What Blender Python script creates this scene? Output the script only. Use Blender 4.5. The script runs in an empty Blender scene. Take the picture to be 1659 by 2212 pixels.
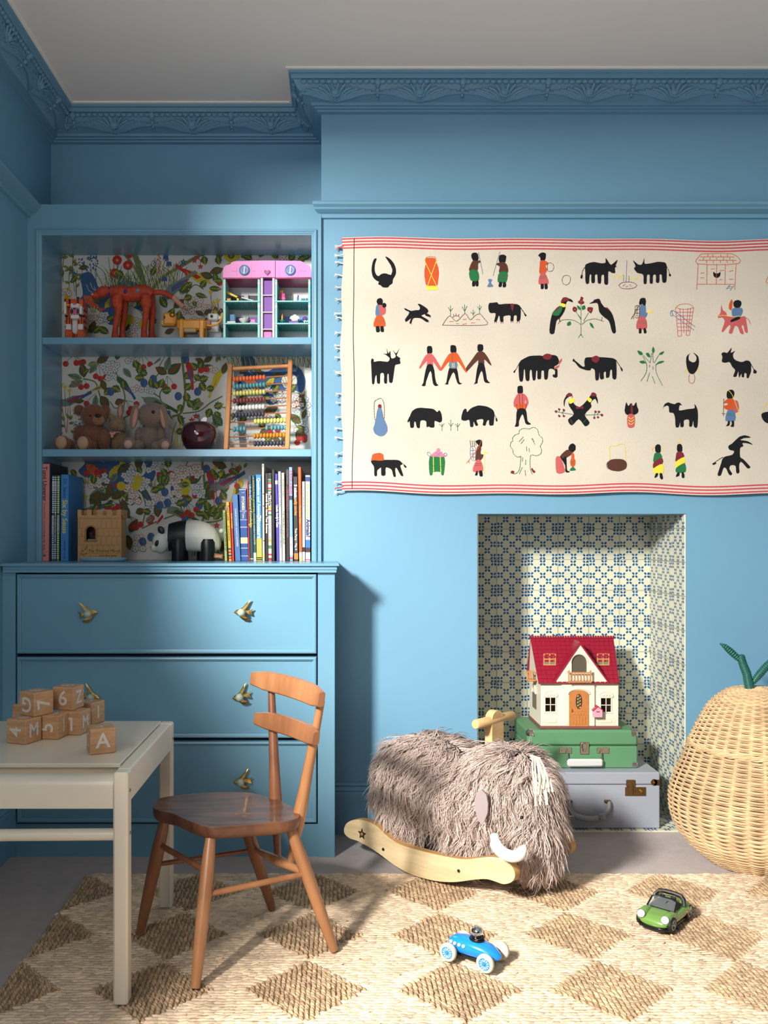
import bpy, math, random
import numpy as np
from mathutils import Vector, Matrix
from mathutils.geometry import tessellate_polygon
random.seed(7); rng = np.random.default_rng(7)
sc = bpy.context.scene
COL = sc.collection
F = 1920.0; CU = 735.0; CV = 1158.0; H = 1.0      # focal length and principal point of a 1659 x 2212 frame, eye height
# ---------------------------------------------------------------- camera
cam_d = bpy.data.cameras.new('camera'); cam = bpy.data.objects.new('camera', cam_d); COL.objects.link(cam)
cam_d.sensor_fit = 'HORIZONTAL'; cam_d.sensor_width = 36.0; cam_d.lens = 36.0 * F / 1659.0
cam_d.shift_x = (829.5 - CU) / 1659.0; cam_d.shift_y = (CV - 1106.0) / 1659.0
cam_d.clip_start = 0.05
cam.location = (0, 0, H); cam.rotation_euler = (math.pi / 2, 0, 0)
sc.camera = cam
# ---------------------------------------------------------------- world, lights, exposure
w = bpy.data.worlds.new('world'); sc.world = w; w.use_nodes = True
w.node_tree.nodes['Background'].inputs[0].default_value = (1.0, 0.96, 0.92, 1)
w.node_tree.nodes['Background'].inputs[1].default_value = 0.05
def area(name, loc, target, sx, sy, power, col):
    d = bpy.data.lights.new(name, 'AREA'); d.shape = 'RECTANGLE'; d.size = sx; d.size_y = sy; d.energy = power; d.color = col
    o = bpy.data.objects.new(name, d); COL.objects.link(o); o.location = loc
    o.rotation_euler = (Vector(target) - Vector(loc)).to_track_quat('-Z', 'Y').to_euler()
    return o
area('daylight_key', (-1.95, -0.55, 2.52), (0.9, 3.0, 0.45), 0.40, 0.48, 590, (1.0, 0.95, 0.88))
area('daylight_window', (-1.5, -0.1, 1.95), (0.6, 3.0, 1.3), 1.7, 1.1, 21, (0.97, 0.97, 1.0))
area('fill_rear', (-0.65, -0.9, 1.55), (-0.2, 2.2, 0.75), 0.9, 0.9, 18, (1.0, 0.96, 0.92))  # added soft fill behind the camera for the table front, no window there
sc.view_settings.view_transform = 'Standard'; sc.view_settings.look = 'None'
sc.view_settings.exposure = -0.46; sc.view_settings.gamma = 1.0; sc.view_settings.use_curve_mapping = False
# ---------------------------------------------------------------- geometry helpers
def P(u, v, Y): return Vector(((u - CU) * Y / F, Y, H - (v - CV) * Y / F))
def PZ(u, v, z):
    Y = F * (H - z) / (v - CV); return Vector(((u - CU) * Y / F, Y, z))
def PP(u, v, p0, n):
    d = Vector(((u - CU) / F, 1.0, -(v - CV) / F)); c = Vector((0, 0, H)); n = Vector(n)
    return c + d * ((Vector(p0) - c).dot(n) / d.dot(n))
def RZ(a): return Matrix.Rotation(a, 3, 'Z')
WL = {}
def wloc(o): return WL.get(o.name, Vector((0, 0, 0))) if o else Vector((0, 0, 0))
class MB:
    def __init__(s): s.v = []; s.f = []; s.m = []; s.mats = []
    def mi(s, mat):
        if mat not in s.mats: s.mats.append(mat)
        return s.mats.index(mat)
    def add(s, vs, fs, mat):
        b = len(s.v); k = s.mi(mat)
        s.v.extend([tuple(x) for x in vs]); s.f.extend([tuple(b + i for i in f) for f in fs]); s.m.extend([k] * len(fs))
        return s
    def box(s, c, d, mat, R=None, bev=0.0):
        c = Vector(c); hx, hy, hz = d[0] / 2, d[1] / 2, d[2] / 2
        b = min(bev, hx * .9, hy * .9, hz * .9)
        if b <= 0:
            vs = [Vector((x * hx, y * hy, z * hz)) for x in (-1, 1) for y in (-1, 1) for z in (-1, 1)]
            fs = [(0, 1, 3, 2), (4, 6, 7, 5), (0, 4, 5, 1), (2, 3, 7, 6), (0, 2, 6, 4), (1, 5, 7, 3)]
        else:
            vs = []; idx = {}
            for x in (-1, 1):
                for y in (-1, 1):
                    for z in (-1, 1):
                        for a in range(3):
                            p = [x * (hx - b), y * (hy - b), z * (hz - b)]; q = (x, y, z); hh = (hx, hy, hz)
                            p[a] = q[a] * hh[a]; idx[(x, y, z, a)] = len(vs); vs.append(Vector(p))
            fs = []
            for a in range(3):
                o = [i for i in range(3) if i != a]
                for sg in (-1, 1):
                    lp = []
                    for (p, q) in ((-1, -1), (1, -1), (1, 1), (-1, 1)):
                        k = [0, 0, 0]; k[a] = sg; k[o[0]] = p; k[o[1]] = q; lp.append(idx[(*k, a)])
                    if (sg > 0) == (a == 1): lp.reverse()
                    fs.append(tuple(lp))
                for p in (-1, 1):
                    for q in (-1, 1):
                        e = []
                        for r in (-1, 1):
                            k = [0, 0, 0]; k[a] = r; k[o[0]] = p; k[o[1]] = q; e.append(tuple(k))
                        fs.append((idx[(*e[0], o[0])], idx[(*e[1], o[0])], idx[(*e[1], o[1])], idx[(*e[0], o[1])]))
            for x in (-1, 1):
                for y in (-1, 1):
                    for z in (-1, 1): fs.append(tuple(idx[(x, y, z, a)] for a in range(3)))
        if R is not None: vs = [R @ p for p in vs]
        return s.add([c + p for p in vs], fs, mat)
    def b2(s, lo, hi, mat, bev=0.0):
        lo = Vector(lo); hi = Vector(hi); return s.box((lo + hi) / 2, [abs(a) for a in (hi - lo)], mat, None, bev)
    def tube(s, pts, rad, mat, n=8, closed=False, flat=1.0, up=None):
        pts = [Vector(p) for p in pts]; m = len(pts)
        if not hasattr(rad, '__len__'): rad = [rad] * m
        vs = []; fs = []; prev = Vector(up) if up else None
        for i, p in enumerate(pts):
            a = pts[(i - 1) % m] if (i > 0 or closed) else p; b = pts[(i + 1) % m] if (i < m - 1 or closed) else p
            t = (b - a); t = t.normalized() if t.length > 1e-9 else Vector((0, 0, 1))
            if prev is None: prev = Vector((0, 0, 1)) if abs(t.z) < .9 else Vector((1, 0, 0))
            x = prev - t * prev.dot(t); x = x.normalized() if x.length > 1e-6 else t.orthogonal().normalized()
            y = t.cross(x); prev = x
            for k in range(n):
                an = 2 * math.pi * k / n; vs.append(p + x * (rad[i] * math.cos(an) * flat) + y * (rad[i] * math.sin(an)))
        for i in range(m if closed else m - 1):
            j = (i + 1) % m
            for k in range(n): l = (k + 1) % n; fs.append((i * n + k, i * n + l, j * n + l, j * n + k))
        if not closed: fs.append(tuple(range(n - 1, -1, -1))); fs.append(tuple((m - 1) * n + k for k in range(n)))
        return s.add(vs, fs, mat)
    def cyl(s, a, b, ra, rb, mat, n=16): return s.tube([a, b], [ra, rb], mat, n)
    def lathe(s, prof, o, mat, n=24, R=None):
        vs = []; fs = []; o = Vector(o)
        for r, z in prof:
            for k in range(n):
                an = 2 * math.pi * k / n; p = Vector((r * math.cos(an), r * math.sin(an), z)); vs.append(o + (R @ p if R else p))
        for i in range(len(prof) - 1):
            for k in range(n): l = (k + 1) % n; fs.append((i * n + k, i * n + l, (i + 1) * n + l, (i + 1) * n + k))
        fs.append(tuple(range(n - 1, -1, -1))); fs.append(tuple((len(prof) - 1) * n + k for k in range(n)))
        return s.add(vs, fs, mat)
    def ell(s, c, r, mat, R=None, n=16, m=10, bump=0, seed=0):
        if not hasattr(r, '__len__'): r = (r, r, r)
        c = Vector(c); vs = []; fs = []; rr = random.Random(seed)
        for i in range(m + 1):
            th = math.pi * i / m
            for k in range(n):
                ph = 2 * math.pi * k / n; j = 1 + (rr.uniform(-bump, bump) if 0 < i < m else 0)
                p = Vector((r[0] * math.sin(th) * math.cos(ph) * j, r[1] * math.sin(th) * math.sin(ph) * j, r[2] * math.cos(th) * j))
                vs.append(c + (R @ p if R else p))
        for i in range(m):
            for k in range(n): l = (k + 1) % n; fs.append((i * n + k, (i + 1) * n + k, (i + 1) * n + l, i * n + l))
        return s.add(vs, fs, mat)
    def prism(s, poly, ext, mat, capmat=None):
        poly = [Vector(p) for p in poly]; n = len(poly); ext = Vector(ext)
        tr = tessellate_polygon([poly]); k = [tuple(t) for t in tr]
        s.add(poly + [p + ext for p in poly], [(i, (i + 1) % n, n + (i + 1) % n, n + i) for i in range(n)], mat)
        s.add(poly + [p + ext for p in poly], k + [tuple(n + i for i in reversed(t)) for t in k], capmat or mat)
        return s
    def poly(s, poly, mat):
        poly = [Vector(p) for p in poly]
        if len(poly) < 5: return s.add(poly, [tuple(range(len(poly)))], mat)
        return s.add(poly, [tuple(t) for t in tessellate_polygon([poly])], mat)
    def torus(s, c, R1, r, mat, M=None, n=24, k=8):
        pts = [Vector((R1 * math.cos(2 * math.pi * i / n), R1 * math.sin(2 * math.pi * i / n), 0)) for i in range(n)]
        pts = [Vector(c) + (M @ p if M else p) for p in pts]
        return s.tube(pts, r, mat, k, closed=True, up=(M @ Vector((0, 0, 1))) if M else (0, 0, 1))
    def text(s, t, o, R, size, mat, bold=0.0, align='CENTER', sx=1.0, shear=0.0):
        c = bpy.data.curves.new('t', 'FONT'); c.body = t; c.size = size; c.offset = bold; c.align_x = align; c.align_y = 'CENTER'; c.shear = shear
        c.resolution_u = 3
        ob = bpy.data.objects.new('t', c); me = ob.to_mesh(); o = Vector(o)
        s.add([o + R @ Vector((p.co.x * sx, p.co.y, 0)) for p in me.vertices], [tuple(p.vertices) for p in me.polygons], mat)
        ob.to_mesh_clear(); bpy.data.objects.remove(ob); bpy.data.curves.remove(c)
        return s
    def xf(s, M4, start=0):
        for i in range(start, len(s.v)): s.v[i] = tuple(M4 @ Vector(s.v[i]))
        return s
    def build(s, name, parent=None, ang=35, base=False):
        a = np.array(s.v, dtype=np.float32).reshape(-1, 3)
        c = (a.min(0) + a.max(0)) / 2
        if parent is None or base: c[2] = a[:, 2].min()
        me = bpy.data.meshes.new(name)
        me.from_pydata([tuple(x) for x in (a - c)], [], s.f)
        for m in s.mats: me.materials.append(m)
        me.polygons.foreach_set('material_index', s.m)
        if ang: me.shade_smooth(); me.set_sharp_from_angle(angle=math.radians(ang))
        else: me.shade_flat()
        me.update()
        ob = bpy.data.objects.new(name, me); COL.objects.link(ob)
        cv = Vector([float(x) for x in c])
        WL[ob.name] = cv; ob.location = cv - wloc(parent)
        if parent: ob.parent = parent
        return ob
def fast_mesh(name, V, Fq, mat, parent=None, smooth=True):
    """mesh from numpy arrays, faces all quads or all tris"""
    V = np.asarray(V, dtype=np.float32); Fq = np.asarray(Fq, dtype=np.int32); k = Fq.shape[1]
    c = (V.min(0) + V.max(0)) / 2
    if parent is None: c[2] = V[:, 2].min()
    me = bpy.data.meshes.new(name); me.vertices.add(len(V)); me.vertices.foreach_set('co', (V - c).ravel())
    me.loops.add(Fq.size); me.loops.foreach_set('vertex_index', Fq.ravel())
    me.polygons.add(len(Fq)); me.polygons.foreach_set('loop_start', np.arange(0, Fq.size, k, dtype=np.int32))
    me.polygons.foreach_set('loop_total', np.full(len(Fq), k, dtype=np.int32))
    me.update(calc_edges=True); me.validate(); me.materials.append(mat)
    (me.shade_smooth if smooth else me.shade_flat)()
    ob = bpy.data.objects.new(name, me); COL.objects.link(ob)
    cv = Vector([float(x) for x in c]); WL[ob.name] = cv; ob.location = cv - wloc(parent)
    if parent: ob.parent = parent
    return ob
def tag(o, label, cat, group=None, kind=None):
    o['label'] = label; o['category'] = cat
    if group: o['group'] = group
    if kind: o['kind'] = kind
    return o
def thing(name, label, cat, loc, group=None):
    o = bpy.data.objects.new(name, None); COL.objects.link(o); o.location = loc; o.empty_display_size = .05
    WL[o.name] = Vector(loc); return tag(o, label, cat, group)
def struct(o): o['kind'] = 'structure'; return o
def inst(src, parent, loc):
    o = src.copy(); COL.objects.link(o); o.parent = parent; o.location = Vector(loc) - wloc(parent); WL[o.name] = Vector(loc); return o
# ---------------------------------------------------------------- materials
def lin(c): return tuple(((x / 255) / 12.92 if x / 255 <= .04045 else (((x / 255) + .055) / 1.055) ** 2.4) for x in c) + (1,)
MC = {}
def M(name, col, rough=.5, metal=0.0, var=0.0, vs=8.0, bump=0.0, bs=120.0, coat=0.0, island=0.0, spec=.5, sss=0.0, stretch=None, sheen=0):
    if name in MC: return MC[name]
    m = bpy.data.materials.new(name); m.use_nodes = True; nt = m.node_tree; N = nt.nodes; L = nt.links
    b = N['Principled BSDF']; c = lin(col)
    b.inputs['Base Color'].default_value = c; b.inputs['Roughness'].default_value = rough; b.inputs['Metallic'].default_value = metal
    b.inputs['Coat Weight'].default_value = coat; b.inputs['Specular IOR Level'].default_value = spec
    if sheen: b.inputs['Sheen Weight'].default_value = sheen
    tc = N.new('ShaderNodeTexCoord'); src = tc.outputs['Object']
    if stretch:
        mp = N.new('ShaderNodeMapping'); mp.inputs['Scale'].default_value = stretch; L.new(src, mp.inputs[0]); src = mp.outputs[0]
    last = None
    if var:
        n = N.new('ShaderNodeTexNoise'); n.inputs['Scale'].default_value = vs; n.inputs['Detail'].default_value = 4; L.new(src, n.inputs['Vector'])
        r = N.new('ShaderNodeValToRGB'); r.color_ramp.elements[0].position = .3; r.color_ramp.elements[1].position = .7
        r.color_ramp.elements[0].color = tuple(x * (1 - var) for x in c[:3]) + (1,)
        r.color_ramp.elements[1].color = tuple(min(1, x * (1 + var)) for x in c[:3]) + (1,)
        L.new(n.outputs['Fac'], r.inputs['Fac']); last = r.outputs['Color']
    if island:
        g = N.new('ShaderNodeNewGeometry'); r2 = N.new('ShaderNodeMapRange'); r2.inputs['To Min'].default_value = 1 - island; r2.inputs['To Max'].default_value = 1 + island
        L.new(g.outputs['Random Per Island'], r2.inputs['Value'])
        mx = N.new('ShaderNodeMix'); mx.data_type = 'RGBA'; mx.blend_type = 'MULTIPLY'; mx.inputs['Factor'].default_value = 1
        if last: L.new(last, mx.inputs['A'])
        else: mx.inputs['A'].default_value = c
        L.new(r2.outputs['Result'], mx.inputs['B']); last = mx.outputs['Result']
    if last: L.new(last, b.inputs['Base Color'])
    if bump:
        n = N.new('ShaderNodeTexNoise'); n.inputs['Scale'].default_value = bs; n.inputs['Detail'].default_value = 3; L.new(src, n.inputs['Vector'])
        bp = N.new('ShaderNodeBump'); bp.inputs['Strength'].default_value = bump; bp.inputs['Distance'].default_value = .004
        L.new(n.outputs['Fac'], bp.inputs['Height']); L.new(bp.outputs['Normal'], b.inputs['Normal'])
    MC[name] = m; return m
def wood(name, c1, c2, scale=(3, 3, 40), rough=.4, coat=0.0, rot=(0, 0, 0), d=4.0):
    if name in MC: return MC[name]
    m = bpy.data.materials.new(name); m.use_nodes = True; nt = m.node_tree; N = nt.nodes; L = nt.links; b = N['Principled BSDF']
    tc = N.new('ShaderNodeTexCoord'); mp = N.new('ShaderNodeMapping'); mp.inputs['Scale'].default_value = scale; mp.inputs['Rotation'].default_value = rot
    L.new(tc.outputs['Object'], mp.inputs[0]); n = N.new('ShaderNodeTexNoise'); n.inputs['Scale'].default_value = 1.0; n.inputs['Detail'].default_value = 6
    n.inputs['Distortion'].default_value = .6; L.new(mp.outputs[0], n.inputs['Vector'])
    n2 = N.new('ShaderNodeTexNoise'); n2.inputs['Scale'].default_value = d; L.new(mp.outputs[0], n2.inputs['Vector'])
    ad = N.new('ShaderNodeMath'); ad.operation = 'MULTIPLY_ADD'; L.new(n2.outputs['Fac'], ad.inputs[0]); ad.inputs[1].default_value = .35; L.new(n.outputs['Fac'], ad.inputs[2])
    r = N.new('ShaderNodeValToRGB'); r.color_ramp.elements[0].position = .45; r.color_ramp.elements[1].position = .85
    r.color_ramp.elements[0].color = lin(c2); r.color_ramp.elements[1].color = lin(c1)
    L.new(ad.outputs[0], r.inputs['Fac']); L.new(r.outputs['Color'], b.inputs['Base Color'])
    b.inputs['Roughness'].default_value = rough; b.inputs['Coat Weight'].default_value = coat
    bp = N.new('ShaderNodeBump'); bp.inputs['Strength'].default_value = .12; bp.inputs['Distance'].default_value = .002
    L.new(ad.outputs[0], bp.inputs['Height']); L.new(bp.outputs['Normal'], b.inputs['Normal'])
    MC[name] = m; return m
WALL = M('wall_paint', (110, 159, 187), .55, var=.03, vs=2, bump=.05, bs=30)
JOIN = M('joinery_paint', (112, 160, 185), .25, var=.02, vs=3)
CEIL = M('ceiling_paint', (246, 238, 231), .9, var=.02, vs=2)
CARPET = M('carpet', (184, 170, 166), .98, var=.08, vs=25, bump=.9, bs=500, sheen=.3)
BRASS = M('brass', (236, 196, 118), .3, 1.0)
CHROME = M('nickel', (200, 195, 188), .25, 1.0)
BLACK = M('black', (14, 14, 17), .5)
# ================================================================ room shell
LX = -1.051; YC = 3.0; YA = 3.23; CX = -0.064; ZC = 2.525; YF = -2.2; RX = 2.9
m = MB(); m.b2((LX, YF, -.05), (RX, YC, 0), CARPET); m.b2((LX, YC, -.05), (CX, YA, 0), CARPET); struct(m.build('floor'))
m = MB(); m.b2((LX - .1, YF, ZC), (RX, YA + .1, ZC + .1), CEIL); struct(m.build('ceiling'))
# left wall with its window opening (out of frame, towards the camera)
wy0, wy1, wz0, wz1 = -1.5, 1.47, .95, 2.335; wym = .735
m = MB()
m.b2((LX - .12, wy1, 0), (LX, YA + .1, ZC), WALL); m.b2((LX - .12, YF, 0), (LX, wy0, ZC), WALL)
m.b2((LX - .12, wy0, 0), (LX, wy1, wz0), WALL); m.b2((LX - .12, wy0, wz1), (LX, wy1, ZC), WALL)
m.b2((LX - .12, wym, wz0), (LX, wy1, 1.445), WALL)  # sill step added out of view to shade the floor and chair seat
struct(m.build('wall_left'))
m = MB(); m.b2((LX, YA, 0), (CX, YA + .1, ZC), WALL); struct(m.build('wall_alcove'))
NX0, NX1, NZ, NB = 0.4625, 1.1672, 1.075, 3.351
m = MB()
m.b2((CX, YC, 0), (NX0, NB + .12, ZC), WALL); m.b2((NX1, YC, 0), (RX, NB + .12, ZC), WALL); m.b2((NX0, YC, NZ), (NX1, NB + .12, ZC), WALL)
struct(m.build('wall_chimney'))
m = MB(); m.b2((RX, YF, 0), (RX + .1, YC, ZC), WALL); struct(m.build('wall_right'))
# ---- tiled recess
TILE = M('tile_glaze', (218, 218, 194), .22, var=.05, vs=12, bump=.06, bs=25); GROUT = M('grout', (198, 190, 172), .9)
TB = M('tile_blue', (10, 88, 146), .3, island=.35)
m = MB(); ts = .1157; TH = .004
m.b2((NX0, NB, 0), (NX1, NB + .05, NZ), GROUT); m.b2((NX0 - .03, YC + .004, 0), (NX0, NB, NZ), GROUT); m.b2((NX1, YC + .004, 0), (NX1 + .03, NB, NZ), GROUT)
def tiles(o, ax, ay, nrm, a0, a1, b0, b1, lo=(0, 0), hi=(9, 9)):
    """tiles with painted sprigs on the plane o + a*ax + b*ay"""
    o = Vector(o); ax = Vector(ax); ay = Vector(ay); nrm = Vector(nrm)
    def cl(a, b): return min(max(a, lo[0]), hi[0]), min(max(b, lo[1]), hi[1])
    for i in range(a0, a1):
        for j in range(b0, b1):
            g = .0009
            x0, y0 = cl(i * ts + g, j * ts + g); x1, y1 = cl((i + 1) * ts - g, (j + 1) * ts - g)
            if x1 - x0 < .004 or y1 - y0 < .004: continue
            q = [o + ax * x + ay * y for x, y in ((x0, y0), (x1, y0), (x1, y1), (x0, y1))]
            k = .0008; cx = sum(q, Vector()) / 4
            top = [p + nrm * TH + (cx - p).normalized() * k for p in q]
            m.add(q + top, [(0, 1, 5, 4), (1, 2, 6, 5), (2, 3, 7, 6), (3, 0, 4, 7), (4, 5, 6, 7)], TILE)
            for r in range(5):
                for fx in ((.105, .5, .895) if r % 2 == 0 else (.3, .7)):
                    fy = .105 + r * .1975; jx = random.uniform(-.012, .012); jy = random.uniform(-.012, .012)
                    for sx in (-1, 1):
                        for sy in (-1, 1):
                            px = (i + fx + jx) * ts; py = (j + fy + jy) * ts
                            cc = (px + sx * .0059, py + sy * .0059)
                            if not (lo[0] + .006 < cc[0] < hi[0] - .006 and lo[1] + .004 < cc[1] < hi[1] - .004): continue
                            d = Vector((sx, sy)).normalized(); e = Vector((-d.y, d.x)); pts = []
                            for t in range(10):
                                an = 2 * math.pi * t / 10; pp = Vector(cc) + d * (.0054 * math.cos(an)) + e * (.0039 * math.sin(an))
                                pts.append(o + ax * pp.x + ay * pp.y + nrm * (TH + .0003))
                            m.add(pts, [tuple(range(10))], TB)
zt = 1.0267
W = NX1 - NX0
tiles((NX1, NB, zt), (-1, 0, 0), (0, 0, -1), (0, -1, 0), 0, 7, -1, 9, (0, -(NZ - zt)), (W, zt - .004))
tiles((NX1, NB, zt), (0, -1, 0), (0, 0, -1), (-1, 0, 0), 0, 4, -1, 9, (0.0, -(NZ - zt)), (NB - YC - .002, zt - .004))
tiles((NX0, NB, zt), (0, -1, 0), (0, 0, -1), (1, 0, 0), 0, 4, -1, 9, (0.0, -(NZ - zt)), (NB - YC - .002, zt - .004))
m.b2((NX0, YC, -.03), (NX1, NB, .0005), GROUT)
tiles((NX1, NB, .0005), (-1, 0, 0), (0, -1, 0), (0, 0, 1), 0, 7, 0, 4, (0, 0), (W, NB - YC - .001))
struct(m.build('wall_niche', ang=20))
# ---- mouldings swept along the walls
def offset_path(path, d):
    out = []
    for i, p in enumerate(path):
        p = Vector(p); ds = []
        if i > 0: ds.append((p - Vector(path[i - 1])).normalized())
        if i < len(path) - 1: ds.append((Vector(path[i + 1]) - p).normalized())
        ns = [Vector((q.y, -q.x)) for q in ds]
        if len(ns) == 1: out.append(p + ns[0] * d)
        else:
            b = ns[0] + ns[1]; out.append(p + b * (d / (b.dot(ns[0]))))
    return out
def sweep(m, path, prof, mat, caps=True):
    rows = [[Vector((q.x, q.y, z)) for q in offset_path(path, d)] for d, z in prof]; n = len(path)
    vs = [p for r in rows for p in r]; fs = []
    for i in range(len(prof) - 1):
        for k in range(n - 1): fs.append((i * n + k, i * n + k + 1, (i + 1) * n + k + 1, (i + 1) * n + k))
    m.add(vs, fs, mat)
    if caps:
        for k in (0, n - 1): m.poly([r[k] for r in rows], mat)
path = [(LX, YF), (LX, YA), (CX, YA), (CX, YC), (RX, YC)]
COR = M('cornice_paint', (104, 150, 178), .5, var=.03, vs=6)
BEAD = M('ceiling_bead', (250, 244, 232), .8)
m = MB()
sweep(m, path, [(.114, 2.525), (.114, 2.5205), (.105, 2.5200)], BEAD)
sweep(m, path, [(.106, 2.5210), (.104, 2.512), (.098, 2.509), (.096, 2.4965), (.090, 2.4955), (.088, 2.492), (.078, 2.474), (.056, 2.455), (.036, 2.4475), (.034, 2.445),
                (.033, 2.4385), (.024, 2.4375), (.023, 2.433), (.014, 2.431), (.013, 2.426), (.005, 2.4245), (0, 2.4225)], COR)
# acanthus relief on the cove
def cove(t):
    pr = [(.088, 2.492), (.078, 2.474), (.056, 2.455), (.036, 2.4475)]
    x = t * 3; i = min(2, int(x)); f = x - i; a, b = pr[i], pr[i + 1]
    d = a[0] + (b[0] - a[0]) * f; z = a[1] + (b[1] - a[1]) * f; tx, tz = b[0] - a[0], b[1] - a[1]; l = math.hypot(tx, tz)
    return d, z, -tz / l, tx / l
def relief(a, b, phase, s0, s1):
    a = Vector(a); b = Vector(b); D = (b - a).normalized(); N = Vector((D.y, -D.x)); Lh = (b - a).length
    def pt(s, t, lift=0):
        t = min(max(t, 0), 1); d, z, nd, nz = cove(t); d += nd * lift; z += nz * lift
        q = a + D * s + N * d; return (q.x, q.y, z)
    pitch = .2795; k = math.floor((s0 - phase) / pitch)
    c = phase + k * pitch
    while c < s1 + pitch:
        for sd in (-1, 1):
            for j in range(7):
                S = .012 + .0175 * j; pts = []; rd = []
                for i in range(9):
                    f = i / 8; s = c + sd * (S * f ** 1.55 + .004 * j * f * f); t = .97 - f * (.86 - .045 * j) + (.10 * max(0, f - .75) / .25 * (j > 1))
                    if s0 < s < s1: pts.append(pt(s, t, .0035)); rd.append(.0060 * (1 - .55 * abs(f - .6)))
                if len(pts) > 2: m.tube(pts, rd, COR, 6)
        if s0 < c < s1:
            d = pt(c, .45, .004); m.ell(d, (.016, .008, .016), COR, n=10, m=6); m.ell(pt(c, .8, .004), (.006, .006, .008), COR, n=8, m=6)
            m.torus(pt(c, .42, .006), .018, .003, COR, Matrix.Rotation(math.pi / 2, 3, 'X') if abs(D.x) > .5 else Matrix.Rotation(math.pi / 2, 3, 'Y'), 12, 6)
        e = c + pitch / 2
        for i, (t, r) in enumerate(((.06, .012), (.22, .0075), (.4, .008), (.58, .006), (.72, .004))):
            if s0 < e < s1: m.ell(pt(e, t, .004), r, COR, n=8, m=6)
        for i in range(-6, 7):
            s = c + i * .0205
            if s0 < s < s1: m.ell(pt(s, .04, .003), (.011, .008, .007) if abs(D.x) > .5 else (.008, .011, .007), COR, n=8, m=5)
        c += pitch
relief((LX, 1.4), (LX, YA), .09, .0, YA - 1.4 - .05)
relief((LX, YA), (CX, YA), .245, .05, CX - LX - .05)
relief((CX, YA), (CX, YC), .10, .0, .30)
relief((CX, YC), (RX, YC), .047, -.07, 1.9)
struct(m.build('trim_1', ang=40))
# picture rail
RAIL = [(0, 2.117), (.042, 2.1165), (.046, 2.112), (.046, 2.104), (.036, 2.0975), (.034, 2.092), (.037, 2.0905), (.030, 2.087), (.014, 2.082), (.012, 2.070), (0, 2.069)]
m = MB(); sweep(m, [(CX + .0, YA), (CX + .0, YC), (RX, YC)][1:], RAIL, JOIN)
m.v = [(x, y, z) if x > CX + .01 else (x - (YC - y) * .62, y, z) for x, y, z in m.v]
struct(m.build('trim_2', ang=25))
m = MB(); sweep(m, [(LX, YF), (LX, 2.984)], RAIL, JOIN); struct(m.build('trim_3', ang=25))
SK = [(0, .168), (.008, .168), (.012, .162), (.009, .156), (.014, .152), (.018, .146), (.016, .141), (.022, .137), (.024, .122), (.025, 0)]
m = MB(); sweep(m, [(CX + .047, YC), (NX0, YC)], SK, WALL); sweep(m, [(NX1, YC), (RX, YC)], SK, WALL); struct(m.build('baseboard_back', ang=25))
m = MB(); sweep(m, [(LX, YF), (LX, 2.768)], SK, WALL); struct(m.build('baseboard_left', ang=25))
# ================================================================ nested rectangles (mitred frames) in a plane facing the camera
def nest(m, x0, x1, z0, z1, y, prof, mat, fill=None):
    """prof: (inset, proud); connects successive rectangles; fill closes the middle"""
    rows = []
    for i, d in prof: rows.append([Vector((x0 + i, y - d, z0 + i)), Vector((x1 - i, y - d, z0 + i)), Vector((x1 - i, y - d, z1 - i)), Vector((x0 + i, y - d, z1 - i))])
    vs = [p for r in rows for p in r]; fs = []
    for i in range(len(rows) - 1):
        for k in range(4): l = (k + 1) % 4; fs.append((i * 4 + k, i * 4 + l, (i + 1) * 4 + l, (i + 1) * 4 + k))
    m.add(vs, fs, mat)
    if fill: m.add(rows[-1], [(0, 1, 2, 3)], fill)
# ================================================================ built-in bookcase
YB = 2.985; BX0, BX1 = -1.0028, -.0964; BZ0, BZ1 = .9157, 2.0105; YW = 3.2
bk = thing('bookcase', 'built-in blue painted bookcase with two shelves and floral papered back, above the drawers', 'bookcase', (-.55, 3.1, BZ0))
m = MB()
m.b2((LX, YB, BZ0), (BX0 - .016, YB + .02, 2.114), JOIN); m.b2((BX1 + .016, YB, BZ0), (CX, YB + .02, 2.114), JOIN)
m.b2((BX0 - .016, YB, BZ1 + .016), (BX1 + .016, YB + .02, 2.114), JOIN)
nest(m, BX0 - .018, BX1 + .018, BZ0 - .018, BZ1 + .018, YB, [(0, 0), (0, .006), (.004, .009), (.007, .008), (.008, .005), (.011, .005), (.014, .002), (.018, .0), (.018, -.02)], JOIN)
m.v = [(x, y, max(z, BZ0)) for x, y, z in m.v]
m.build('face_frame', bk, 25)
m = MB(); m.b2((LX, YB + .02, BZ0), (BX0, YW + .01, 2.1), JOIN); m.build('side_panel', bk)
m = MB(); m.b2((BX1, YB + .02, BZ0), (CX, YW + .01, 2.1), JOIN); m.build('side_panel', bk)
m = MB(); m.b2((BX0, YB + .02, BZ1), (BX1, YW, 2.1), JOIN); m.build('top_panel', bk)
S1, S2 = 1.6685, 1.2923
for zt_, zb_ in ((S1, 1.6452), (S2, 1.2674)):
    m = MB(); m.b2((BX0, YB + .004, zb_), (BX1, YW, zt_), JOIN, .0015); m.build('shelf', bk)
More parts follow.
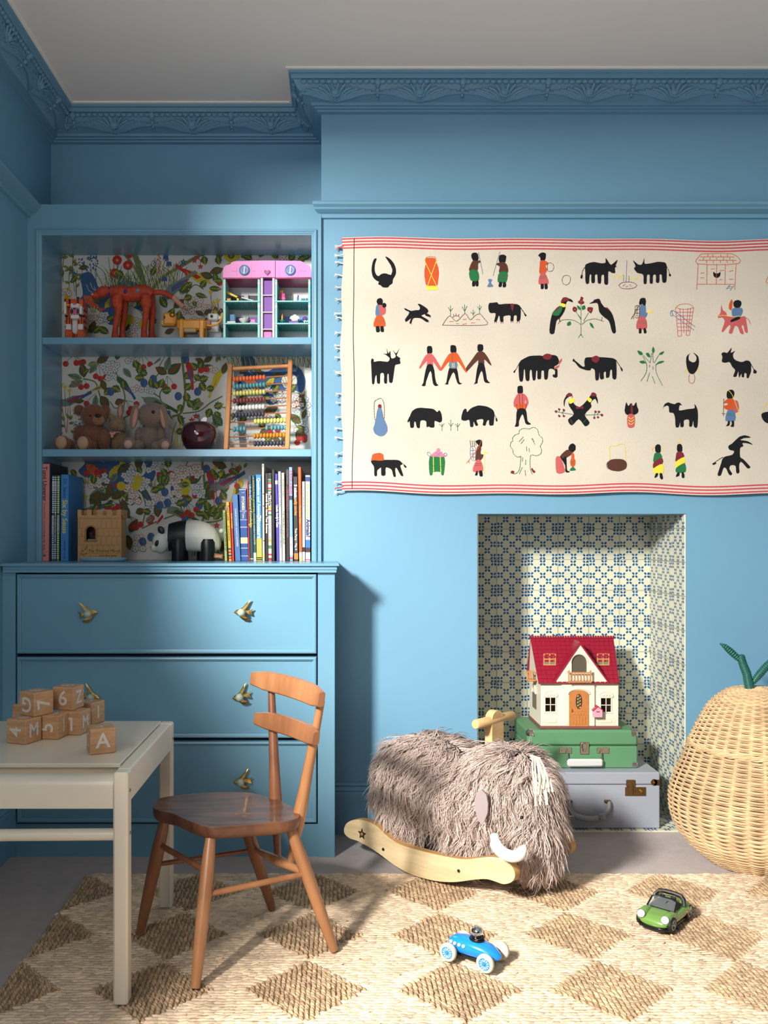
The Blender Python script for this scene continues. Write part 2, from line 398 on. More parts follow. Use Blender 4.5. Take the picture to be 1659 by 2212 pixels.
# ================================================================ drawers below
DY = 2.767; ka = DY / F
dr = thing('chest_of_drawers', 'built-in blue painted chest of three wide drawers with brass bird knobs below the bookcase', 'chest of drawers', (-.53, 2.98, 0))
m = MB(); m.b2((LX, DY, 0), (-1.0105, DY + .02, .887), JOIN); m.b2((-.0700, DY, 0), (-.0173, DY + .02, .887), JOIN)
m.b2((-.0373, DY + .02, 0), (-.0173, 2.999, .887), JOIN); m.b2((-1.0105, DY + .006, 0), (-.07, DY + .02, H - (1781 - CV) * ka), JOIN)
m.b2((-1.0105, DY + .022, .1), (-.07, DY + .03, .886), M('gap_dark', (20, 32, 42), .9)); m.build('carcass', dr)
m = MB()
prof = [(2.9, .9157), (DY - .024, .9157), (DY - .027, .913), (DY - .027, .908), (DY - .019, .906), (DY - .017, .903), (DY - .019, .899), (DY - .018, .896), (DY - .010, .8935), (DY - .008, .889), (DY + .0, .886)]
X0, X1 = LX + .003, -.0035
vs = []; fs = []
for y, z in prof:
    off = max(0, y - (DY - .027)) if y < 2.85 else 0
    vs += [(X0 + min(off, .006), y, z), (X1 - off * .8, y, z)]
for i in range(len(prof) - 1): fs.append((2 * i, 2 * i + 1, 2 * i + 3, 2 * i + 2))
m.add(vs, fs, JOIN)
m.b2((LX + .006, DY - .015, .887), (-.012, 2.999, .9155), JOIN); m.b2((LX + .003, 2.89, .8870), (-.066, YW, .9156), JOIN); m.build('countertop', dr, 20)
CEL = M('celadon_ball', (176, 190, 168), .15, coat=.5)
def bird(m, u, v, flip, rot=0.0):
    c = P(u, v, DY - .004); pts = [(-22, 3), (-17, -3), (-9, -6), (-2, -12), (10, -27), (14, -29), (9, -14), (3, -6), (13, -5), (22, -9), (18, -3), (21, 5), (13, 1), (3, 3), (7, 12), (17, 16), (11, 19), (1, 18), (-6, 13), (-11, 7), (-16, 6)]
    q = []
    for x, y in pts:
        x *= flip; a = x * math.cos(rot) - y * math.sin(rot); b = x * math.sin(rot) + y * math.cos(rot)
        q.append(Vector((c.x + a * ka * .95, c.y, c.z - b * ka * .95)))
    m.prism(q, (0, -.004, 0), BRASS)
    cen = Vector((c.x - 3 * flip * ka, c.y - .004, c.z)); top = [cen + (p - cen) * .72 + Vector((0, -.0065, 0)) for p in q]
    n = len(q); bs = [p + Vector((0, -.004, 0)) for p in q]
    m.add(bs + top, [(i, (i + 1) % n, n + (i + 1) % n, n + i) for i in range(n)], BRASS); m.poly(top, BRASS)
    m.cyl(cen, cen + Vector((0, -.012, 0)), .008, .0085, BRASS, 14)
    m.ell(cen + Vector((0, -.018, 0)), .0118, CEL, n=20, m=12)
VZ = lambda v: H - (v - CV) * ka
DP = [(0, -.018), (0, .0), (.002, .0045), (.006, .006), (.0085, .005), (.0095, .001), (.0125, .0), (.0135, -.003), (.0135, -.005)]
for (va, vb, kn) in ((1240, 1412, ((190, 1325, -1, -.25), (526, 1322, 1, .1))), (1419, 1594, ((196, 1504, -1, .1), (522, 1504, 1, -.12))), (1601, 1777, ((190, 1688, -1, 0), (524, 1687, 1, 0)))):
    m = MB(); nest(m, -1.0065, -.0735, VZ(vb), VZ(va), DY, DP, JOIN, JOIN); d = m.build('drawer', dr, 20)
    for u, v, fl, r in kn:
        m = MB(); bird(m, u, v, fl, r); m.build('knob', d, 40)
# ================================================================ embroidered wall hanging
def T0(x, y): return 700 + x / 3.318, 480 + y / 3.318
def T1(x, y): return 1150 + x / 3.259, 480 + y / 3.259
def T2(x, y): return 700 + x / 3.318, 720 + y / 3.318
def T3(x, y): return 1150 + x / 3.259, 720 + y / 3.259
def wob(u): return 1.3 * math.sin(u / 47.0) + 1.0 * math.sin(u / 83.0 + 1)
def ytop(u): return 514.5 + wob(u) + 4.5 / (1 + math.exp(-(u - 1290) / 40)) - 2.0 / (1 + math.exp(-(u - 1600) / 20))
def ybot(u): return 1062.5 + 1.6 * wob(u + 30) + 4 * min(1, (u - 738) / 300)
def tapY(u, v): return 2.984 - .0035 * (math.sin(u / 62 + .4 * math.sin(v / 90)) * .5 + .5) - .0035 * (math.exp(-((u - 1590) / 60) ** 2) * (v - 520) / 540) - .003 * math.sin(v / 130 + u / 210) ** 2
def TP(u, v, lift=0): return P(u, v, 2.984) + Vector((0, tapY(u, v) - 2.984 - lift, 0))
CLOTH = M('unbleached_cotton', (212, 203, 187), .95, var=.04, vs=6, bump=.5, bs=450, sheen=.2)
RED = M('red_stripe', (196, 64, 82), .95, var=.12, vs=90)
EC = {'k': M('thread_black', (10, 10, 16), .95, bump=.6, bs=600), 'o': M('thread_orange', (208, 84, 36), .9, bump=.5, bs=600), 'y': M('thread_yellow', (236, 214, 70), .9), 'g': M('thread_green', (28, 112, 62), .9, bump=.5, bs=600),
      'p': M('thread_rose', (196, 92, 92), .9, bump=.5, bs=600), 'b': M('thread_blue', (92, 122, 160), .9, bump=.5, bs=600), 'n': M('thread_brown', (84, 46, 32), .9, bump=.5, bs=600), 'r': M('thread_maroon', (120, 32, 44), .9, bump=.5, bs=600),
      'm': M('thread_pink', (238, 120, 150), .9)}
E0 = '''k:377,265 358,268 345,300 340,350 350,395 372,420 392,430 388,448 405,455 422,470 455,470 470,455 490,440 492,415 512,380 514,340 500,300 470,265 438,250 455,280 478,315 488,350 480,380 465,378 440,370 410,375 390,390 370,375 362,340 366,300
o:728,262 798,262 805,290 822,350 818,410 806,460 738,460 722,410 718,350 728,300
y:738,460 806,460 810,485 738,487
-y5:722,285 806,460
-y5:802,285 738,465
-y4:718,300 722,268 730,255
-y4:803,300 802,268 796,255
-o4:728,262 745,252 790,252 800,262
-y4:760,232 762,252
k:1060,225 1085,219 1102,230 1106,255 1100,278 1068,278 1055,245
n:1066,278 1100,278 1115,275 1122,288 1104,298 1098,350 1040,350 1048,310
g:1042,348 1100,348 1108,415 1050,418
-n3:1050,372 1102,370
-n3:1050,386 1104,384
k:1064,418 1082,418 1082,456 1062,460
k:1086,418 1104,418 1106,456 1088,459
-b4:1106,216 1138,372
k:1258,238 1285,233 1305,245 1302,270 1296,288 1258,290 1252,260
n:1258,290 1294,288 1316,320 1316,362 1255,362 1258,320 1238,308 1234,298
g:1256,362 1314,360 1304,432 1245,430
-r3:1254,400 1308,400
-r3:1254,388 1310,388
k:1256,432 1275,432 1270,463 1250,462
k:1284,432 1300,432 1302,464 1280,466
-b4:1260,212 1211,385
b:1175,412 1188,408 1205,412 1196,435 1212,462 1168,464 1182,435
k:385,552 405,546 420,562 418,592 402,600 385,592 376,570
p:390,598 420,600 440,612 438,655 400,678 380,676
b:376,598 390,598 400,676 372,674 368,640
k:420,588 432,580 445,590 443,608 430,616 418,606
o:374,678 422,678 438,748 356,750
-g3:370,708 432,706
-g3:368,718 434,716
k:372,750 394,750 398,786 374,788
k:404,750 424,750 428,786 406,786
k:575,618 600,628 625,638 660,632 682,630 686,612 672,590 690,590 735,618 746,640 735,655 700,668 700,675 748,705 735,718 690,690 640,690 622,728 612,722 622,690 590,715 580,700 610,650 580,632
k:735,655 765,672 755,682 722,668
-r4:580,695 584,716
-r4:612,722 628,734
-r4:735,705 750,720
-r4:752,672 764,688
-n4:848,740 880,690 905,674 950,712 1010,655 1046,702 1085,668 1118,660 1145,690 1168,735 1020,742 848,740
-g4:905,672 905,598
-g4:905,640 890,612
-g4:905,640 922,618
-g4:1008,655 1005,590
-g4:1006,640 988,605
-g4:1006,640 1024,602
-g4:1068,672 1068,628
-g4:1068,662 1050,645
-g4:1068,662 1082,642
-g4:1114,658 1114,592
-g4:1114,630 1098,605
-g4:1114,630 1128,604
-r4:920,684 935,674 958,674 972,684
-r4:932,674 925,660
-r4:945,672 945,656
-r4:960,674 968,660
-o4:895,714 928,712
-o4:992,700 1020,696
-o4:945,728 968,730
-o4:1088,698 1118,700
-o4:990,734 1022,728
-o4:1050,724 1080,722
k:1178,600 1185,580 1215,578 1240,576 1252,590 1300,586 1370,588 1400,600 1408,625 1404,700 1380,712 1378,672 1358,675 1355,708 1334,708 1334,672 1285,676 1284,714 1262,714 1258,680 1250,672 1235,712 1218,710 1228,655 1190,652 1178,625
r:1256,596 1282,592 1275,630
r:1290,590 1318,590 1304,634
r:1336,590 1360,590 1348,640
-k6:1405,612 1440,665
k:1432,655 1448,668 1442,678 1434,668
-r4:1222,712 1220,724
-r4:1234,712 1234,724
-r4:1268,714 1266,730
-r4:1280,714 1282,728
-r4:1340,708 1338,722
-r4:1352,708 1352,722
-r4:1384,712 1380,726
-r4:1396,710 1398,726'''
E1 = '''k:40,236 62,216 92,222 92,255 82,272 58,272 54,250
o:55,274 84,272 110,288 104,302 92,306 92,318 102,332 90,360 48,362 50,310
p:55,364 88,362 112,436 42,438
-g3:52,384 94,382
-g3:50,396 96,394
k:58,440 76,438 76,470 58,472
k:84,438 102,438 104,470 86,474
-k3:104,345 104,300 122,288 144,300 148,325 138,345 118,350 104,345
-k3:235,376 258,385 265,408 252,438 232,445 212,435 206,408 216,385 235,376
k:368,310 385,295 430,284 470,292 510,290 512,256 540,296 555,302 596,268 582,308 590,316 576,325 578,360 555,360 530,352 528,438 502,438 500,378 482,380 478,432 456,432 452,376 436,378 434,428 412,430 410,378 398,376 394,432 372,434 368,370
-k4:368,318 348,350 344,385
k:340,374 350,378 346,402 334,396
r:530,322 545,318 545,330 530,332
-y6:562,340 568,372 600,392 630,388
-y4:622,368 632,404
-y4:612,384 634,376
-b4:661,272 656,428
-b4:638,372 638,420
-b4:676,380 676,422
-r4:604,448 625,430 668,424 710,430 732,448 710,466 668,472 625,468 604,448
-r3:630,455 650,440
-r3:652,458 672,452
-r3:680,440 692,456
k:704,272 740,300 768,300 784,256 786,295 830,292 880,282 925,286 942,310 940,420 912,422 908,376 892,372 890,424 868,425 866,376 846,376 844,430 824,430 822,376 804,376 800,432 780,434 776,372 735,360 712,330 722,312
-y6:738,345 748,372 735,398 690,406
-y4:682,384 690,408
-k4:940,310 955,340 966,370
k:962,362 974,376 966,385 958,376
-o4:1185,226 1402,226 1448,294 1156,294 1185,226
-o4:1178,246 1416,248
-o4:1166,270 1432,272
-o4:1230,226 1232,246
-o4:1264,228 1266,248
-o4:1322,228 1322,248
-o4:1368,228 1370,248
-o4:1200,250 1200,270
-o4:1246,250 1248,270
-o4:1294,250 1294,270
-o4:1340,250 1342,270
-o4:1384,250 1386,270
-o4:1222,272 1224,292
-o4:1270,272 1270,292
-o4:1318,272 1320,292
-o4:1366,272 1368,292
-o4:1408,272 1410,292
-o4:1164,296 1154,476
-o4:1226,298 1224,438
-o4:1294,298 1290,440
-o4:1354,298 1352,440
-o4:1430,296 1420,480
-o4:1158,438 1422,440
k:1270,352 1285,362 1306,362 1320,354 1318,380 1296,394 1274,384
-o4:1180,362 1208,358
-o4:1254,334 1280,328
-o4:1180,392 1206,394
-o4:1314,344 1344,340
-o4:1380,350 1408,342
-o4:1310,408 1334,406
-o4:1380,404 1408,404
-b4:1360,475 1385,444
-b4:1388,484 1414,450
-b4:1366,466 1392,468
-b4:1376,454 1404,458
-o4:1659,380 1640,420 1659,438
k:222,532 268,546 282,568 246,558 232,580 226,620 195,672 165,700 150,784 118,782 124,700 142,640 190,590 200,560 206,542
r:222,532 240,534 258,548 200,570 202,550
y:196,574 230,582 226,602 188,594
g:165,610 190,595 208,600 196,640 175,662 135,655 142,636
r:142,636 180,596 180,616
-r4:180,680 196,706
-r4:188,676 186,704
k:458,542 408,570 398,578 450,572 462,610 470,640 500,672 536,700 560,778 584,776 575,700 552,640 500,598 480,572
r:458,542 425,554 470,570 474,552
y:454,590 480,580 490,596 460,608
g:474,612 500,600 540,620 556,655 520,660 488,640
r:520,600 548,634 520,630
-r4:488,670 482,696
-g4:338,570 338,800
-g4:338,790 320,816
-g4:338,790 352,816
-g4:338,725 300,700 260,690 200,694 178,720
-g4:345,724 380,695 440,684 498,702
-g4:338,690 300,630
-g4:356,700 392,640
-g4:338,680 318,655
r:338,528 354,536 350,556 362,566 352,580 330,580 316,566 330,552
r:288,598 306,604 312,620 300,636 282,630 278,612
r:388,602 420,604 420,625 408,646 398,640 382,622
-y5:336,560 340,562
-y5:294,618 298,620
-y5:400,624 404,626
g:310,590 330,600 334,620 318,616
g:345,596 364,590 368,612 348,622
g:240,715 262,702 268,722 245,734
g:398,712 416,718 430,750 408,738
k:758,540 790,536 796,560 792,590 780,586 770,576 756,584 748,570
b:756,588 794,588 798,634 808,640 804,662 790,674 752,672
p:746,674 792,672 806,748 730,750
-g3:742,700 798,698
-g3:740,712 800,710
k:750,750 764,750 766,780 748,782
k:782,750 796,748 802,780 784,782
-n4:722,592 750,592 748,668 718,668 722,592
-n4:736,592 734,668
-n4:722,616 750,616
-n4:720,642 748,642
-n4:752,582 692,684
-n4:705,660 710,682
y:812,622 828,618 842,630 826,640
-p4:1008,600 1040,580 1095,576 1134,600 1090,612 1040,612 1008,600
-p4:1006,600 1024,804
-p4:1134,600 1104,798
-p4:1036,606 1050,800
-p4:1060,610 1066,780
-p4:1092,608 1082,798
-p4:1112,606 1096,770
-p4:1010,634 1128,634
-p4:1012,660 1124,660
-p4:1016,686 1120,686
-p4:1018,712 1116,712
-p4:1020,738 1112,738
-p4:1022,764 1108,764
-p4:1024,804 1050,802
-p4:1082,798 1104,798
-b5:990,622 972,630 974,660 988,656 990,622 1145,738
-b4:984,650 1138,762
p:1326,582 1336,618 1360,640 1370,664 1440,672 1490,666 1500,700 1510,776 1490,776 1480,730 1466,735 1482,786 1460,786 1440,740 1420,735 1400,784 1378,782 1390,735 1375,730 1340,772 1328,768 1350,700 1330,672 1306,678 1304,660 1322,640
b:1408,610 1440,600 1470,610 1476,630 1466,655 1456,668 1408,672 1398,630
k:1416,560 1440,550 1465,562 1464,590 1445,606 1418,600 1410,580
k:1396,706 1394,690 1440,668 1458,672 1450,686
o:1400,545 1404,580 1396,620 1380,612 1380,580
-y4:1306,664 1340,658 1400,668 1456,664
-p5:1490,672 1518,690 1530,720'''
E2 = '''k:336,195 344,183 356,190 356,206 400,200 455,206 470,180 440,155 422,146 452,148 446,110 462,145 474,130 480,180 505,178 512,160 492,122 516,145 542,110 520,160 545,178 542,192 546,220 520,226 506,240 490,350 466,350 462,296 452,298 450,358 430,356 428,292 404,292 400,358 380,358 376,302 364,320 360,358 344,360 338,240
k:738,100 755,92 772,100 774,140 758,150 738,146
p:738,152 775,152 838,250 835,270 820,262 780,205 780,232 736,232 736,200 690,252 682,246 712,185
k:736,234 780,234 800,352 818,372 800,380 780,362 762,270 730,348 724,378 698,378 710,355
k:906,92 925,86 944,96 946,135 930,142 906,136
o:906,144 946,140 970,170 1015,258 1014,282 955,200 952,250 896,250 894,205 840,270 836,250 880,170
b:896,212 950,212 952,250 898,250
-y5:894,216 890,234 898,248
-y5:956,214 960,230 954,248
-y5:918,215 918,246
-y5:930,215 930,246
-g4:918,142 916,208
-g4:936,142 938,208
k:896,252 948,250 968,348 988,360 968,368 952,352 926,280 892,345 888,368 862,366 876,352
k:1100,85 1118,80 1138,86 1138,122 1120,134 1100,126
n:1102,134 1140,134 1170,170 1198,225 1190,230 1148,190 1145,222 1104,224 1100,195 1020,278 1016,250 1070,175
k:1102,226 1146,224 1166,330 1188,355 1160,356 1145,340 1128,270 1100,335 1098,358 1066,368 1082,350
-n4:362,610 358,540 362,490 385,475 402,468 420,480 430,520 432,600
-n4:358,612 378,640 384,690 384,730
-n4:432,600 422,640 424,690
r:388,514 408,512 410,538 388,540
b:384,542 412,542 424,600 440,640 454,680 448,712 425,735 395,738 366,722 352,690 362,650 372,600
k:596,632 612,600 630,560 660,540 700,536 780,545 810,566 822,552 836,570 844,605 842,630 826,640 790,630 788,674 758,676 752,670 732,672 730,632 690,628 684,678 664,676 655,640 645,636 640,676 618,676 612,632 602,640
-k4:612,600 600,630
-g4:844,702 844,650
-g4:844,670 824,652
-g4:844,670 860,648
-g4:908,700 906,620
-g4:908,668 890,644
-g4:908,668 924,644
-g4:956,702 955,644
-g4:956,672 938,652
-g4:956,672 972,650
k:985,590 1000,548 1018,544 1024,566 1050,540 1100,520 1150,522 1195,540 1220,570 1214,650 1206,660 1184,658 1180,622 1166,630 1156,660 1136,658 1140,618 1092,622 1102,655 1086,664 1070,632 1068,668 1046,668 1040,622 1010,628 984,620
-k4:1215,575 1236,612
k:1230,606 1242,620 1238,634 1230,625
k:1386,385 1404,376 1422,384 1424,425 1406,434 1386,428
p:1388,434 1430,434 1455,460 1464,500 1450,530 1440,525 1446,495 1438,480 1438,548 1382,548 1380,495 1372,530 1360,524 1358,490 1370,460
o:1382,505 1442,505 1442,546 1386,548
-n4:1400,436 1400,505
-n4:1422,436 1422,505
-n4:1406,508 1406,544
-n4:1422,508 1422,544
-n4:1378,505 1382,545 1442,545 1446,505
k:1384,548 1444,546 1456,625 1482,650 1458,655 1440,640 1422,580 1396,630 1394,665 1366,668 1376,640
o:342,890 350,868 390,858 420,866 426,890 422,912 342,912
k:340,912 420,914 430,908 500,908 536,912 560,940 545,950 566,1018 550,1020 522,970 508,970 512,1026 496,1026 484,980 460,965 440,965 438,1016 410,1018 408,965 395,970 380,985 378,1020 360,1020 358,960 340,930
-k4:536,912 575,945
k:570,940 590,955 584,965 572,955
r:384,882 392,888 386,892
g:757,880 860,882 858,1012 838,1012 836,995 780,995 776,1012 756,1012
m:762,882 780,862 804,846 806,830 820,825 832,834 832,848 856,866 872,884
-y6:782,884 784,1000
-y6:832,884 836,1000
-b4:762,882 745,876 738,860 750,852 762,866 772,880
-b4:860,882 874,880 880,866 868,858 856,868
-b4:790,850 838,880
-b4:845,850 800,880
-n3:778,950 792,950
-n3:830,955 844,955
k:1086,775 1110,762 1130,770 1132,806 1120,814 1104,800
n:1100,810 1126,812 1122,862 1142,870 1136,892 1118,912 1086,912 1086,870
p:1088,914 1122,912 1140,985 1066,990
-r3:1084,936 1126,934
-r3:1082,948 1128,946
k:1090,990 1100,988 1098,1016 1082,1018
k:1110,988 1132,986 1136,1022 1116,1024
-o4:1126,766 1106,820 1020,932
-o4:1036,908 1040,932
-n4:1046,768 1050,812
-n4:1060,768 1062,812
-n4:1074,768 1076,812
-n4:1086,768 1088,808
-b4:1048,816 1084,816 1086,908 1060,908 1048,880 1048,816
-b4:1064,818 1070,906
-b4:1048,840 1086,838
-b4:1050,866 1086,864
-b4:1056,888 1086,886
-y4:1150,848 1148,1010
y:1148,842 1170,856 1150,862
-g4:1410,880 1385,888 1356,862 1352,835 1334,810 1340,780 1352,772 1350,750 1370,728 1396,718 1400,695 1430,682 1468,686 1500,674 1528,690 1540,730 1562,750 1564,780 1548,810 1558,835 1550,865 1520,878 1485,872 1475,900 1476,960 1485,1000 1495,1012
-g4:1410,880 1404,950 1395,985 1375,1005 1356,1008
-g4:1396,778 1428,742
-g4:1410,792 1434,760
-g4:1486,752 1510,796
-g4:1492,752 1506,776
-g4:1450,810 1452,846
-g4:1468,822 1472,852
-g4:1424,888 1420,920
-g4:1446,905 1442,945
-g4:1420,960 1398,1008
-g4:1438,980 1444,1022
r:1338,990 1350,984 1362,990 1360,1004 1340,1004
r:1482,972 1492,966 1498,978 1512,988 1508,1000 1496,998'''
E3 = '''k:-60,180 -20,162 50,158 75,162 130,155 165,160 182,185 182,215 150,240 172,255 174,305 158,315 142,306 142,292 156,290 154,262 128,250 112,262 104,322 82,322 78,268 62,268 58,320 34,320 32,268 24,270 20,326 0,328 -8,262 -20,268 -24,332 -48,330 -54,262 -62,260 -68,334 -92,332 -98,230 -84,195
-k4:-90,205 -120,262
k:-118,256 -128,280 -136,272
r:100,146 128,152 132,172 112,188 84,184 70,170 78,154
p:183,205 204,178 202,200 184,222
p:152,255 158,238 190,225 176,246
k:286,180 300,195 350,235 366,232 362,205 368,180 385,172 450,170 520,172 575,180 588,205 588,318 562,318 558,262 546,262 538,308 516,312 514,272 500,280 500,320 474,322 470,270 464,326 442,328 436,262 412,248 405,262 372,260 330,245 294,205 280,198
r:442,160 464,168 468,190 445,210 420,198 414,176
-k5:585,188 622,245
k:618,238 632,252 630,270 620,256
-g4:762,336 798,280 804,220 775,160
-g4:804,340 824,278
-g4:842,302 862,356
-g4:868,220 872,280 914,368
-g4:828,210 780,155
-g4:828,210 840,138
-g4:850,208 846,140
-g4:856,210 888,154
-g4:866,222 890,205
-g4:868,222 900,208
-g4:800,215 784,200
-g4:824,220 824,240
-g4:848,232 848,256
g:738,122 768,132 774,152 750,150
g:798,140 818,140 830,168 808,164
g:850,94 860,120 850,142 840,120
g:890,152 902,134 926,128 916,148
g:752,200 780,192 796,208 770,214
g:874,214 898,196 928,196 908,210
k:1112,140 1100,155 1100,190 1128,206 1148,196 1152,165 1130,136 1160,158 1170,190 1164,240 1140,280 1120,288 1100,276 1084,235 1080,190 1086,160
-y4:1080,235 1076,262 1068,285
-y4:1082,250 1092,278
-y4:1168,240 1166,262 1186,275
-y4:1164,250 1176,286
-p4:1104,288 1098,315 1102,345 1120,354 1136,342 1140,310 1134,286
k:1325,145 1345,136 1366,140 1396,104 1390,140 1420,126 1405,150 1410,180 1430,196 1470,206 1500,194 1528,208 1530,270 1520,300 1512,318 1500,316 1498,288 1484,284 1480,312 1466,310 1464,286 1450,312 1446,310 1440,270 1428,306 1406,306 1420,262 1400,240 1380,205 1346,210 1328,200 1332,170
-k5:1528,215 1556,265
k:1552,256 1572,272 1564,286 1548,282
k:256,420 282,445 256,475 255,510 290,570 248,610 276,650 324,606 368,656 400,630 366,575 412,520 408,490 440,462 458,500 452,450 420,425 385,470 330,520 286,490 276,440 232,468 224,518 218,480 236,440
r:256,420 278,430 270,446 232,442
r:420,418 442,424 448,444 408,440
y:288,455 294,480 262,498 256,470
y:390,450 416,468 404,488 384,470
r:308,512 330,520 352,512 356,532 330,530 306,534
-g4:288,574 160,552
-g4:368,576 488,574
-g4:206,562 220,545
-g4:206,562 222,582
-g4:186,556 190,540
-g4:432,576 440,556
-g4:432,576 434,594
-g4:450,575 466,556
r:158,544 174,546 170,560 156,556
r:182,528 196,534 190,544 180,540
r:214,532 228,540 222,552 212,546
r:182,574 196,582 190,592 180,586
r:214,574 228,582 222,592 212,586
r:436,546 450,550 446,562 434,558
r:460,546 474,550 470,562 458,558
r:480,568 496,574 490,586 478,582
r:428,588 442,594 436,604 426,600
r:454,584 468,590 462,600 452,596
-g3:268,605 284,640
-r3:262,612 278,646
-g3:380,602 356,630
k:658,486 672,512 690,494 708,512 728,486 734,515 744,548 720,574 660,574 646,545 650,520
r:690,500 700,500 704,560 690,562
p:668,576 714,576 714,658 668,660
-y5:672,590 690,604 712,588
-y5:672,610 690,624 712,608
-y5:672,630 690,644 712,628
k:914,540 925,505 950,488 975,495 1000,500 1010,492 1035,490 1052,510 1035,506 1028,530 1035,545 1090,535 1138,528 1136,500 1152,520 1160,560 1158,658 1134,660 1128,616 1120,655 1100,655 1098,610 1062,614 1062,656 1040,660 1036,625 1028,658 1006,660 1000,590 988,562 962,556 958,520 945,510 922,520
k:1362,420 1378,402 1400,400 1414,418 1410,448 1392,464 1364,458
o:1368,465 1400,462 1420,490 1412,542 1372,544 1344,528 1346,512 1364,508 1366,494 1344,494 1346,480
p:1416,480 1436,480 1446,520 1440,555 1416,556
b:1368,546 1414,546 1420,616 1354,618
-g3:1366,568 1416,568
-g3:1364,580 1418,580
k:1370,620 1382,620 1380,650 1356,655 1366,640
k:1396,620 1412,620 1410,660 1386,656 1396,645
-n4:1340,462 1338,586
-n4:1326,566 1352,568
-y4:1372,404 1400,440 1452,578
-y4:1436,558 1462,580
-y5:1659,480 1625,525 1604,568
k:1606,570 1640,556 1690,556 1690,632 1640,632 1612,605
k:262,785 282,776 300,790 300,820 282,838 258,832 250,810
n:240,820 272,835 285,842 270,856 235,878 210,880 192,866
k:192,868 212,880 236,872 240,960 258,972 255,980 230,976 226,930
p:162,880 190,868 212,915 224,978 168,982
o:276,840 290,852 292,880 300,900 296,930 282,944 266,930 262,905 270,880
g:272,945 288,944 302,964 260,968
-g4:268,900 294,925
-g4:292,895 270,925
-y4:540,890 540,800 580,794 622,780 648,795 650,905
n:525,910 550,890 600,886 640,892 660,920 650,955 610,972 560,968 530,955 520,930
-b4:526,905 516,930 526,958
-b4:655,905 660,930 652,955
-b3:588,890 592,968
-b3:600,890 604,968
-b3:610,890 616,966
k:862,796 880,782 898,792 900,830 884,846 862,832
g:860,844 896,844 908,878 852,908 848,884
r:852,908 908,878 914,918 850,952
y:850,952 914,920 916,986 854,986
k:866,988 882,986 876,1010 856,1018
k:892,988 910,988 916,1024 898,1024
-y4:848,800 836,828
-y4:852,800 858,836
-y4:905,800 918,830
k:1016,790 1034,778 1050,790 1052,828 1034,840 1016,828
r:1014,838 1052,836 1066,872 1008,904 1006,880
y:1008,904 1066,872 1070,912 1008,948
g:1010,948 1070,914 1076,976 1012,980
k:1018,982 1034,980 1030,1004 1008,1010
k:1048,980 1062,980 1070,1012 1052,1018
-y4:1014,772 1030,768 1050,774
-y4:1020,770 1018,760
-y4:1034,768 1034,756
k:1374,795 1400,778 1412,765 1450,730 1490,720 1530,734 1480,740 1455,752 1475,755 1515,764 1544,786 1500,774 1470,776 1478,795 1455,810 1456,870 1480,890 1526,938 1518,952 1500,945 1462,905 1448,935 1450,980 1430,984 1424,935 1390,930 1380,955 1400,990 1380,998 1356,950 1340,950 1322,1000 1300,998 1320,930 1340,875 1400,856 1412,830 1380,820
-k5:1338,872 1300,895 1275,915
k:1264,918 1282,908 1292,916 1270,928'''
def ribbon(pts, wd):
    out = []; n = len(pts); P2 = [Vector(p) for p in pts]
    L_, R_ = [], []
    for i, p in enumerate(P2):
        a = P2[max(0, i - 1)]; b = P2[min(n - 1, i + 1)]; t = (b - a)
        t = t.normalized() if t.length else Vector((1, 0)); q = Vector((-t.y, t.x)) * wd / 2; L_.append(p + q); R_.append(p - q)
    return L_, R_
def smooth(pts, closed, k=3):
    P2 = [Vector(p) for p in pts]; n = len(P2); out = []
    for i in range(n if closed else n - 1):
        g = lambda j: P2[j % n] if closed else P2[min(max(j, 0), n - 1)]
        a, b, c, d = g(i - 1), g(i), g(i + 1), g(i + 2)
        for s in range(k):
            t = s / k; out.append(.5 * ((2 * b) + (c - a) * t * .8 + (2 * a - 5 * b + 4 * c - d) * t * t * .8 + (3 * b - a - 3 * c + d) * t ** 3 * .8 + (0.2 * (c - b) * (3 * t * t - 2 * t ** 3)) * 2) if False else b + (c - b) * t + ((c - a) * .5 - (c - b)) * (t * (1 - t) ** 2) * .9 + ((d - b) * .5 - (c - b)) * (-(1 - t) * t * t) * .9)
    if not closed: out.append(P2[-1])
    return out
hang = thing('wall_hanging', 'cream cotton wall hanging with red striped edges, embroidered rows of animals and people', 'wall hanging', (1.0, 2.98, 1.14))
m = MB(); us = np.linspace(738, 1990, 180); nv = 60
vs = []; fs = []
for i, u in enumerate(us):
    a, b = ytop(u), ybot(u)
    for j in range(nv + 1):
        v = a + (b - a) * j / nv; uu = u
        if i == 0: uu = u + 1.5 * math.sin(v / 21) + (9 if False else 0) - 6 * max(0, (v - 1020) / 45) * 0 + 2 * math.sin(v / 70)
        vs.append(TP(uu, v))
for i in range(len(us) - 1):
    for j in range(nv): k = i * (nv + 1) + j; fs.append((k, k + 1, k + nv + 2, k + nv + 1))
n0 = len(vs); vs += [p + Vector((0, .0012, 0)) for p in vs]; fs += [tuple(n0 + q for q in reversed(f)) for f in fs]
for j in range(nv): k = j; fs.append((k, n0 + k, n0 + k + 1, k + 1))
for i in range(len(us) - 1):
    for j in (0, nv): k = i * (nv + 1) + j; fs.append((k, k + nv + 1, n0 + k + nv + 1, n0 + k))
m.add(vs, fs, CLOTH)
def stroke(m, pts, wd, mat, lift, mp):
    L_, R_ = ribbon(pts, wd); n = len(pts)
    m.add([mp(p.x, p.y, lift) for p in L_] + [mp(p.x, p.y, lift) for p in R_], [(i, i + 1, n + i + 1, n + i) for i in range(n - 1)], mat)
def subdiv(pts, st=9):
    out = [Vector(pts[0])]
    for a, b in zip(pts[:-1], pts[1:]):
        a = Vector(a); b = Vector(b); k = max(1, int((b - a).length / st))
        for i in range(1, k + 1): out.append(a + (b - a) * i / k)
    return out
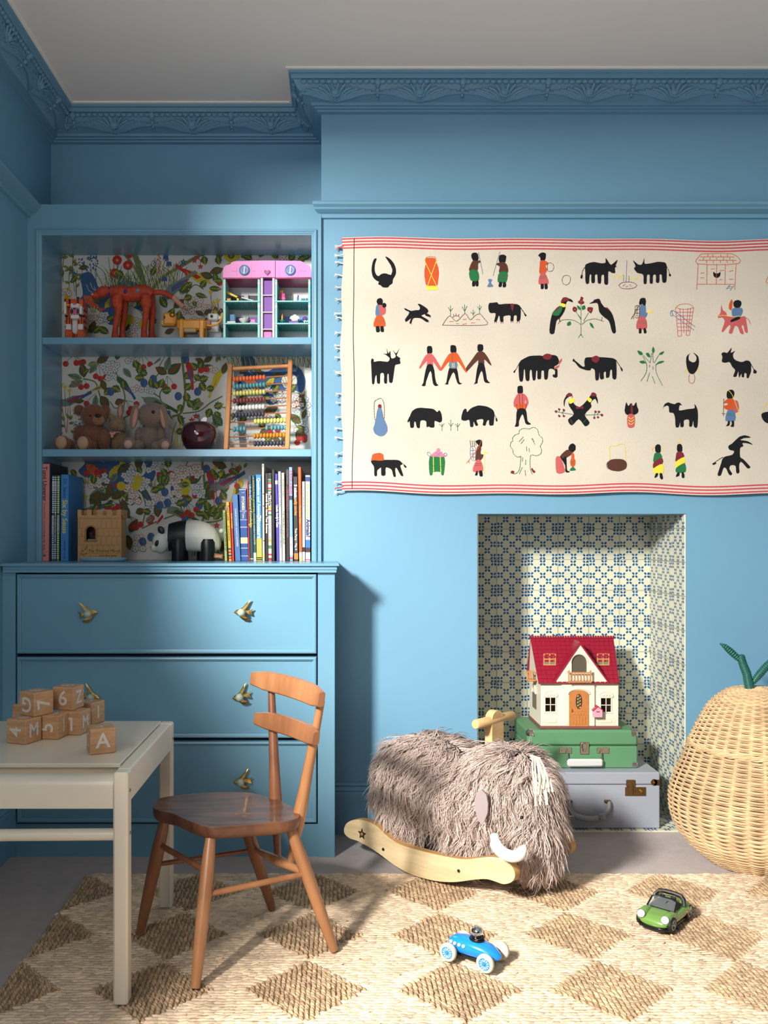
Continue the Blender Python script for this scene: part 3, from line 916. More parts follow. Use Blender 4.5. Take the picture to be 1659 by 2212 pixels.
for k in range(4):
    stroke(m, [(u, ytop(u) + 3.2 + k * 6.6) for u in us], 2.9, RED, .0005, TP)
    if k < 3: stroke(m, [(u, ybot(u) - 4.0 - k * 7.0) for u in us], 3.0, RED, .0005, TP)
BT = EC['k']
q = [(763 + 2.5 * math.sin(v / 60) + (3.5 * math.exp(-((v - 640) / 80) ** 2)), v) for v in range(516, 1062, 12)]
stroke(m, q, 1.4, BT, .0007, TP)
for src, T in ((E0, T0), (E1, T1), (E2, T2), (E3, T3)):
    for li, line in enumerate(src.split('\n')):
        hd, body = line.split(':'); pts = [tuple(float(c) for c in q.split(',')) for q in body.split()]
        st = hd[0] == '-'; col = EC[hd[1] if st else hd[0]]; pts = [T(*p) for p in pts]; lift = .0008 + .00005 * (li % 12)
        if st:
            wd = float(hd[2:]) / 3.3 * 1.05
            ps = smooth(pts, False, 3) if len(pts) > 2 and len(pts) < 30 else subdiv(pts, 6)
            # a line of small stitches: the width swells and pinches along it
            ps = subdiv(ps, 1.6); L_, R_ = ribbon(ps, 1); n = len(ps)
            wv = [wd * (.95 if (i % 3) else .5) for i in range(n)]
            A = [ps[i] + (L_[i] - R_[i]) * wv[i] / 2 for i in range(n)]; B = [ps[i] - (L_[i] - R_[i]) * wv[i] / 2 for i in range(n)]
            m.add([TP(p.x, p.y, lift) for p in A] + [TP(p.x, p.y, lift) for p in B], [(i, i + 1, n + i + 1, n + i) for i in range(n - 1)], col)
        else:
            ps = smooth(pts, True, 3)
            ps = [p + Vector((random.uniform(-.25, .25), random.uniform(-.25, .25))) for p in ps]
            m.poly([TP(p.x, p.y, lift) for p in ps], col)
m.build('cloth', hang, 40)
FR = M('fringe_cotton', (228, 222, 208), .95)
for i, v in enumerate([549, 570, 597, 619, 644, 676, 690, 715, 742, 769, 741 + 14, 802, 810, 853, 869, 898, 927, 949, 976, 1002, 1011, 1038, 527, 533, 1051, 1060]):
    m = MB(); red = v in (533, 1051); u0 = 740; L_ = random.uniform(11, 16); dy = random.choice((-1, 1)) * random.uniform(1, 5) + (4 if v < 540 else 0)
    pts = [TP(u0 + 2, v, .001)] + [P(u0 - L_ * f, v + dy * math.sin(f * 2.4), 2.986 - .004 * math.sin(f * 3)) for f in (.2, .4, .6, .8)]
    m.tube(pts, [.0016, .0017, .0019, .0022, .0026], RED if red else FR, 6)
    e = pts[-1]
    for k in range(7):
        an = random.uniform(-1, 1); m.tube([e, e + Vector((-.006, random.uniform(-.002, .002), .005 * an)), e + Vector((-.010, random.uniform(-.003, .002), .008 * an - .002))], [.0012, .0009, .0004], RED if red and k % 2 else FR, 4)
    t = m.build('tassel', hang, 60)
    if red: t['label'] = 'red and white twisted tassel'
# ================================================================ floral papered back of the bookcase (a printed surface: flat shapes on one panel)
PAPER = M('paper_ground', (214, 211, 204), .75)
pc = lambda n, c: M('print_' + n, c, .75, var=.06, vs=60)
G1, G2, G3 = pc('dark_green', (56, 92, 48)), pc('olive', (112, 124, 72)), pc('grey_green', (122, 134, 112))
PY, PR, PB, PO, PW, PK, PGY, PV = pc('yellow', (206, 184, 44)), pc('red', (184, 44, 44)), pc('blue', (58, 92, 138)), pc('orange', (206, 96, 50)), pc('white', (214, 214, 210)), pc('darkline', (52, 54, 54)), pc('grey', (110, 126, 130)), pc('plum', (128, 60, 92))
wp = MB(); LIFT = [0.0]
def W3(u, v, l=0):
    return P(u, v, YW - .0004 - LIFT[0] - l)
def lay():
    LIFT[0] += .0000013
def wpoly(pts, mat, nl=0):
    if not nl: lay()
    wp.poly([W3(x, y) for x, y in pts], mat)
def wstroke(pts, wd, mat, nl=0):
    if not nl: lay()
    ps = smooth(pts, False, 4) if len(pts) > 2 else [Vector(p) for p in pts]; L_, R_ = ribbon(ps, wd); n = len(ps)
    wp.add([W3(p.x, p.y) for p in L_] + [W3(p.x, p.y) for p in R_], [(i, i + 1, n + i + 1, n + i) for i in range(n - 1)], mat)
def wcirc(x, y, r, mat, n=12, ry=None, nl=0): wpoly([(x + r * math.cos(6.2832 * i / n), y + (ry or r) * math.sin(6.2832 * i / n)) for i in range(n)], mat, nl)
def leaf(x, y, a, L_, W_, mat=None, vein=None, serr=0):
    a = math.radians(a); ca, sa = math.cos(a), math.sin(a); R_ = lambda p, q: (x + p * ca + q * sa, y - p * sa + q * ca)
    pts = []; n = 9
    for i in range(n + 1): t = i / n; pts.append((t * L_, W_ * .5 * math.sin(math.pi * t ** .85) * (1 + serr * (.22 if i % 2 else -.1))))
    for i in range(n - 1, 0, -1): t = i / n; pts.append((t * L_, -W_ * .5 * math.sin(math.pi * t ** .85) * (1 + serr * (.22 if i % 2 else -.1))))
    wpoly([R_(*p) for p in pts], mat or G1)
    vein = vein or PR; wstroke([R_(.05 * L_, 0), R_(.92 * L_, 0)], max(.7, W_ * .07), vein)
    for t in (.25, .42, .6, .75):
        for s in (-1, 1): wstroke([R_(t * L_, 0), R_((t + .13) * L_, s * W_ * .30 * (1 - .5 * t))], max(.5, W_ * .05), vein, 1)
def leafy(x, y, a, L_, W_): leaf(x, y, a, L_, W_, G1, PY, 1)
def cherry(x, y, r=6.5): wcirc(x, y, r, PR); wstroke([(x + r * .3, y - r * .6), (x + r * .6, y), (x + r * .4, y + r * .5)], .9, PO)
def cherries(x, y, pts):
    for i, (a, b) in enumerate(pts): wstroke([(x, y), (x + a * .6, y + b * .4), (x + a, y + b)], .9, G1)
    for a, b in pts: cherry(x + a, y + b)
def plum(x, y, r=8): wcirc(x, y, r, PB, 14, r * 1.18); wstroke([(x + r * .1, y - r * 1.1), (x + r * .45, y), (x + r * .1, y + r)], .9, G3)
def flower(x, y, r, mat):
    for ph in (0, 1):
        for k in range(5):
            a = 6.2832 * k / 5 + x; cx, cy = x + r * .6 * math.cos(a), y + r * .6 * math.sin(a)
            wcirc(cx, cy, r * .5 - .85 * ph, PW if ph else mat, 9, None, k > 0)
    wcirc(x, y, r * .24, PY, 6)
def blossom(x, y, n, mat, sp=9, r=7):
    o = [(0, 0), (1, .35), (-.9, .45), (.45, -.95), (-.5, -.9), (.1, 1.1), (1.5, -.6), (-1.5, -.4), (1.2, 1.3), (-1.1, 1.4)]
    for a, b in o[:n]: flower(x + a * sp, y + b * sp, r, mat)
def star(x, y, r, mat):
    wpoly([(x + (r if k % 2 == 0 else r * .42) * math.cos(.6283 * k - 1.57), y + (r if k % 2 == 0 else r * .42) * math.sin(.6283 * k - 1.57)) for k in range(10)], mat); wcirc(x, y, r * .16, PY, 5)
def wbird(x, y, a, L_, body, wing=None, tail=None, flip=1):
    a = math.radians(a); ca, sa = math.cos(a), math.sin(a); R_ = lambda p, q: (x + p * L_ * ca + q * L_ * sa * flip, y - p * L_ * sa + q * L_ * ca * flip)
    wpoly([R_(*p) for p in ((-.5, .02), (-.9, -.02), (-.88, .10), (-.3, .14))], tail or body)
    wpoly([R_(*p) for p in ((-.5, .0), (-.2, -.12), (.1, -.13), (.25, -.17), (.38, -.14), (.44, -.06), (.56, -.02), (.42, .02), (.3, .1), (.05, .18), (-.3, .14))], body)
    wpoly([R_(*p) for p in ((.1, -.04), (-.2, -.06), (-.6, .0), (-.3, .08), (.0, .1))], wing or PGY); wcirc(*R_(.36, -.06), .9, PK, 5)
    for k in range(3): wstroke([R_(.02 - .1 * k, .0), R_(-.35 - .08 * k, .03 + .01 * k)], .6, PR if wing else PK)
def reeds(x, y, n=7, h=16, mats=(G1, PY)):
    for k in range(n): a = (k - n / 2) * .18; wstroke([(x + k * 1.6 - n * .8, y), (x + k * 1.6 - n * .8 + a * h * .4, y - h * .6), (x + k * 1.6 - n * .8 + a * h, y - h * random.uniform(.8, 1.15))], 1.1, mats[k % len(mats)])
def dots(x, y, w_, h_, n=24):
    for k in range(n): wcirc(x + random.uniform(-w_, w_), y + random.uniform(-h_, h_) + abs(h_) * .3, .55, PK, 4, None, k > 0)
def branch(pts, wd=3.2, mat=None):
    wstroke(pts, wd, mat or G2); ps = subdiv(smooth(pts, False, 3), 7)
    for p in ps[::1]: wcirc(p.x, p.y, .8, PR if random.random() < .5 else G1, 4, None, 1)
def pond(pts): wpoly([tuple(p) for p in smooth(pts, True, 5)], PB)
def fish(x, y, a, L_, mat):
    a = math.radians(a); ca, sa = math.cos(a), math.sin(a); R_ = lambda p, q: (x + p * L_ * ca + q * L_ * sa, y - p * L_ * sa + q * L_ * ca)
    wpoly([R_(*p) for p in ((-.5, 0), (-.2, -.2), (.2, -.17), (.5, 0), (.2, .17), (-.2, .2))], mat); wpoly([R_(*p) for p in ((.42, 0), (.75, -.22), (.65, 0), (.78, .2))], mat)
    for k in range(5): wstroke([R_(-.2 + .12 * k, -.12), R_(-.16 + .12 * k, .12)], .6, PR if mat is not PY else G1)
wp.add([P(120, 520, YW), P(690, 520, YW), P(690, 1260, YW), P(120, 1260, YW)], [(0, 3, 2, 1)], PAPER)
wp.v = [(x, y, z) for x, y, z in wp.v]
# --- middle bay (branches first, then the things that sit on them)
def bay_mid(dx, dy, seed):
    random.seed(seed); o = lambda L: [(a + dx, b + dy) for a, b in L]
    for b_, w_ in (([(372, 900), (392, 890), (400, 850), (396, 800), (392, 762)], 5), ([(372, 905), (350, 870), (345, 852), (352, 838)], 3), ([(395, 893), (430, 888), (455, 870), (480, 856)], 3), ([(345, 858), (330, 845), (336, 815), (352, 800), (360, 790)], 3), ([(180, 818), (205, 825), (213, 845), (220, 872)], 3), ([(262, 900), (270, 860), (262, 830), (252, 810), (247, 780)], 3), ([(398, 838), (425, 822), (430, 800), (450, 795)], 2.2), ([(350, 870), (300, 888), (262, 905)], 2.6), ([(362, 760), (350, 780), (340, 800)], 2.2)):
        branch(o(b_), w_)
    def C(x, y, L): cherries(x + dx, y + dy, L)
    C(160, 768, [(-18, 18), (5, 16), (14, 16), (20, 14)]); C(181, 818, [(-6, 18), (6, 16)]); C(211, 785, [(-4, 28), (6, 33), (17, 30)]); C(305, 765, [(-6, 25), (5, 28), (19, 22)]); C(361, 812, [(-6, 22), (1, 29), (15, 23)]); C(208, 850, [(-21, 22)]); C(271, 865, [(8, 26), (12, 18), (24, 8)]); C(660, 930, [(-18, 26), (-2, 20)])
    for x, y, a, L_, W_ in ((182, 816, 100, 34, 18), (178, 818, 165, 34, 14), (178, 822, 205, 34, 15), (208, 784, 30, 34, 16), (208, 786, 235, 26, 14), (252, 778, 80, 36, 18), (266, 795, 310, 28, 14), (218, 855, 300, 34, 20), (205, 880, 85, 28, 13), (361, 808, 150, 30, 18), (362, 808, 38, 38, 22), (358, 802, 75, 34, 15), (248, 872, 20, 22, 16)):
        leaf(x + dx, y + dy, a, L_, W_, G1 if W_ > 15 else G3, PR if W_ > 15 else G1)
    for x, y, a in ((318, 810, 150), (300, 808, 80), (312, 815, 185), (240, 838, 225), (242, 835, 330), (345, 838, 70), (342, 840, 120), (350, 845, 10), (398, 818, 45), (398, 842, 40), (430, 798, 70), (425, 800, 130), (440, 800, 30), (430, 822, 20), (432, 826, 300), (418, 880, 130), (420, 878, 60), (455, 882, 250), (462, 880, 20), (466, 888, 290), (405, 868, 100), (430, 870, 230)):
        leafy(x + dx, y + dy, a, 22, 16)
    for x, y in ((311, 827), (331, 819), (239, 846), (385, 856), (401, 777), (427, 846)): plum(x + dx, y + dy)
    for x, y, n, mt in ((238, 795, 8, PB), (285, 775, 4, PB), (296, 838, 3, PR), (318, 842, 2, PB), (455, 797, 3, PR), (242, 812, 3, PB), (650, 925, 5, PB), (560, 878, 5, PR), (645, 870, 5, PB)): blossom(x + dx, y + dy, n, mt, 10, 7)
    wbird(216 + dx, 836 + dy, 20, 34, PY, G3); wbird(267 + dx, 830 + dy, 125, 46, G1, PB, PB); wbird(150 + dx, 866 + dy, 205, 58, PGY, PV, PB, -1); wbird(410 + dx, 802 + dy, 96, 46, PR, PB); wbird(468 + dx, 820 + dy, 70, 48, PY, PY, None, -1); wbird(335 + dx, 870 + dy, 155, 60, G3, G1, G1); wbird(345 + dx, 775 + dy, 40, 34, PW, PGY)
    for x, y in ((140, 838), (150, 845), (133, 832)):
        wpoly([(x - 7 + dx, y - 6 + dy), (x + dx, y + 5 + dy), (x + 7 + dx, y - 6 + dy), (x + 2 + dx, y - 2 + dy), (x + dx, y - 8 + dy), (x - 3 + dx, y - 2 + dy)], PY); wstroke([(x + dx, y + 4 + dy), (x + 2 + dx, y + 60 + dy)], 1, G1)
    wstroke(o([(131, 850), (137, 900), (143, 935)]), 1.2, PR); wstroke(o([(147, 880), (146, 910), (144, 935)]), 1.2, PR)
    for x, y, a in ((150, 905, 120), (150, 908, 60), (148, 915, 10), (142, 922, 160), (138, 910, 100), (152, 930, 330), (158, 895, 40), (136, 935, 200), (470, 770, 260), (482, 775, 60), (476, 780, 110)): leaf(x + dx, y + dy, a, 14, 6, G1, PY)
    for k in range(26): wcirc(random.uniform(160, 178) + dx, random.uniform(905, 940) + dy, 1.7, PB, 5)
    star(393 + dx, 905 + dy, 9, PB); star(414 + dx, 908 + dy, 8, PR); star(423 + dx, 899 + dy, 8, PR); star(365 + dx, 890 + dy, 6, PB)
    for k in range(9): x = 370 + k * 5; wstroke(o([(x, 965), (x + random.uniform(-6, 8), 935), (x + random.uniform(-14, 14), 905 + random.uniform(0, 15))]), 1.6, random.choice((G1, G2, PY, G3)))
    leafy(380 + dx, 935 + dy, 20, 20, 14); leaf(455 + dx, 925 + dy, 40, 30, 16, G3, G1); leaf(480 + dx, 920 + dy, 130, 34, 20, G1, G3); leafy(360 + dx, 925 + dy, 120, 20, 12)
bay_mid(0, 0, 3)
# the pond with fish: right side of the middle bay, and its repeats above and below
def bay_pond(dx, dy, seed, k=1.0):
    random.seed(seed)
    q = lambda L: [(dx + a * k, dy + b * k) for a, b in L]
    pond(q([(0, -5), (20, -12), (32, 2), (40, 20), (60, 24), (85, 8), (110, 8), (130, 20), (140, 45), (132, 70), (105, 60), (88, 72), (78, 92), (60, 96), (46, 75), (30, 62), (8, 62), (-6, 50), (6, 36), (4, 14)]))
    wpoly(q([(22 * 1 + 20 + 16 * math.cos(t), 5 + 30 + 8 * math.sin(t)) for t in np.linspace(0, 6.0, 8)]), PB)
    fish(dx + 24 * k, dy + 50 * k, -40, 44 * k, PO); fish(dx + 62 * k, dy + 50 * k, 50, 34 * k, PY)
    wcirc(dx + 105 * k, dy + 45 * k, 17 * k, PW, 16); reeds(dx + 105 * k, dy + 60 * k, 8, 28 * k)
    for x, y in ((10, 74), (48, 92), (90, 92), (135, 82), (30, 72)): reeds(dx + x * k, dy + y * k, 6, 14 * k); dots(dx + x * k, dy + y * k + 3, 12, 5, 14)
    for a, b in ((14, 14), (22, 10), (30, 18)): wstroke(q([(a, b), (a + 5, b + 12), (a + 12, b + 16)]), .8, PW)
bay_pond(520, 778, 5)
for x in range(500, 680, 11): reeds(x, 800 - random.uniform(0, 10), 4, 26, (G1, PY, G2)); dots(x, 800, 8, 3, 6)
for x, y, n, mt in ((600, 860, 5, PB), (570, 900, 6, PR), (648, 900, 8, PB), (655, 872, 4, PB), (520, 940, 4, PB)): blossom(x, y, n, mt, 10, 7)
for x, y, a in ((640, 880, 60), (655, 885, 100), (600, 880, 200), (560, 940, 30), (640, 950, 60), (520, 890, 80), (650, 915, 140)): leaf(x, y, a, 34, 18, G1, PR)
for x, y in ((520, 870), (590, 850), (575, 955)): leafy(x, y, 60, 22, 16)
cherries(650, 925, [(-4, 22), (8, 18)]); cherries(590, 915, [(-6, 20), (10, 14)])
# --- upper bay
random.seed(11)
for b_, w_ in (([(310, 728), (314, 660), (306, 600), (290, 545)], 12), ([(318, 640), (350, 600), (400, 570), (440, 545)], 7), ([(304, 600), (285, 570), (268, 548)], 6), ([(300, 660), (285, 620), (262, 590)], 4)): branch(b_, w_)
bay_pond(172, 600, 6, 1.05)
for x in range(232, 400, 9): reeds(x, 640 + random.uniform(-20, 0), 5, random.uniform(35, 70), (G1, PY, G2, G3))
dots(200, 600, 40, 10, 50); dots(262, 615, 45, 6, 50); dots(400, 640, 30, 12, 40); dots(165, 610, 20, 6, 20)
for x, y in ((136, 570), (150, 590), (165, 600), (158, 560)):
    wstroke([(x, y + 40), (x - 1, y + 10), (x + 2, y - 16)], 1.3, G1)
    for a in (20, 60, 120, 160, 200, 340): leaf(x, y + random.uniform(-12, 22), a, 13, 5, G1, PY)
for x, y in ((176, 566), (195, 560), (206, 558), (158, 590), (190, 578), (205, 576)):
    for k in range(9): wcirc(x + random.uniform(-6, 6), y + random.uniform(-7, 7), 1.9, PB, 6)
    wstroke([(x, y + 8), (x + 3, y + 40)], 1, G1)
for x, y in ((253, 562), (276, 573), (248, 590)):
    wcirc(x, y, 10.5, PR, 10); wcirc(x, y, 4, PO, 8); wcirc(x, y, 2, PY, 6); wstroke([(x, y + 8), (x + 4, y + 60)], 1.5, G1)
for x, y in ((257, 610), (262, 618), (270, 622)): leaf(x, y, random.choice((50, 120, 70)), 22, 7, G3, G1)
cherry(280, 551, 7)
for k in range(14): wcirc(344 + (k % 3) * 2 - 2, 552 + k * 3, 1.8, PO, 6)
for k in range(6): wcirc(332 + (k % 2) * 2, 564 + k * 3, 1.6, PV, 5)
star(396, 566, 8, PB); star(360, 560, 6, PB)
for x, y in ((420, 563), (427, 556), (436, 563), (433, 576), (404, 594), (402, 606)): star(x, y, 7, PR)
for x, y in ((355, 605), (365, 572), (358, 558)): wpoly([(x - 5, y - 7), (x + 5, y - 7), (x + 6, y + 5), (x + 2, y + 1), (x, y + 7), (x - 2, y + 1), (x - 6, y + 5)], PB)
wbird(428, 598, -30, 62, PY, PR, PR); wbird(375, 625, 215, 70, PGY, PB, G3); wbird(145, 640, 75, 44, PY, PY); wstroke([(440, 625), (420, 615), (400, 640), (395, 660)], 1.6, G1)
for x, y, n, mt in ((420, 655, 8, PR), (445, 672, 6, PR), (405, 670, 5, PR), (200, 695, 6, PR), (225, 688, 5, PB), (290, 700, 8, PB), (282, 722, 4, PR), (462, 668, 4, PR), (140, 630, 3, PR), (618, 553, 6, PR), (632, 553, 5, PB), (420, 690, 3, PR)): blossom(x, y, n, mt, 9, 6.5)
for x, y, a in ((455, 590, 20), (460, 600, 160), (440, 700, 30), (400, 700, 130), (362, 690, 60), (360, 665, 120), (375, 665, 40), (470, 690, 100), (470, 560, 70), (440, 555, 120), (195, 720, 70), (235, 720, 150), (260, 715, 40), (480, 580, 200), (520, 556, 30), (545, 560, 150), (560, 556, 60), (600, 560, 120), (650, 560, 30)): leaf(x, y, a, 30, 16, G1, PR if a % 3 else PY)
for x, y, a in ((400, 622, 40), (405, 630, 130), (415, 640, 200), (440, 553, 280), (470, 553, 280), (385, 690, 80), (350, 700, 30), (660, 556, 200), (150, 700, 60), (335, 700, 120)): leafy(x, y, a, 20, 14)
cherries(478, 585, [(-4, 26)])
wpoly([(498, 550), (484, 546), (484, 558), (496, 566), (488, 572), (500, 570), (512, 572), (504, 564), (518, 558), (516, 546), (502, 550)], PY)
for x, y in ((455, 632), (462, 655), (470, 650), (465, 675)): wpoly([(x - 7, y - 6), (x, y + 6), (x + 7, y - 6), (x + 2, y - 2), (x, y - 8), (x - 3, y - 2)], PY); wstroke([(x, y + 5), (x + 4, y + 40)], 1, G1)
for x, y in ((310, 700), (265, 698), (280, 690)): wcirc(x, y, 11, PY, 12)
# --- lower bay (the same repeat, a drop further on)
bay_pond(176, 960, 8, 1.15)
bay_mid(45, 236, 9)
for x, y, n, mt in ((205, 1045, 4, PR), (222, 1036, 4, PB), (280, 1060, 7, PR), (305, 1045, 8, PB), (376, 1035, 8, PR), (395, 1020, 8, PR), (425, 1018, 6, PR), (385, 1060, 6, PR), (430, 1060, 6, PB), (325, 1095, 6, PB), (300, 1170, 5, PR), (300, 1182, 4, PB), (290, 1080, 5, PR)): blossom(x, y, n, mt, 9, 7)
for x, y, a in ((237, 1075, 90), (235, 1078, 160), (240, 1076, 25), (195, 1090, 60), (215, 1100, 110), (270, 1110, 100), (280, 1150, 60), (275, 1155, 280), (455, 1080, 100), (490, 1010, 160), (350, 1120, 120)): leaf(x, y, a, 34, 18, G1, PR)
cherries(237, 1080, [(-8, 14), (0, 20), (10, 20), (18, 14)]); cherries(280, 1115, [(6, 22), (14, 24), (24, 18)]); cherries(400, 1085, [(5, 22), (14, 28), (-4, 30), (24, 16)]); cherries(500, 1000, [(0, 18), (12, 16), (12, 50)])
for x, y in ((345, 1092), (362, 1086), (398, 1086), (308, 1170), (326, 1160), (400, 1125)): plum(x, y)
for x, y in ((298, 1036), (294, 1050), (262, 1050), (400, 1060), (402, 1044)): wcirc(x, y, 10, PY, 12)
for x, y, a in ((350, 1040, 60), (360, 1030, 120), (345, 1055, 200), (380, 1090, 20), (365, 1010, 100), (455, 1110, 60), (450, 1120, 130), (470, 1100, 40), (445, 1080, 200), (440, 1105, 300), (480, 1120, 80), (200, 1110, 60)): leafy(x, y, a, 22, 15)
wbird(480, 1045, 210, 62, PGY, PV, PB, -1); wbird(350, 1115, 55, 40, PW, PR)
for x, y in ((465, 1012), (476, 1026), (460, 1020)): wpoly([(x - 7, y - 6), (x, y + 6), (x + 7, y - 6), (x + 2, y - 2), (x, y - 8), (x - 3, y - 2)], PY); wstroke([(x, y + 5), (x + 3, y + 80)], 1, PR)
random.seed(21)
# filler sprigs wherever the ground would stay bare
for (y0, y1) in ((548, 728), (772, 970), (1000, 1214)):
    for k in range(46):
        x = 135 + (k * 0.618034 % 1) * 530; y = random.uniform(y0 + 6, y1 - 6); a = random.uniform(0, 360); c = k % 9
        if c < 3: leafy(x, y, a, random.uniform(16, 24), random.uniform(11, 15))
        elif c < 6: leaf(x, y, a, random.uniform(18, 28), random.uniform(9, 14), random.choice((G1, G1, G3)), random.choice((PR, PY)))
        elif c == 6 and x > 480: blossom(x, y, 4, random.choice((PR, PB)), 9, 6)
        elif c == 7 and x > 420: cherries(x, y, [(-6, 18), (6, 16)]); leaf(x, y, 160, 20, 11); leaf(x, y, 30, 22, 12)
        elif c == 8: wstroke([(x, y), (x + 10, y + 14), (x + 24, y + 12)], 1.8, G2); leafy(x + 20, y + 12, a, 15, 9)
# keep the print inside the panel
xa, xb, za, zb = BX0 + .0005, BX1 - .0005, BZ0, BZ1
wp.v = [(min(max(x, xa), xb), y, min(max(z, za), zb)) for x, y, z in wp.v]
ob = wp.build('back_panel', bk, None); ob['label'] = 'wallpaper of birds, cherries, blossom and ponds on a pale ground'
# ================================================================ woven seagrass rug
RUG_LIT = M('seagrass_lit', (226, 200, 170), .85, island=.22, var=.16, vs=9, bump=.4, bs=900)  # same grass as the ribs, paler to paint in the light it catches
RUG_SHADED = M('seagrass', (190, 161, 128), .85, island=.3, var=.16, vs=9, bump=.4, bs=900)  # ribbed stitches, shade between the braids painted into a darker tone
RUGB = M('rug_backing', (150, 120, 86), .95)
RT = .015; TW, TD = .3335, .2675; rx0, ry1 = -.742, 2.607; ncol, nrow = 7, 5
def make_rug():
    base = []; HZ = []
    for i in range(5):
        th = math.pi * i / 4; ring = 6
        for k in range(ring):
            a = 2 * math.pi * k / ring; base.append((-math.cos(th), math.sin(th) * math.cos(a), math.sin(th) * math.sin(a)))
    base = np.array(base); bf = []
    for i in range(4):
        for k in range(6): l = (k + 1) % 6; bf.append((i * 6 + k, i * 6 + l, (i + 1) * 6 + l, (i + 1) * 6 + k))
    bf = np.array(bf); C_ = []; A_ = []; S_ = []
    pitch = .0111; nl = 12
    for ci in range(ncol):
        for ri in range(nrow):
            cx = rx0 + TW * (ci + .5); cy = ry1 - TD * (ri + .5)
            for k in range(nl):
                hx = TW / 2 - pitch * (k + .5); hy = TD / 2 - pitch * (k + .5)
                if hy < .003: hy = .0
                for (x0, y0, x1, y1) in ((-hx, -hy, hx, -hy), (hx, -hy, hx, hy), (hx, hy, -hx, hy), (-hx, hy, -hx, -hy)):
                    L_ = math.hypot(x1 - x0, y1 - y0)
                    if L_ < .004: continue
                    horiz = abs(y1 - y0) < 1e-6; st = .0105; n = max(1, int(L_ / st)); an = math.atan2(y1 - y0, x1 - x0)
                    for i in range(n):
                        f = (i + .5) / n; jx = rng.normal(0, .0006, 2)
                        rr = .006                                      # rounded corners
                        px, py = cx + x0 + (x1 - x0) * f + jx[0], cy + y0 + (y1 - y0) * f + jx[1]
                        dx, dy = px - cx, py - cy
                        cr = .03 * max(0, 1 - (hx - abs(dx)) / .03) * max(0, 1 - (hy - abs(dy)) / .03) * (k < 9)
                        px -= math.copysign(cr * .05, dx); py -= math.copysign(cr * .05, dy)
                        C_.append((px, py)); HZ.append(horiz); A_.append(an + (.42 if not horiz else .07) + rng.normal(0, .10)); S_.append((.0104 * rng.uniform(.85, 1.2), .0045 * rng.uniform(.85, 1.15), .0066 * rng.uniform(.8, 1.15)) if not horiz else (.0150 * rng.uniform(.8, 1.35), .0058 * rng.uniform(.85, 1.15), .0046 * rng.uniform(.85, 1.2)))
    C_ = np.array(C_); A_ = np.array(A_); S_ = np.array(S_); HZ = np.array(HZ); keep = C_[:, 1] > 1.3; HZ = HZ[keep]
    C_, A_, S_ = C_[keep], A_[keep], S_[keep]; n = len(C_)
    v = base[None] * S_[:, None, :]; ca, sa = np.cos(A_)[:, None], np.sin(A_)[:, None]
    x = v[..., 0] * ca - v[..., 1] * sa + C_[:, None, 0]; y = v[..., 0] * sa + v[..., 1] * ca + C_[:, None, 1]
    tilt = v[..., 0] * rng.normal(0, .12, n)[:, None]
    z = v[..., 2] + .0076 + tilt + rng.normal(0, .0007, n)[:, None] + .001 * np.sin(C_[:, None, 0] * 9) * np.sin(C_[:, None, 1] * 11)
    V = np.stack([x, y, z], -1).reshape(-1, 3); Fq = (bf[None] + (np.arange(n) * 30)[:, None, None]).reshape(-1, 4)
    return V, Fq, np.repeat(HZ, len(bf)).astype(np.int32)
rug = thing('rug', 'natural woven seagrass rug of square braided tiles on the carpet', 'rug', (.35, 1.95, 0))
V, Fq, HZ = make_rug(); wv = fast_mesh('weave', V, Fq, RUG_SHADED, rug); wv.data.materials.append(RUG_LIT); wv.data.polygons.foreach_set('material_index', HZ); wv.data.update()
m = MB(); m.b2((rx0 + .004, ry1 - nrow * TD + .02, .0005), (rx0 + ncol * TW - .004, ry1 - .004, .0085), RUGB, .003); m.build('backing', rug)
# ================================================================ child's table
TBL = M('table_lacquer', (230, 219, 198), .26, var=.02, vs=4); SCR = M('screw', (150, 148, 140), .3, .9)
tb = thing('childs_table', "cream lacquered child's table with wooden letter blocks on top", 'table', (-.73, 2.12, .015))
tx0, tx1, ty0, ty1, tz = -1.02, -.447, 1.862, 2.386, .505
def legm(x, y, w=.031, d=.036, h=.489, splay=0, name='leg'):
    m = MB(); s0 = len(m.v); m.box((x, y, .015 + h / 2), (w, d, h), TBL, None, .004)
    m.v = [(a + splay * (.5 - b2 / h) * .01, b, b2) for a, b, b2 in m.v]; return m
m = legm(-.461, ty0 + .018); pass
m.cyl((-.4455, ty0 + .02, .462), (-.4438, ty0 + .02, .462), .0042, .0036, SCR, 10); m.cyl((-.4455, ty0 + .02, .372), (-.4438, ty0 + .02, .372), .0042, .0036, SCR, 10); m.build('leg', tb)
m = legm(-.463, ty1 - .019, .034, .034); m.cyl((-.4462, ty1 - .02, .462), (-.4445, ty1 - .02, .462), .004, .0034, SCR, 10); m.build('leg', tb)
legm(tx0 + .015, ty0 + .018).build('leg', tb); legm(tx0 + .015, ty1 - .018).build('leg', tb)
m = MB(); yf = ty0 + .003        # front apron with a rolled upper edge
pr = [(yf, .428), (yf, .472), (yf + .002, .482), (yf + .008, .4905), (yf + .016, .494), (yf + .03, .4945), (yf + .03, .428)]
m.prism([(tx0 + .03, y, z) for y, z in pr], (-.477 - tx0 - .03, 0, 0), TBL); m.build('front_apron', tb)
m = MB(); m.b2((-.4765, ty0 + .036, .432), (-.4485, ty1 - .036, .5035), TBL, .003); m.build('side_rail', tb)
m = MB(); m.b2((tx0, ty0 + .036, .432), (tx0 + .03, ty1 - .036, .5035), TBL, .003); m.build('side_rail', tb)
m = MB(); m.b2((tx0 + .03, ty1 - .03, .432), (-.48, ty1 - .005, .503), TBL, .003); m.build('back_apron', tb)
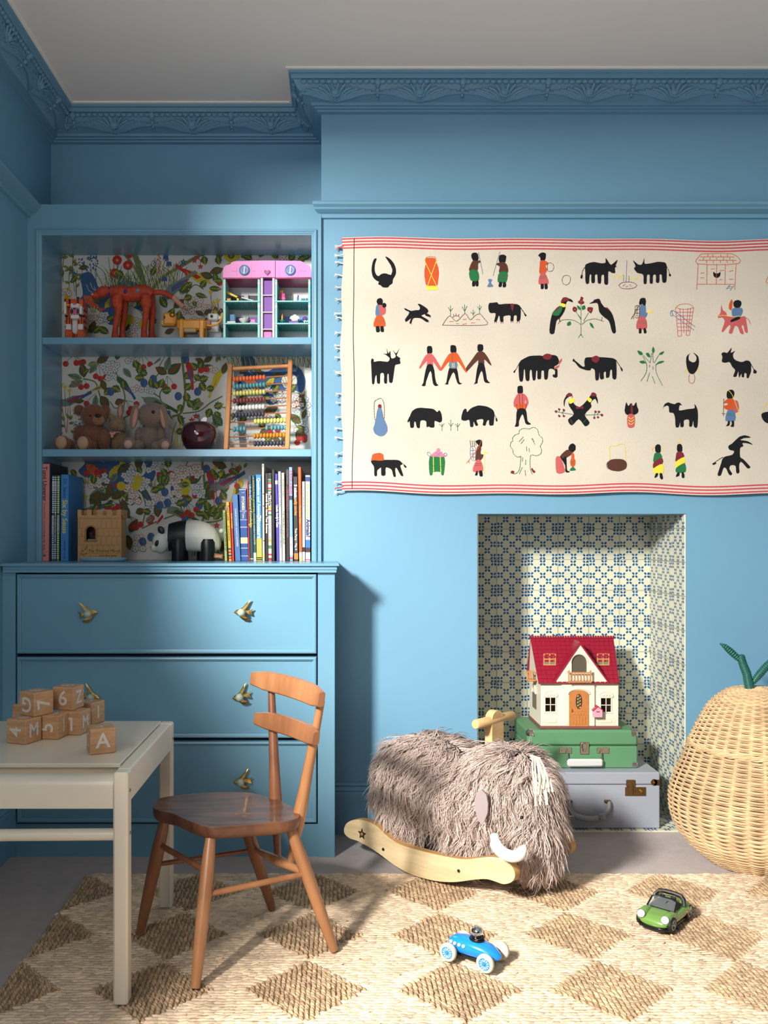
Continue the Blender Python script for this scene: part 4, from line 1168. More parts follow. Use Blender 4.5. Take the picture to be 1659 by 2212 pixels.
m = MB(); m.b2((tx0 + .032, 1.934, .4955), (-.4785, ty1 - .006, .505), TBL, .0015); m.b2((tx0 + .032, 1.955, .44), (-.4785, 1.965, .4955), TBL); m.build('lid', tb)
m = MB(); m.tube([(tx0 + .02, ty0 + .016, .366), (-.475, ty0 + .016, .370)], .0125, TBL, 20); m.build('stretcher', tb)
# ================================================================ letter blocks
BW = wood('block_wood', (210, 164, 120), (184, 134, 94), (14, 14, 60), .45); LW = M('block_paint', (222, 212, 200), .6)
def block(u, v, z, th, faces, label, a=.0575):
    """bottom front corner at pixel u, v on height z; th turns the right-hand face"""
    c = PZ(u, v, z); e1 = Vector((math.cos(th), math.sin(th), 0)); e2 = Vector((-math.sin(th), math.cos(th), 0)); up = Vector((0, 0, 1))
    cen = c + (e1 + e2) * a / 2; m = MB(); m.box(cen + up * a / 2, (a, a, a), BW, RZ(th), .0022)
    fr = {'r': (cen - e2 * (a / 2 + .0003) + up * a / 2, e1, up), 'l': (cen - e1 * (a / 2 + .0003) + up * a / 2, -e2, up), 't': (cen + up * (a + .0003), e1, e2)}
    for f, (ch, rot, sz) in faces.items():
        o, X, Y_ = fr[f]; Z_ = X.cross(Y_); B = Matrix((X, Y_, Z_)).transposed() @ RZ(math.radians(rot)); m.text(ch, o, B, sz * a, LW, bold=.0007)
    ob = m.build('letter_block', None, 30); return tag(ob, label, 'block', 'wooden letter blocks on the table')
tt = .5055
block(194.5, 1631.3, tt, math.radians(23.6), {'r': ('A', 0, .82), 'l': ('C', 0, .8), 't': ('Y', 150, .6)}, 'pale wooden block showing a white A, standing alone in front of the heap')
block(55.7, 1609.2, tt, math.radians(69.7), {'r': ('M', 0, .8), 'l': ('4', 90, .8), 't': ('B', 60, .6)}, 'darker wooden block showing 4 and M at the left front of the heap')
block(125.3, 1598.2, tt, math.radians(80), {'r': ('I', 0, .8), 'l': ('5', 90, .85), 't': ('G', 40, .7)}, 'wooden block showing a sideways 5 and an I in the bottom row')
block(172.9, 1588.8, tt, math.radians(79), {'r': ('M', 0, .75), 'l': ('L', 180, .8), 't': ('P', 60, .6)}, 'wooden block showing an upside down L and an M beneath the 6 and Z block')
block(197.5, 1567.5, tt, math.radians(68), {'r': ('I', 0, .8), 't': ('C', 60, .6)}, 'wooden block with an I at the right rear of the heap')
block(60, 1574.5, tt, math.radians(62), {'r': ('H', 0, .7), 't': ('T', 60, .6)}, 'wooden block almost hidden behind the left pair, under the G and 7 block')
z2 = tt + .0578
block(158.2, 1535.4, z2, math.radians(78.7), {'r': ('Z', 0, .8), 'l': ('6', 0, .9), 't': ('E', 20, .7)}, 'wooden block showing 6 and Z on top of the heap at the right')
block(74.2, 1549.4, z2, math.radians(57), {'r': ('7', 97, .9), 'l': ('G', 178, .9), 't': ('B', 20, .7)}, 'wooden block showing an upside down G and a sideways 7, top left of the heap')
# ================================================================ child's chair
CW1 = wood('beech_honey', (184, 130, 88), (142, 92, 56), (10, 10, 2.2), .33, .25, d=3)
CWD = wood('elm_seat', (128, 82, 54), (74, 44, 30), (6, 26, 8), .36, .25, rot=(0, 0, .3))
CWM = wood('beech_red', (146, 94, 62), (98, 58, 38), (10, 10, 3), .35, .25, d=3)
ch = thing('childs_chair', "small honey-brown wooden child's chair with a two-bar back beside the cream table", 'chair', (-.25, 2.15, .015))
out = [(175, 1105), (200, 1065), (240, 1045), (400, 1020), (640, 1003), (850, 1003), (960, 1020), (1060, 1050), (1130, 1068), (1230, 1120), (1265, 1155), (1268, 1185), (1235, 1210), (1100, 1235), (900, 1250), (700, 1264), (600, 1268), (540, 1255), (430, 1215), (330, 1170), (240, 1150), (185, 1130)]
sp = smooth([(280 + x / 3.456, 1420 + y / 3.456) for x, y in out], True, 3); top = [PZ(p.x, p.y, .335) for p in sp]; n = len(top)
cen = sum(top, Vector()) / n; m = MB(); rows = []
for sc_, z in ((.80, .332), (.90, .3335), (.965, .335), (.992, .3345), (1.0, .331), (1.0, .318), (.985, .309), (.95, .3055), (.6, .305)): rows.append([Vector((cen.x + (p.x - cen.x) * sc_, cen.y + (p.y - cen.y) * sc_, z)) for p in top])
fs = []
for i in range(len(rows) - 1):
    for k in range(n): l = (k + 1) % n; fs.append((i * n + k, i * n + l, (i + 1) * n + l, (i + 1) * n + k))
c0 = len(rows) * n; fs += [(c0, (k + 1) % n, k) for k in range(n)] + [(c0 + 1, (len(rows) - 1) * n + k, (len(rows) - 1) * n + (k + 1) % n) for k in range(n)]
m.add([p for r in rows for p in r] + [Vector((cen.x, cen.y, .3305)), Vector((cen.x, cen.y, .305))], fs, CWD); m.build('seat', ch, 50)
LG = {'fl': ((-.4286, 2.175), (-.4966, 2.2017)), 'fr': ((-.298, 2.046), (-.3156, 1.9357)), 'br': ((-.1185, 2.107), (-.0143, 2.113)), 'bl': ((-.249, 2.236), (-.180, 2.349))}
def lp(k, z):
    a, b = LG[k]; f = (.31 - z) / .295; return Vector((a[0] + (b[0] - a[0]) * f, a[1] + (b[1] - a[1]) * f, z))
for k in LG:
    m = MB(); m.tube([lp(k, z) for z in (.316, .28, .24, .19, .12, .06, .0155)], [.0105, .0140, .0160, .0160, .0146, .0128, .0105], CW1 if k in ('fr', 'br') else CWM, 18); m.build('leg', ch, 60)
def str_(a, b, r, mat, r2=None):
    m = MB(); a = Vector(a); b = Vector(b); m.tube([a + (b - a) * f for f in (0, .15, .5, .85, 1)], [r * .8, r * .95, r2 or r, r * .95, r * .8], mat, 14); m.build('stretcher', ch, 60)
str_(lp('fl', .243), lp('fr', .238), .0075, CWM); str_(lp('fl', .192), lp('bl', .196), .0065, CWM); str_(lp('fr', .192), lp('br', .199), .0072, CW1); str_(lp('bl', .198), lp('br', .198), .0085, CW1, .0135)
def post(b, t, mat):
    m = MB(); b = Vector(b); t = Vector(t); lo = b + (b - t) * .44; ps = [lo + (t - lo) * f for f in (0, .12, .26, .34, .5, .75, 1)]
    m.tube(ps, [.009, .0105, .0170, .0180, .0150, .0122, .0098], mat, 16, flat=.92); m.build('back_post', ch, 60)
post((-.164, 2.258, .318), (-.18, 2.32, .610), CWM); post((-.100, 2.150, .318), (-.045, 2.10, .610), CW1)
def rail(mid, half, z, h, bow, mat, tl=0):
    m = MB(); s = Vector((.52, -.85, 0)).normalized(); f = Vector((-.85, -.52, 0)); rows = []; N_ = 14
    for i in range(N_ + 1):
        t = -1 + 2 * i / N_; c = Vector((mid[0], mid[1], z)) + s * (half * t) + f * (bow * t * t) + Vector((0, 0, tl * t)); hh = h / 2 * (1 - .28 * max(0, abs(t) - .7) / .3) * (1.0 + .08 * (1 - t * t)); th = .0085
        up = (Vector((0, 0, 1)) - f * .12).normalized(); e = .0035
        rows.append([c + f * th + up * (hh - e), c + f * (th - e) + up * hh, c - f * (th - e) + up * hh, c - f * th + up * (hh - e), c - f * th - up * (hh - e), c - f * (th - e) - up * hh, c + f * (th - e) - up * hh, c + f * th - up * (hh - e)])
    fs = []; k8 = 8
    for i in range(N_):
        for k in range(8): l = (k + 1) % 8; fs.append((i * 8 + k, i * 8 + l, (i + 1) * 8 + l, (i + 1) * 8 + k))
    fs += [tuple(range(7, -1, -1)), tuple(N_ * 8 + k for k in range(8))]
    m.add([p for r in rows for p in r], fs, mat); m.build('back_rail', ch, 45)
rail((-.118, 2.212), .180, .6235, .047, .022, CW1, .0); rail((-.122, 2.205), .157, .5265, .042, .018, wood('beech_mid', (164, 110, 72), (120, 76, 48), (10, 10, 2.2), .33, .25, d=3), .004)
# ================================================================ woolly mammoth rocker
BIR = wood('birch_ply', (228, 206, 164), (206, 180, 136), (4, 4, 40), .42, .15); BIRE = M('ply_edge', (196, 150, 96), .5, var=.1, vs=40)
dv = Vector((.7071, -.7071, 0)); pv = Vector((.7071, .7071, 0)); R0 = Vector((.057, 2.747, 0))
def RL(s, t, z): return R0 + dv * s + pv * t + Vector((0, 0, z))
rk = thing('mammoth_rocker', 'shaggy grey-brown mammoth rocking toy on pale wooden rockers', 'rocking toy', RL(.28, .135, .0))
runner = [(743, 1797), (747, 1785), (758, 1777), (775, 1775), (795, 1779), (815, 1790), (838, 1812), (865, 1829), (900, 1840), (940, 1850), (975, 1857), (1005, 1861), (1035, 1858), (1062, 1856), (1085, 1860), (1101, 1870), (1111, 1886), (1112, 1900), (1104, 1911), (1088, 1915), (1072, 1910), (1052, 1904), (1025, 1905), (985, 1910), (950, 1909), (915, 1902), (880, 1890), (850, 1872), (825, 1853), (800, 1836), (775, 1822), (755, 1815), (745, 1806)]
ps = [PP(p.x, p.y, R0 + pv * -.012, pv) for p in smooth(runner, True, 3)]
zlo = min(p.z for p in ps); dz = .0175 - zlo
ps = [p + Vector((0, 0, dz)) for p in ps]
BOLT = M('bolt_steel', (90, 88, 84), .4, .9)
for t in (0, .284):
    m = MB(); m.prism([p + pv * t for p in ps], pv * .024, BIRE, BIR)
    if t == 0:
        q = lambda u, v: PP(u, v, R0 + pv * -.0128, pv) + Vector((0, 0, dz)) - pv * .0004
        c = q(782, 1806); st = [c + (dv * (math.cos(a) * r) + Vector((0, 0, math.sin(a) * r))) for k in range(10) for a, r in ((math.pi / 2 + k * math.pi / 5, (.0185 if k % 2 == 0 else .0085)),)]
        m.poly(st, M('burnt_star', (52, 34, 24), .7)); st2 = [c - pv * .0004 + (p - c) * .38 for p in st]; m.poly(st2, BIRE)
        for u, v in ((828, 1839), (991, 1886)): m.cyl(q(u, v), q(u, v) - pv * .002, .0048, .004, BOLT, 14)
    m.build('runner', rk, 30)
for s in (.17, .42):
    m = MB(); m.tube([RL(s, .0, .075), RL(s, .284, .075)], .011, BIR, 12); m.build('cross_bar', rk, 40)
# handle
HB = wood('handle_birch', (236, 196, 140), (214, 168, 110), (6, 6, 30), .4)
hp0 = PP(1067, 1560, RL(.315, .137, 0), dv); hp0 = RL(.315, .137, 0)
hx = PP(1068, 1552, hp0, dv)
m = MB(); pts = []
for i in range(15): a = math.pi * i / 14; pts.append(Vector((0, 0, 0)) + pv * (.030 * math.cos(a)) + Vector((0, 0, .026 * math.sin(a))))
bc = Vector((hx.x, hx.y, 0)); zt_ = hx.z
pl = [bc + p + Vector((0, 0, zt_)) for p in pts] + [bc - pv * .030 + Vector((0, 0, .32)), bc + pv * .030 + Vector((0, 0, .32))]
m.prism([p - dv * .013 for p in pl], dv * .026, HB); m.build('handle_post', rk, 35)
m = MB(); m.tube([bc - pv * .098 + Vector((0, 0, zt_ - .004)), bc - pv * .095 + Vector((0, 0, zt_ - .004)), bc + pv * .095 + Vector((0, 0, zt_ - .004)), bc + pv * .098 + Vector((0, 0, zt_ - .004))], [.0125, .0145, .0145, .0125], HB, 18); m.build('handle_bar', rk, 40)
# plush body under the wool: union of ellipsoids
FURM = M('fur', (204, 184, 174), .75, island=.36); SKIN = M('fur_backing', (74, 62, 58), .95)
ELL = [((.185, .135, .275), (.17, .125, .112)), ((.12, .135, .21), (.11, .11, .11)), ((.33, .135, .246), (.14, .125, .098)), ((.46, .135, .270), (.125, .12, .132)), ((.535, .135, .205), (.065, .085, .11)), ((.555, .135, .145), (.042, .05, .06)),
       ((.12, .075, .15), (.065, .05, .085)), ((.12, .195, .15), (.065, .05, .085)), ((.37, .075, .15), (.065, .05, .085)), ((.37, .195, .15), (.065, .05, .085))]
m = MB()
RM = Matrix((dv, pv, Vector((0, 0, 1)))).transposed()
for (c, r) in ELL: m.ell(RL(*c), [a * .97 for a in r], SKIN, RM, 28, 18)
m.build('plush_body', rk, 60)
def fur(n, name, lenr, sel=None, wid=.00125):
    V = []; cs = np.array([e[0] for e in ELL]); rs = np.array([e[1] for e in ELL]); area_ = (rs[:, 0] * rs[:, 1] + rs[:, 1] * rs[:, 2] + rs[:, 0] * rs[:, 2]); k = rng.choice(len(ELL), n * 2, p=area_ / area_.sum())
    d = rng.normal(size=(n * 2, 3)); d /= np.linalg.norm(d, axis=1)[:, None]
    p = cs[k] + d * rs[k]; nr = d / rs[k]; nr /= np.linalg.norm(nr, axis=1)[:, None]
    ok = np.ones(len(p), bool)
    for c, r in zip(cs, rs): ok &= (((p - c) / r) ** 2).sum(1) > .93
    p, nr = p[ok][:n], nr[ok][:n]; n = len(p)
    # growth direction: outwards first, then falling down and swept to the rear; locks share a direction
    cc_ = (np.floor(p * 46) + .5) / 46; pull = cc_ - p; cell = (np.floor(p * 46).astype(int) * np.array([73856093, 19349663, 83492791])).sum(1) & 1023
    tb_ = rng.normal(size=(1024, 3)); lock = tb_[cell]
    down = np.array([-.12, 0, -1.0])[None] + .30 * np.clip(lock, -1.6, 1.6) + rng.normal(0, .10, (n, 3))
    top = np.clip(nr[:, 2:3], 0, 1)
    side = np.sign(p[:, 1:2] - .135) * np.array([[0, 1, 0]])
    down = down + side * top * .9
    down -= nr * (down * nr).sum(1)[:, None] * .85
    down /= np.linalg.norm(down, axis=1)[:, None]
    L_ = rng.uniform(*lenr, n); L_ *= np.where(p[:, 2] < .13, .85, 1); K = 7
    ph = tb_[cell][:, 0] * 3 + rng.normal(0, .25, n); perp = np.cross(nr, down); perp /= np.linalg.norm(perp, axis=1)[:, None] + 1e-9
    tuft = (rng.random(n) < .05)
    pts = []
    for i in range(K):
        f = i / (K - 1); out = (.36 + .35 * tuft[:, None]) * (f - .55 * f * f)
        q = p + (nr * out + down * (f ** 1.25) * .92) * L_[:, None] + perp * (np.sin(ph + f * 7.5) * .0085 * f)[:, None] + nr * (np.cos(ph * 1.7 + f * 6) * .0035 * f)[:, None] + pull * (.75 * f)
        q[:, 2] = np.maximum(q[:, 2], .021)
        low = (q[:, 2] < .078) & (q[:, 0] < .60); q[low, 1] = np.clip(q[low, 1], .032, .255)
        pts.append(q)
    pts = np.array(pts)                                       # K, n, 3
    B = np.stack([np.array(dv), np.array(pv), np.array([0, 0, 1.])]); pts = pts @ B + np.array(R0)
    tg = np.gradient(pts, axis=0); tg /= np.linalg.norm(tg, axis=2)[..., None] + 1e-9
    a1 = np.cross(tg, np.array([.3, -.9, .2])); a1 /= np.linalg.norm(a1, axis=2)[..., None] + 1e-9; a2 = np.cross(tg, a1)
    prof = np.array([1, 1.05, 1.0, .95, .8, .55, .12]) * wid
    V = []
    for j in range(3):
        an = 2 * math.pi * j / 3; V.append(pts + (a1 * math.cos(an) + a2 * math.sin(an)) * prof[:, None, None])
    V = np.array(V).transpose(2, 1, 0, 3).reshape(-1, 3)        # n, K, 3
    f = []
    for i in range(K - 1):
        for j in range(3): l = (j + 1) % 3; f.append((i * 3 + j, i * 3 + l, (i + 1) * 3 + l, (i + 1) * 3 + j))
    Fq = (np.array(f)[None] + (np.arange(n) * K * 3)[:, None, None]).reshape(-1, 4)
    o = fast_mesh(name, V, Fq, FURM, rk); o['kind'] = 'stuff'; return o
fur(40000, 'fur', (.055, .105))
YARN = M('yarn_cream', (232, 224, 198), .9, bump=.5, bs=700)
m = MB()
for k in range(13):
    u0 = 1146 + random.uniform(-2, 5); e = (random.uniform(1150, 1196), random.uniform(1700, 1742)); f_ = lambda u, v, Y: P(u, v, Y)
    mid = (u0 + (e[0] - u0) * .55 + random.uniform(-2, 12), 1650 + random.uniform(0, 20))
    m.tube([f_(u0, 1632, 2.38), f_((u0 + mid[0]) / 2 + 3, 1638, 2.345), f_(mid[0], mid[1], 2.315), f_((mid[0] + e[0]) / 2 + 3, (mid[1] + e[1]) / 2, 2.295), f_(*e, 2.29)], [.0021, .0024, .0025, .0026, .0034], YARN, 7)
m.build('forelock', rk, 60)
m = MB(); ear = [(1029, 1712), (1040, 1706), (1050, 1716), (1054, 1736), (1053, 1756), (1046, 1774), (1040, 1782), (1032, 1770), (1026, 1750), (1025, 1728)]
m.prism([P(u, v, 2.365) for u, v in ear], (.004, .006, 0), M('ear_felt', (172, 158, 158), .9)); m.build('ear', rk, 60)
m = MB(); m.ell(P(1127, 1766, 2.315), .0048, BLACK, n=12, m=8); m.build('eye', rk, 60)
m = MB(); tk = smooth([(1068, 1806), (1072, 1826), (1086, 1842), (1106, 1850), (1122, 1846), (1131, 1832)], False, 4); nT = len(tk)
m.tube([P(p.x, p.y, 2.345 - .04 * math.sin(i / nT * 2.4)) for i, p in enumerate(tk)], [(.0155 if i > 2 else .012) * (1 - .45 * max(0, i / nT - .8) / .2) for i in range(nT)], M('tusk_felt', (236, 234, 228), .9, sheen=.4), 14)
e = tk[-1]; m.ell(P(e.x, e.y, 2.318), .0085, MC['tusk_felt'], n=12, m=8); m.build('tusk', rk, 60)
# ================================================================ grey suitcase
GS = M('case_grey', (158, 164, 176), .45, var=.03, vs=5, bump=.08, bs=300); GSD = M('case_handle_grey', (142, 148, 150), .5); ABR = M('antique_brass', (142, 112, 70), .38, .9)
gx0, gx1, gy, gz0, gz1 = .597, 1.087, 3.022, .0055, .196
gs = thing('suitcase', 'large pale grey suitcase with antique brass lock, lowest in the tiled recess', 'suitcase', ((gx0 + gx1) / 2, gy + .14, .006))
zl = H - (1695 - CV) * gy / F
m = MB(); m.b2((gx0, gy, gz0), (gx1, gy + .29, zl - .0008), GS, .003); m.build('case_body', gs)
m = MB(); m.b2((gx0, gy, zl + .0008), (gx1, gy + .29, gz1), GS, .003); m.b2((gx0 + .004, gy + .002, zl - .002), (gx1 - .004, gy + .28, zl + .002), M('seam_grey', (96, 98, 104), .7)); m.build('case_lid', gs)
G = lambda u, v, d=0: P(u, v, gy - d)
m = MB(); hp = smooth([(1229, 1731), (1230, 1745), (1240, 1760), (1262, 1768), (1285, 1769), (1304, 1761), (1315, 1747), (1316, 1731)], False, 4); nh = len(hp)
m.tube([G(p.x, p.y, .008 + .016 * math.sin(math.pi * i / (nh - 1))) for i, p in enumerate(hp)], [.0065 + .0035 * math.sin(math.pi * i / (nh - 1)) for i in range(nh)], GSD, 12, flat=.9)
m.tube([G(1300, 1758, .03), G(1303, 1770, .031)], [.011, .011], GSD, 12)
h = m.build('handle', gs, 60)
for u in (1229, 1312): m = MB(); m.box(G(u, 1731, .004), (.022, .008, .010), ABR, None, .002); m.cyl(G(u - 5, 1731, .010), G(u + 5, 1731, .010), .0035, .0035, ABR, 10); m.build('handle_bracket', gs, 40)
m = MB(); a, b = G(1350, 1700), G(1395, 1719); m.b2((a.x, gy - .003, b.z), (b.x, gy, a.z), ABR, .001); a, b = G(1352, 1684), G(1372, 1699); m.b2((a.x, gy - .005, b.z), (b.x, gy - .0001, a.z), ABR, .002)
a, b = G(1357, 1690), G(1367, 1716); m.b2((a.x, gy - .008, b.z), (b.x, gy - .0001, a.z), ABR, .003); c = G(1384, 1708); m.cyl(c, c - Vector((0, .006, 0)), .0085, .0075, ABR, 18); m.cyl(c - Vector((0, .006, 0)), c - Vector((0, .008, 0)), .005, .0045, BRASS, 14)
c = G(1372, 1709, .0031); m.ell(c, (.0018, .0006, .0028), BLACK, n=8, m=6); m.build('lock', gs, 35)
m = MB(); c = G(1413, 1690); m.cyl(c, c - Vector((0, .002, 0)), .0115, .0110, ABR, 18); a, b = G(1413, 1684), G(1426.4, 1696); m.b2((a.x, gy - .002, b.z), (gx1 + .0015, gy - .0001, a.z), ABR); m.b2((gx1, gy - .002, b.z), (gx1 + .0015, gy + .012, a.z), ABR); m.cyl(c - Vector((0, .002, 0)), c - Vector((0, .004, 0)), .003, .0025, BRASS, 10); m.build('lid_bracket', gs, 35)
# ================================================================ green case
GR = M('case_green', (92, 142, 104), .42, var=.03, vs=5, bump=.25, bs=700); GRH = M('case_handle_silver', (206, 206, 206), .4)
ex0, ex1, ey, ez0, ez1 = .648, 1.029, 3.073, .1965, .328
gc = thing('suitcase', 'green suitcase with nickel corners and silver handle, under the red-roofed dollhouse', 'suitcase', ((ex0 + ex1) / 2, ey + .11, .1965))
G = lambda u, v, d=0: P(u, v, ey - d); zl = H - (1612 - CV) * ey / F
m = MB(); m.b2((ex0, ey + .001, ez0), (ex1, ey + .232, zl - .0007), GR, .004); m.build('case_body', gc)
m = MB(); m.b2((ex0 - .001, ey, zl + .0007), (ex1 + .001, ey + .233, ez1), GR, .0075); m.build('case_lid', gc, 30)
for sx in (0, 1):
    x = ex1 + .001 if sx else ex0 - .001; s_ = -1 if sx else 1
    m = MB(); m.box((x + s_ * .0135, ey + .012, ez1 - .012), (.030, .028, .027), CHROME, None, .008); m.cyl((x + s_ * .020, ey - .0025, ez1 - .016), (x + s_ * .020, ey - .0045, ez1 - .016), .003, .0025, CHROME, 10); m.build('corner', gc, 40)
x = ex1; m = MB(); m.box((x - .0115, ey + .012, ez0 + .013), (.026, .026, .024), CHROME, None, .006); m.build('corner', gc, 40)
m = MB(); m.box(G(1262.5, 1616, .002), (.0195 * 1.6, .004, .042), CHROME, None, .0015); m.box(G(1262.5, 1612, .005), (.019, .008, .022), CHROME, None, .003); m.box(G(1262.5, 1620, .006), (.012, .008, .012), CHROME, None, .002); m.build('latch', gc, 35)
for u in (1221.5, 1302.5):
    m = MB(); m.box(G(u, 1621, .0015), (.042, .003, .020), CHROME, None, .001)
    for du in (-8, 8): m.cyl(G(u + du, 1621, .003), G(u + du, 1621, .005), .003, .0026, BOLT, 12)
    du = 4 if u < 1260 else -4
    m.tube([G(u + du, 1618, .004), G(u + du, 1626, .010), G(u + du, 1642, .014)], [.0022] * 3, CHROME, 8); m.build('handle_mount', gc, 35)
m = MB(); a = G(1264, 1647.5, .014); m.box(a, (.124, .013, .026), GRH, None, .006); m.build('handle', gc, 40)
# ================================================================ red-roofed dollhouse
CR = M('plastic_cream', (228, 222, 204), .4); CRD = M('plastic_cream_relief', (222, 215, 196), .45); RR = M('plastic_red', (150, 26, 50), .38); TAN = M('plastic_tan', (196, 136, 84), .4); TAD = M('plastic_oak', (188, 122, 66), .38, var=.08, vs=40)
BASEM = M('plastic_mauve_base', (128, 72, 72), .5); PNK = M('plastic_pink', (222, 160, 178), .45); INN = M('dollhouse_interior', (150, 132, 104), .8)
hx0, hx1, hy0, hy1, hz0 = .697, .977, 3.094, 3.296, .3285
dh = thing('dollhouse', 'cream dollhouse with dark red tiled roof and oak-coloured door on the green suitcase', 'dollhouse', (.837, 3.195, .3285))
m = MB(); m.b2((hx0 - .001, hy0, hz0), (hx1, hy1, hz0 + .009), BASEM, .0015); m.build('base', dh)
yw = 3.104; K = yw / F; D = lambda u, v, d=0: P(u, v, yw - d)
wl0, wl1 = D(1167, 1500).x + .002, D(1335.5, 1500).x; ze = D(0, 1476).z; zb = hz0 + .009
def holed(m, x0, x1, z0, z1, y0, y1, holes, mat):
    xs = sorted({x0, x1, *[h[0] for h in holes], *[h[1] for h in holes]}); zs = sorted({z0, z1, *[h[2] for h in holes], *[h[3] for h in holes]})
    for i in range(len(xs) - 1):
        for j in range(len(zs) - 1):
            cx, cz = (xs[i] + xs[i + 1]) / 2, (zs[j] + zs[j + 1]) / 2
            if any(h[0] < cx < h[1] and h[2] < cz < h[3] for h in holes): continue
            m.b2((xs[i], y0, zs[j]), (xs[i + 1], y1, zs[j + 1]), mat)
def hl(u0, u1, v0, v1): a, b = D(u0, v0), D(u1, v1); return (a.x, b.x, b.z, a.z)
hL, hR = hl(1178, 1200, 1507, 1537), hl(1298, 1320, 1508, 1538)
m = MB(); holed(m, wl0, wl1, zb, ze, yw, yw + .005, [hL, hR], CR)
ux0, ux1 = D(1212, 0).x, D(1284, 0).x
m.b2((ux0, yw - .008, zb), (ux1, yw, ze), CR, .002)                        # projecting porch bay
m.b2((wl0, yw + .005, zb), (wl0 + .004, hy1 - .004, ze), CR)                 # left end wall with arches
m.b2((wl1 - .004, yw + .005, zb), (wl1, hy1 - .004, ze), CR); m.b2((wl0 + .004, hy1 - .009, zb), (wl1 - .004, hy1 - .004, ze), INN)
for r in range(8):                                                            # moulded bricks
    for k in range(7):
        for (a0, a1) in ((1169, 1210), (1287, 1334)):
            u = a0 + (k + (.5 if r % 2 else 0)) * 7; v = 1568 - r * 4
            if u + 6 < a1 and r < 5: q = D(u + 3, v); m.box((q.x, yw - .0003, q.z), (.0092, .0012, .0052), CRD, None, .0005)
m.build('walls', dh, 30)
# roof: steep front slope with rows of tiles
m = MB(); A, B = P(1164, 1476, 3.086), P(1338, 1476, 3.086); zr = .634; yr = 3.205; c0, c1 = Vector((.6845, yr, zr)), Vector((.985, yr, zr)); lft, rgt = A.x, B.x
c0.x = P(1146, 1380, yr).x; c1.x = P(1325, 1380, yr).x
for sgn in (-1, 1):
    ye = yr + sgn * (yr - 3.086); e0 = Vector((lft, ye, A.z)); e1 = Vector((rgt, ye, A.z))
    if sgn > 0: e0.y = e1.y = hy1; 
    up = (c0 - e0); nr = Vector((0, sgn * abs(up.z), abs(e0.y - yr))).normalized()
    m.add([e0, e1, c1, c0, e0 - nr * .006, e1 - nr * .006, c1 - nr * .006, c0 - nr * .006], [(0, 1, 2, 3), (7, 6, 5, 4), (0, 4, 5, 1), (1, 5, 6, 2), (3, 2, 6, 7), (0, 3, 7, 4)], RR)
    if sgn < 0:
        N_ = 11
        for i in range(17):
            for j in range(N_):
                f0, f1 = j / N_, (j + 1) / N_; g0, g1 = i / 17, (i + .86) / 17
                if j % 1 == 0:
                    a = e0.lerp(c0, f0).lerp(e1.lerp(c1, f0), g0); b = e0.lerp(c0, f0).lerp(e1.lerp(c1, f0), g1); c_ = e0.lerp(c0, f1).lerp(e1.lerp(c1, f1), g1); d_ = e0.lerp(c0, f1).lerp(e1.lerp(c1, f1), g0)
                    m.add([a + nr * .0026, b + nr * .0026, c_ + nr * .0006, d_ + nr * .0006, a, b], [(0, 1, 2, 3), (4, 5, 1, 0)], RR)
for i in range(34): f = i / 33; m.box(c0.lerp(c1, f) + Vector((0, 0, .003)), (.0062, .010, .008), RR, None, .0015)
m.build('roof', dh, 20)
for uu in (1187.5, 1303):                                                        # roof windows
    ww = MB(); q = []
    def rp(u, v, l): 
        p = P(u, v, 3.12); f = (p.z - A.z) / (zr - A.z); y = 3.086 + (yr - 3.086) * f - .004 - l; return P(u, v, y)
    for a, b, c_, d_ in ((-13.5, -11, -13.5, 13.5), (11, 13.5, -13.5, 13.5), (-13.5, 13.5, -13.5, -11), (-13.5, 13.5, 11, 13.5), (-1.3, 1.3, -12, 12), (-12, 12, -1.3, 1.3)):
        v0 = 1424; pts = [rp(uu + a, v0 + c_, .002), rp(uu + b, v0 + c_, .002), rp(uu + b, v0 + d_, .002), rp(uu + a, v0 + d_, .002)]; ww.prism(pts, (0, .004, 0), TAN)
    fr = ww.build('roof_window', dh); g_ = MB(); g_.add([rp(uu - 12, 1412, .0), rp(uu + 12, 1412, .0), rp(uu + 12, 1436, .0), rp(uu - 12, 1436, .0)], [(0, 1, 2, 3)], M('clear_pane', (120, 126, 104), .12)); g_.build('pane', fr)
# gable
ga, gl, gr_ = P(1252.5, 1392, 3.088), P(1196, 1476, 3.088), P(1314, 1476, 3.088)
ax0, ax1, azb, azt = P(1235, 0, 3.088).x, P(1268, 0, 3.088).x, P(0, 1453, 3.088).z, P(0, 1432, 3.088).z
arch = [(ax0 + (ax1 - ax0) * (.5 + .5 * math.cos(math.pi * i / 12)), azt + (ax1 - ax0) * .5 * math.sin(math.pi * i / 12) * 1.1) for i in range(13)]
m = MB(); outl = [gl, Vector((ax0, 3.088, gl.z)), Vector((ax0, 3.088, azb))] + [Vector((x, 3.088, z)) for x, z in reversed(arch)] + [Vector((ax1, 3.088, azb)), Vector((ax1, 3.088, gr_.z)), gr_, ga]
m.prism(outl, (0, .006, 0), CR); m.b2((ax0, 3.088, gl.z), (ax1, 3.094, azb), CR); m.b2((ax0 - .002, 3.0942, azb), (ax1 + .002, 3.0962, azt + .03), M('arch_dark_pane', (84, 78, 62), .8))  # dark pane stands in for the dim inside seen through the arch
for r_ in (1.12,): m.tube([Vector(((ax0 + ax1) / 2 + (x - (ax0 + ax1) / 2) * r_, 3.087, azt + (z - azt) * r_)) for x, z in arch], .0016, CRD, 6)
m.build('gable', dh, 25)
m = MB()
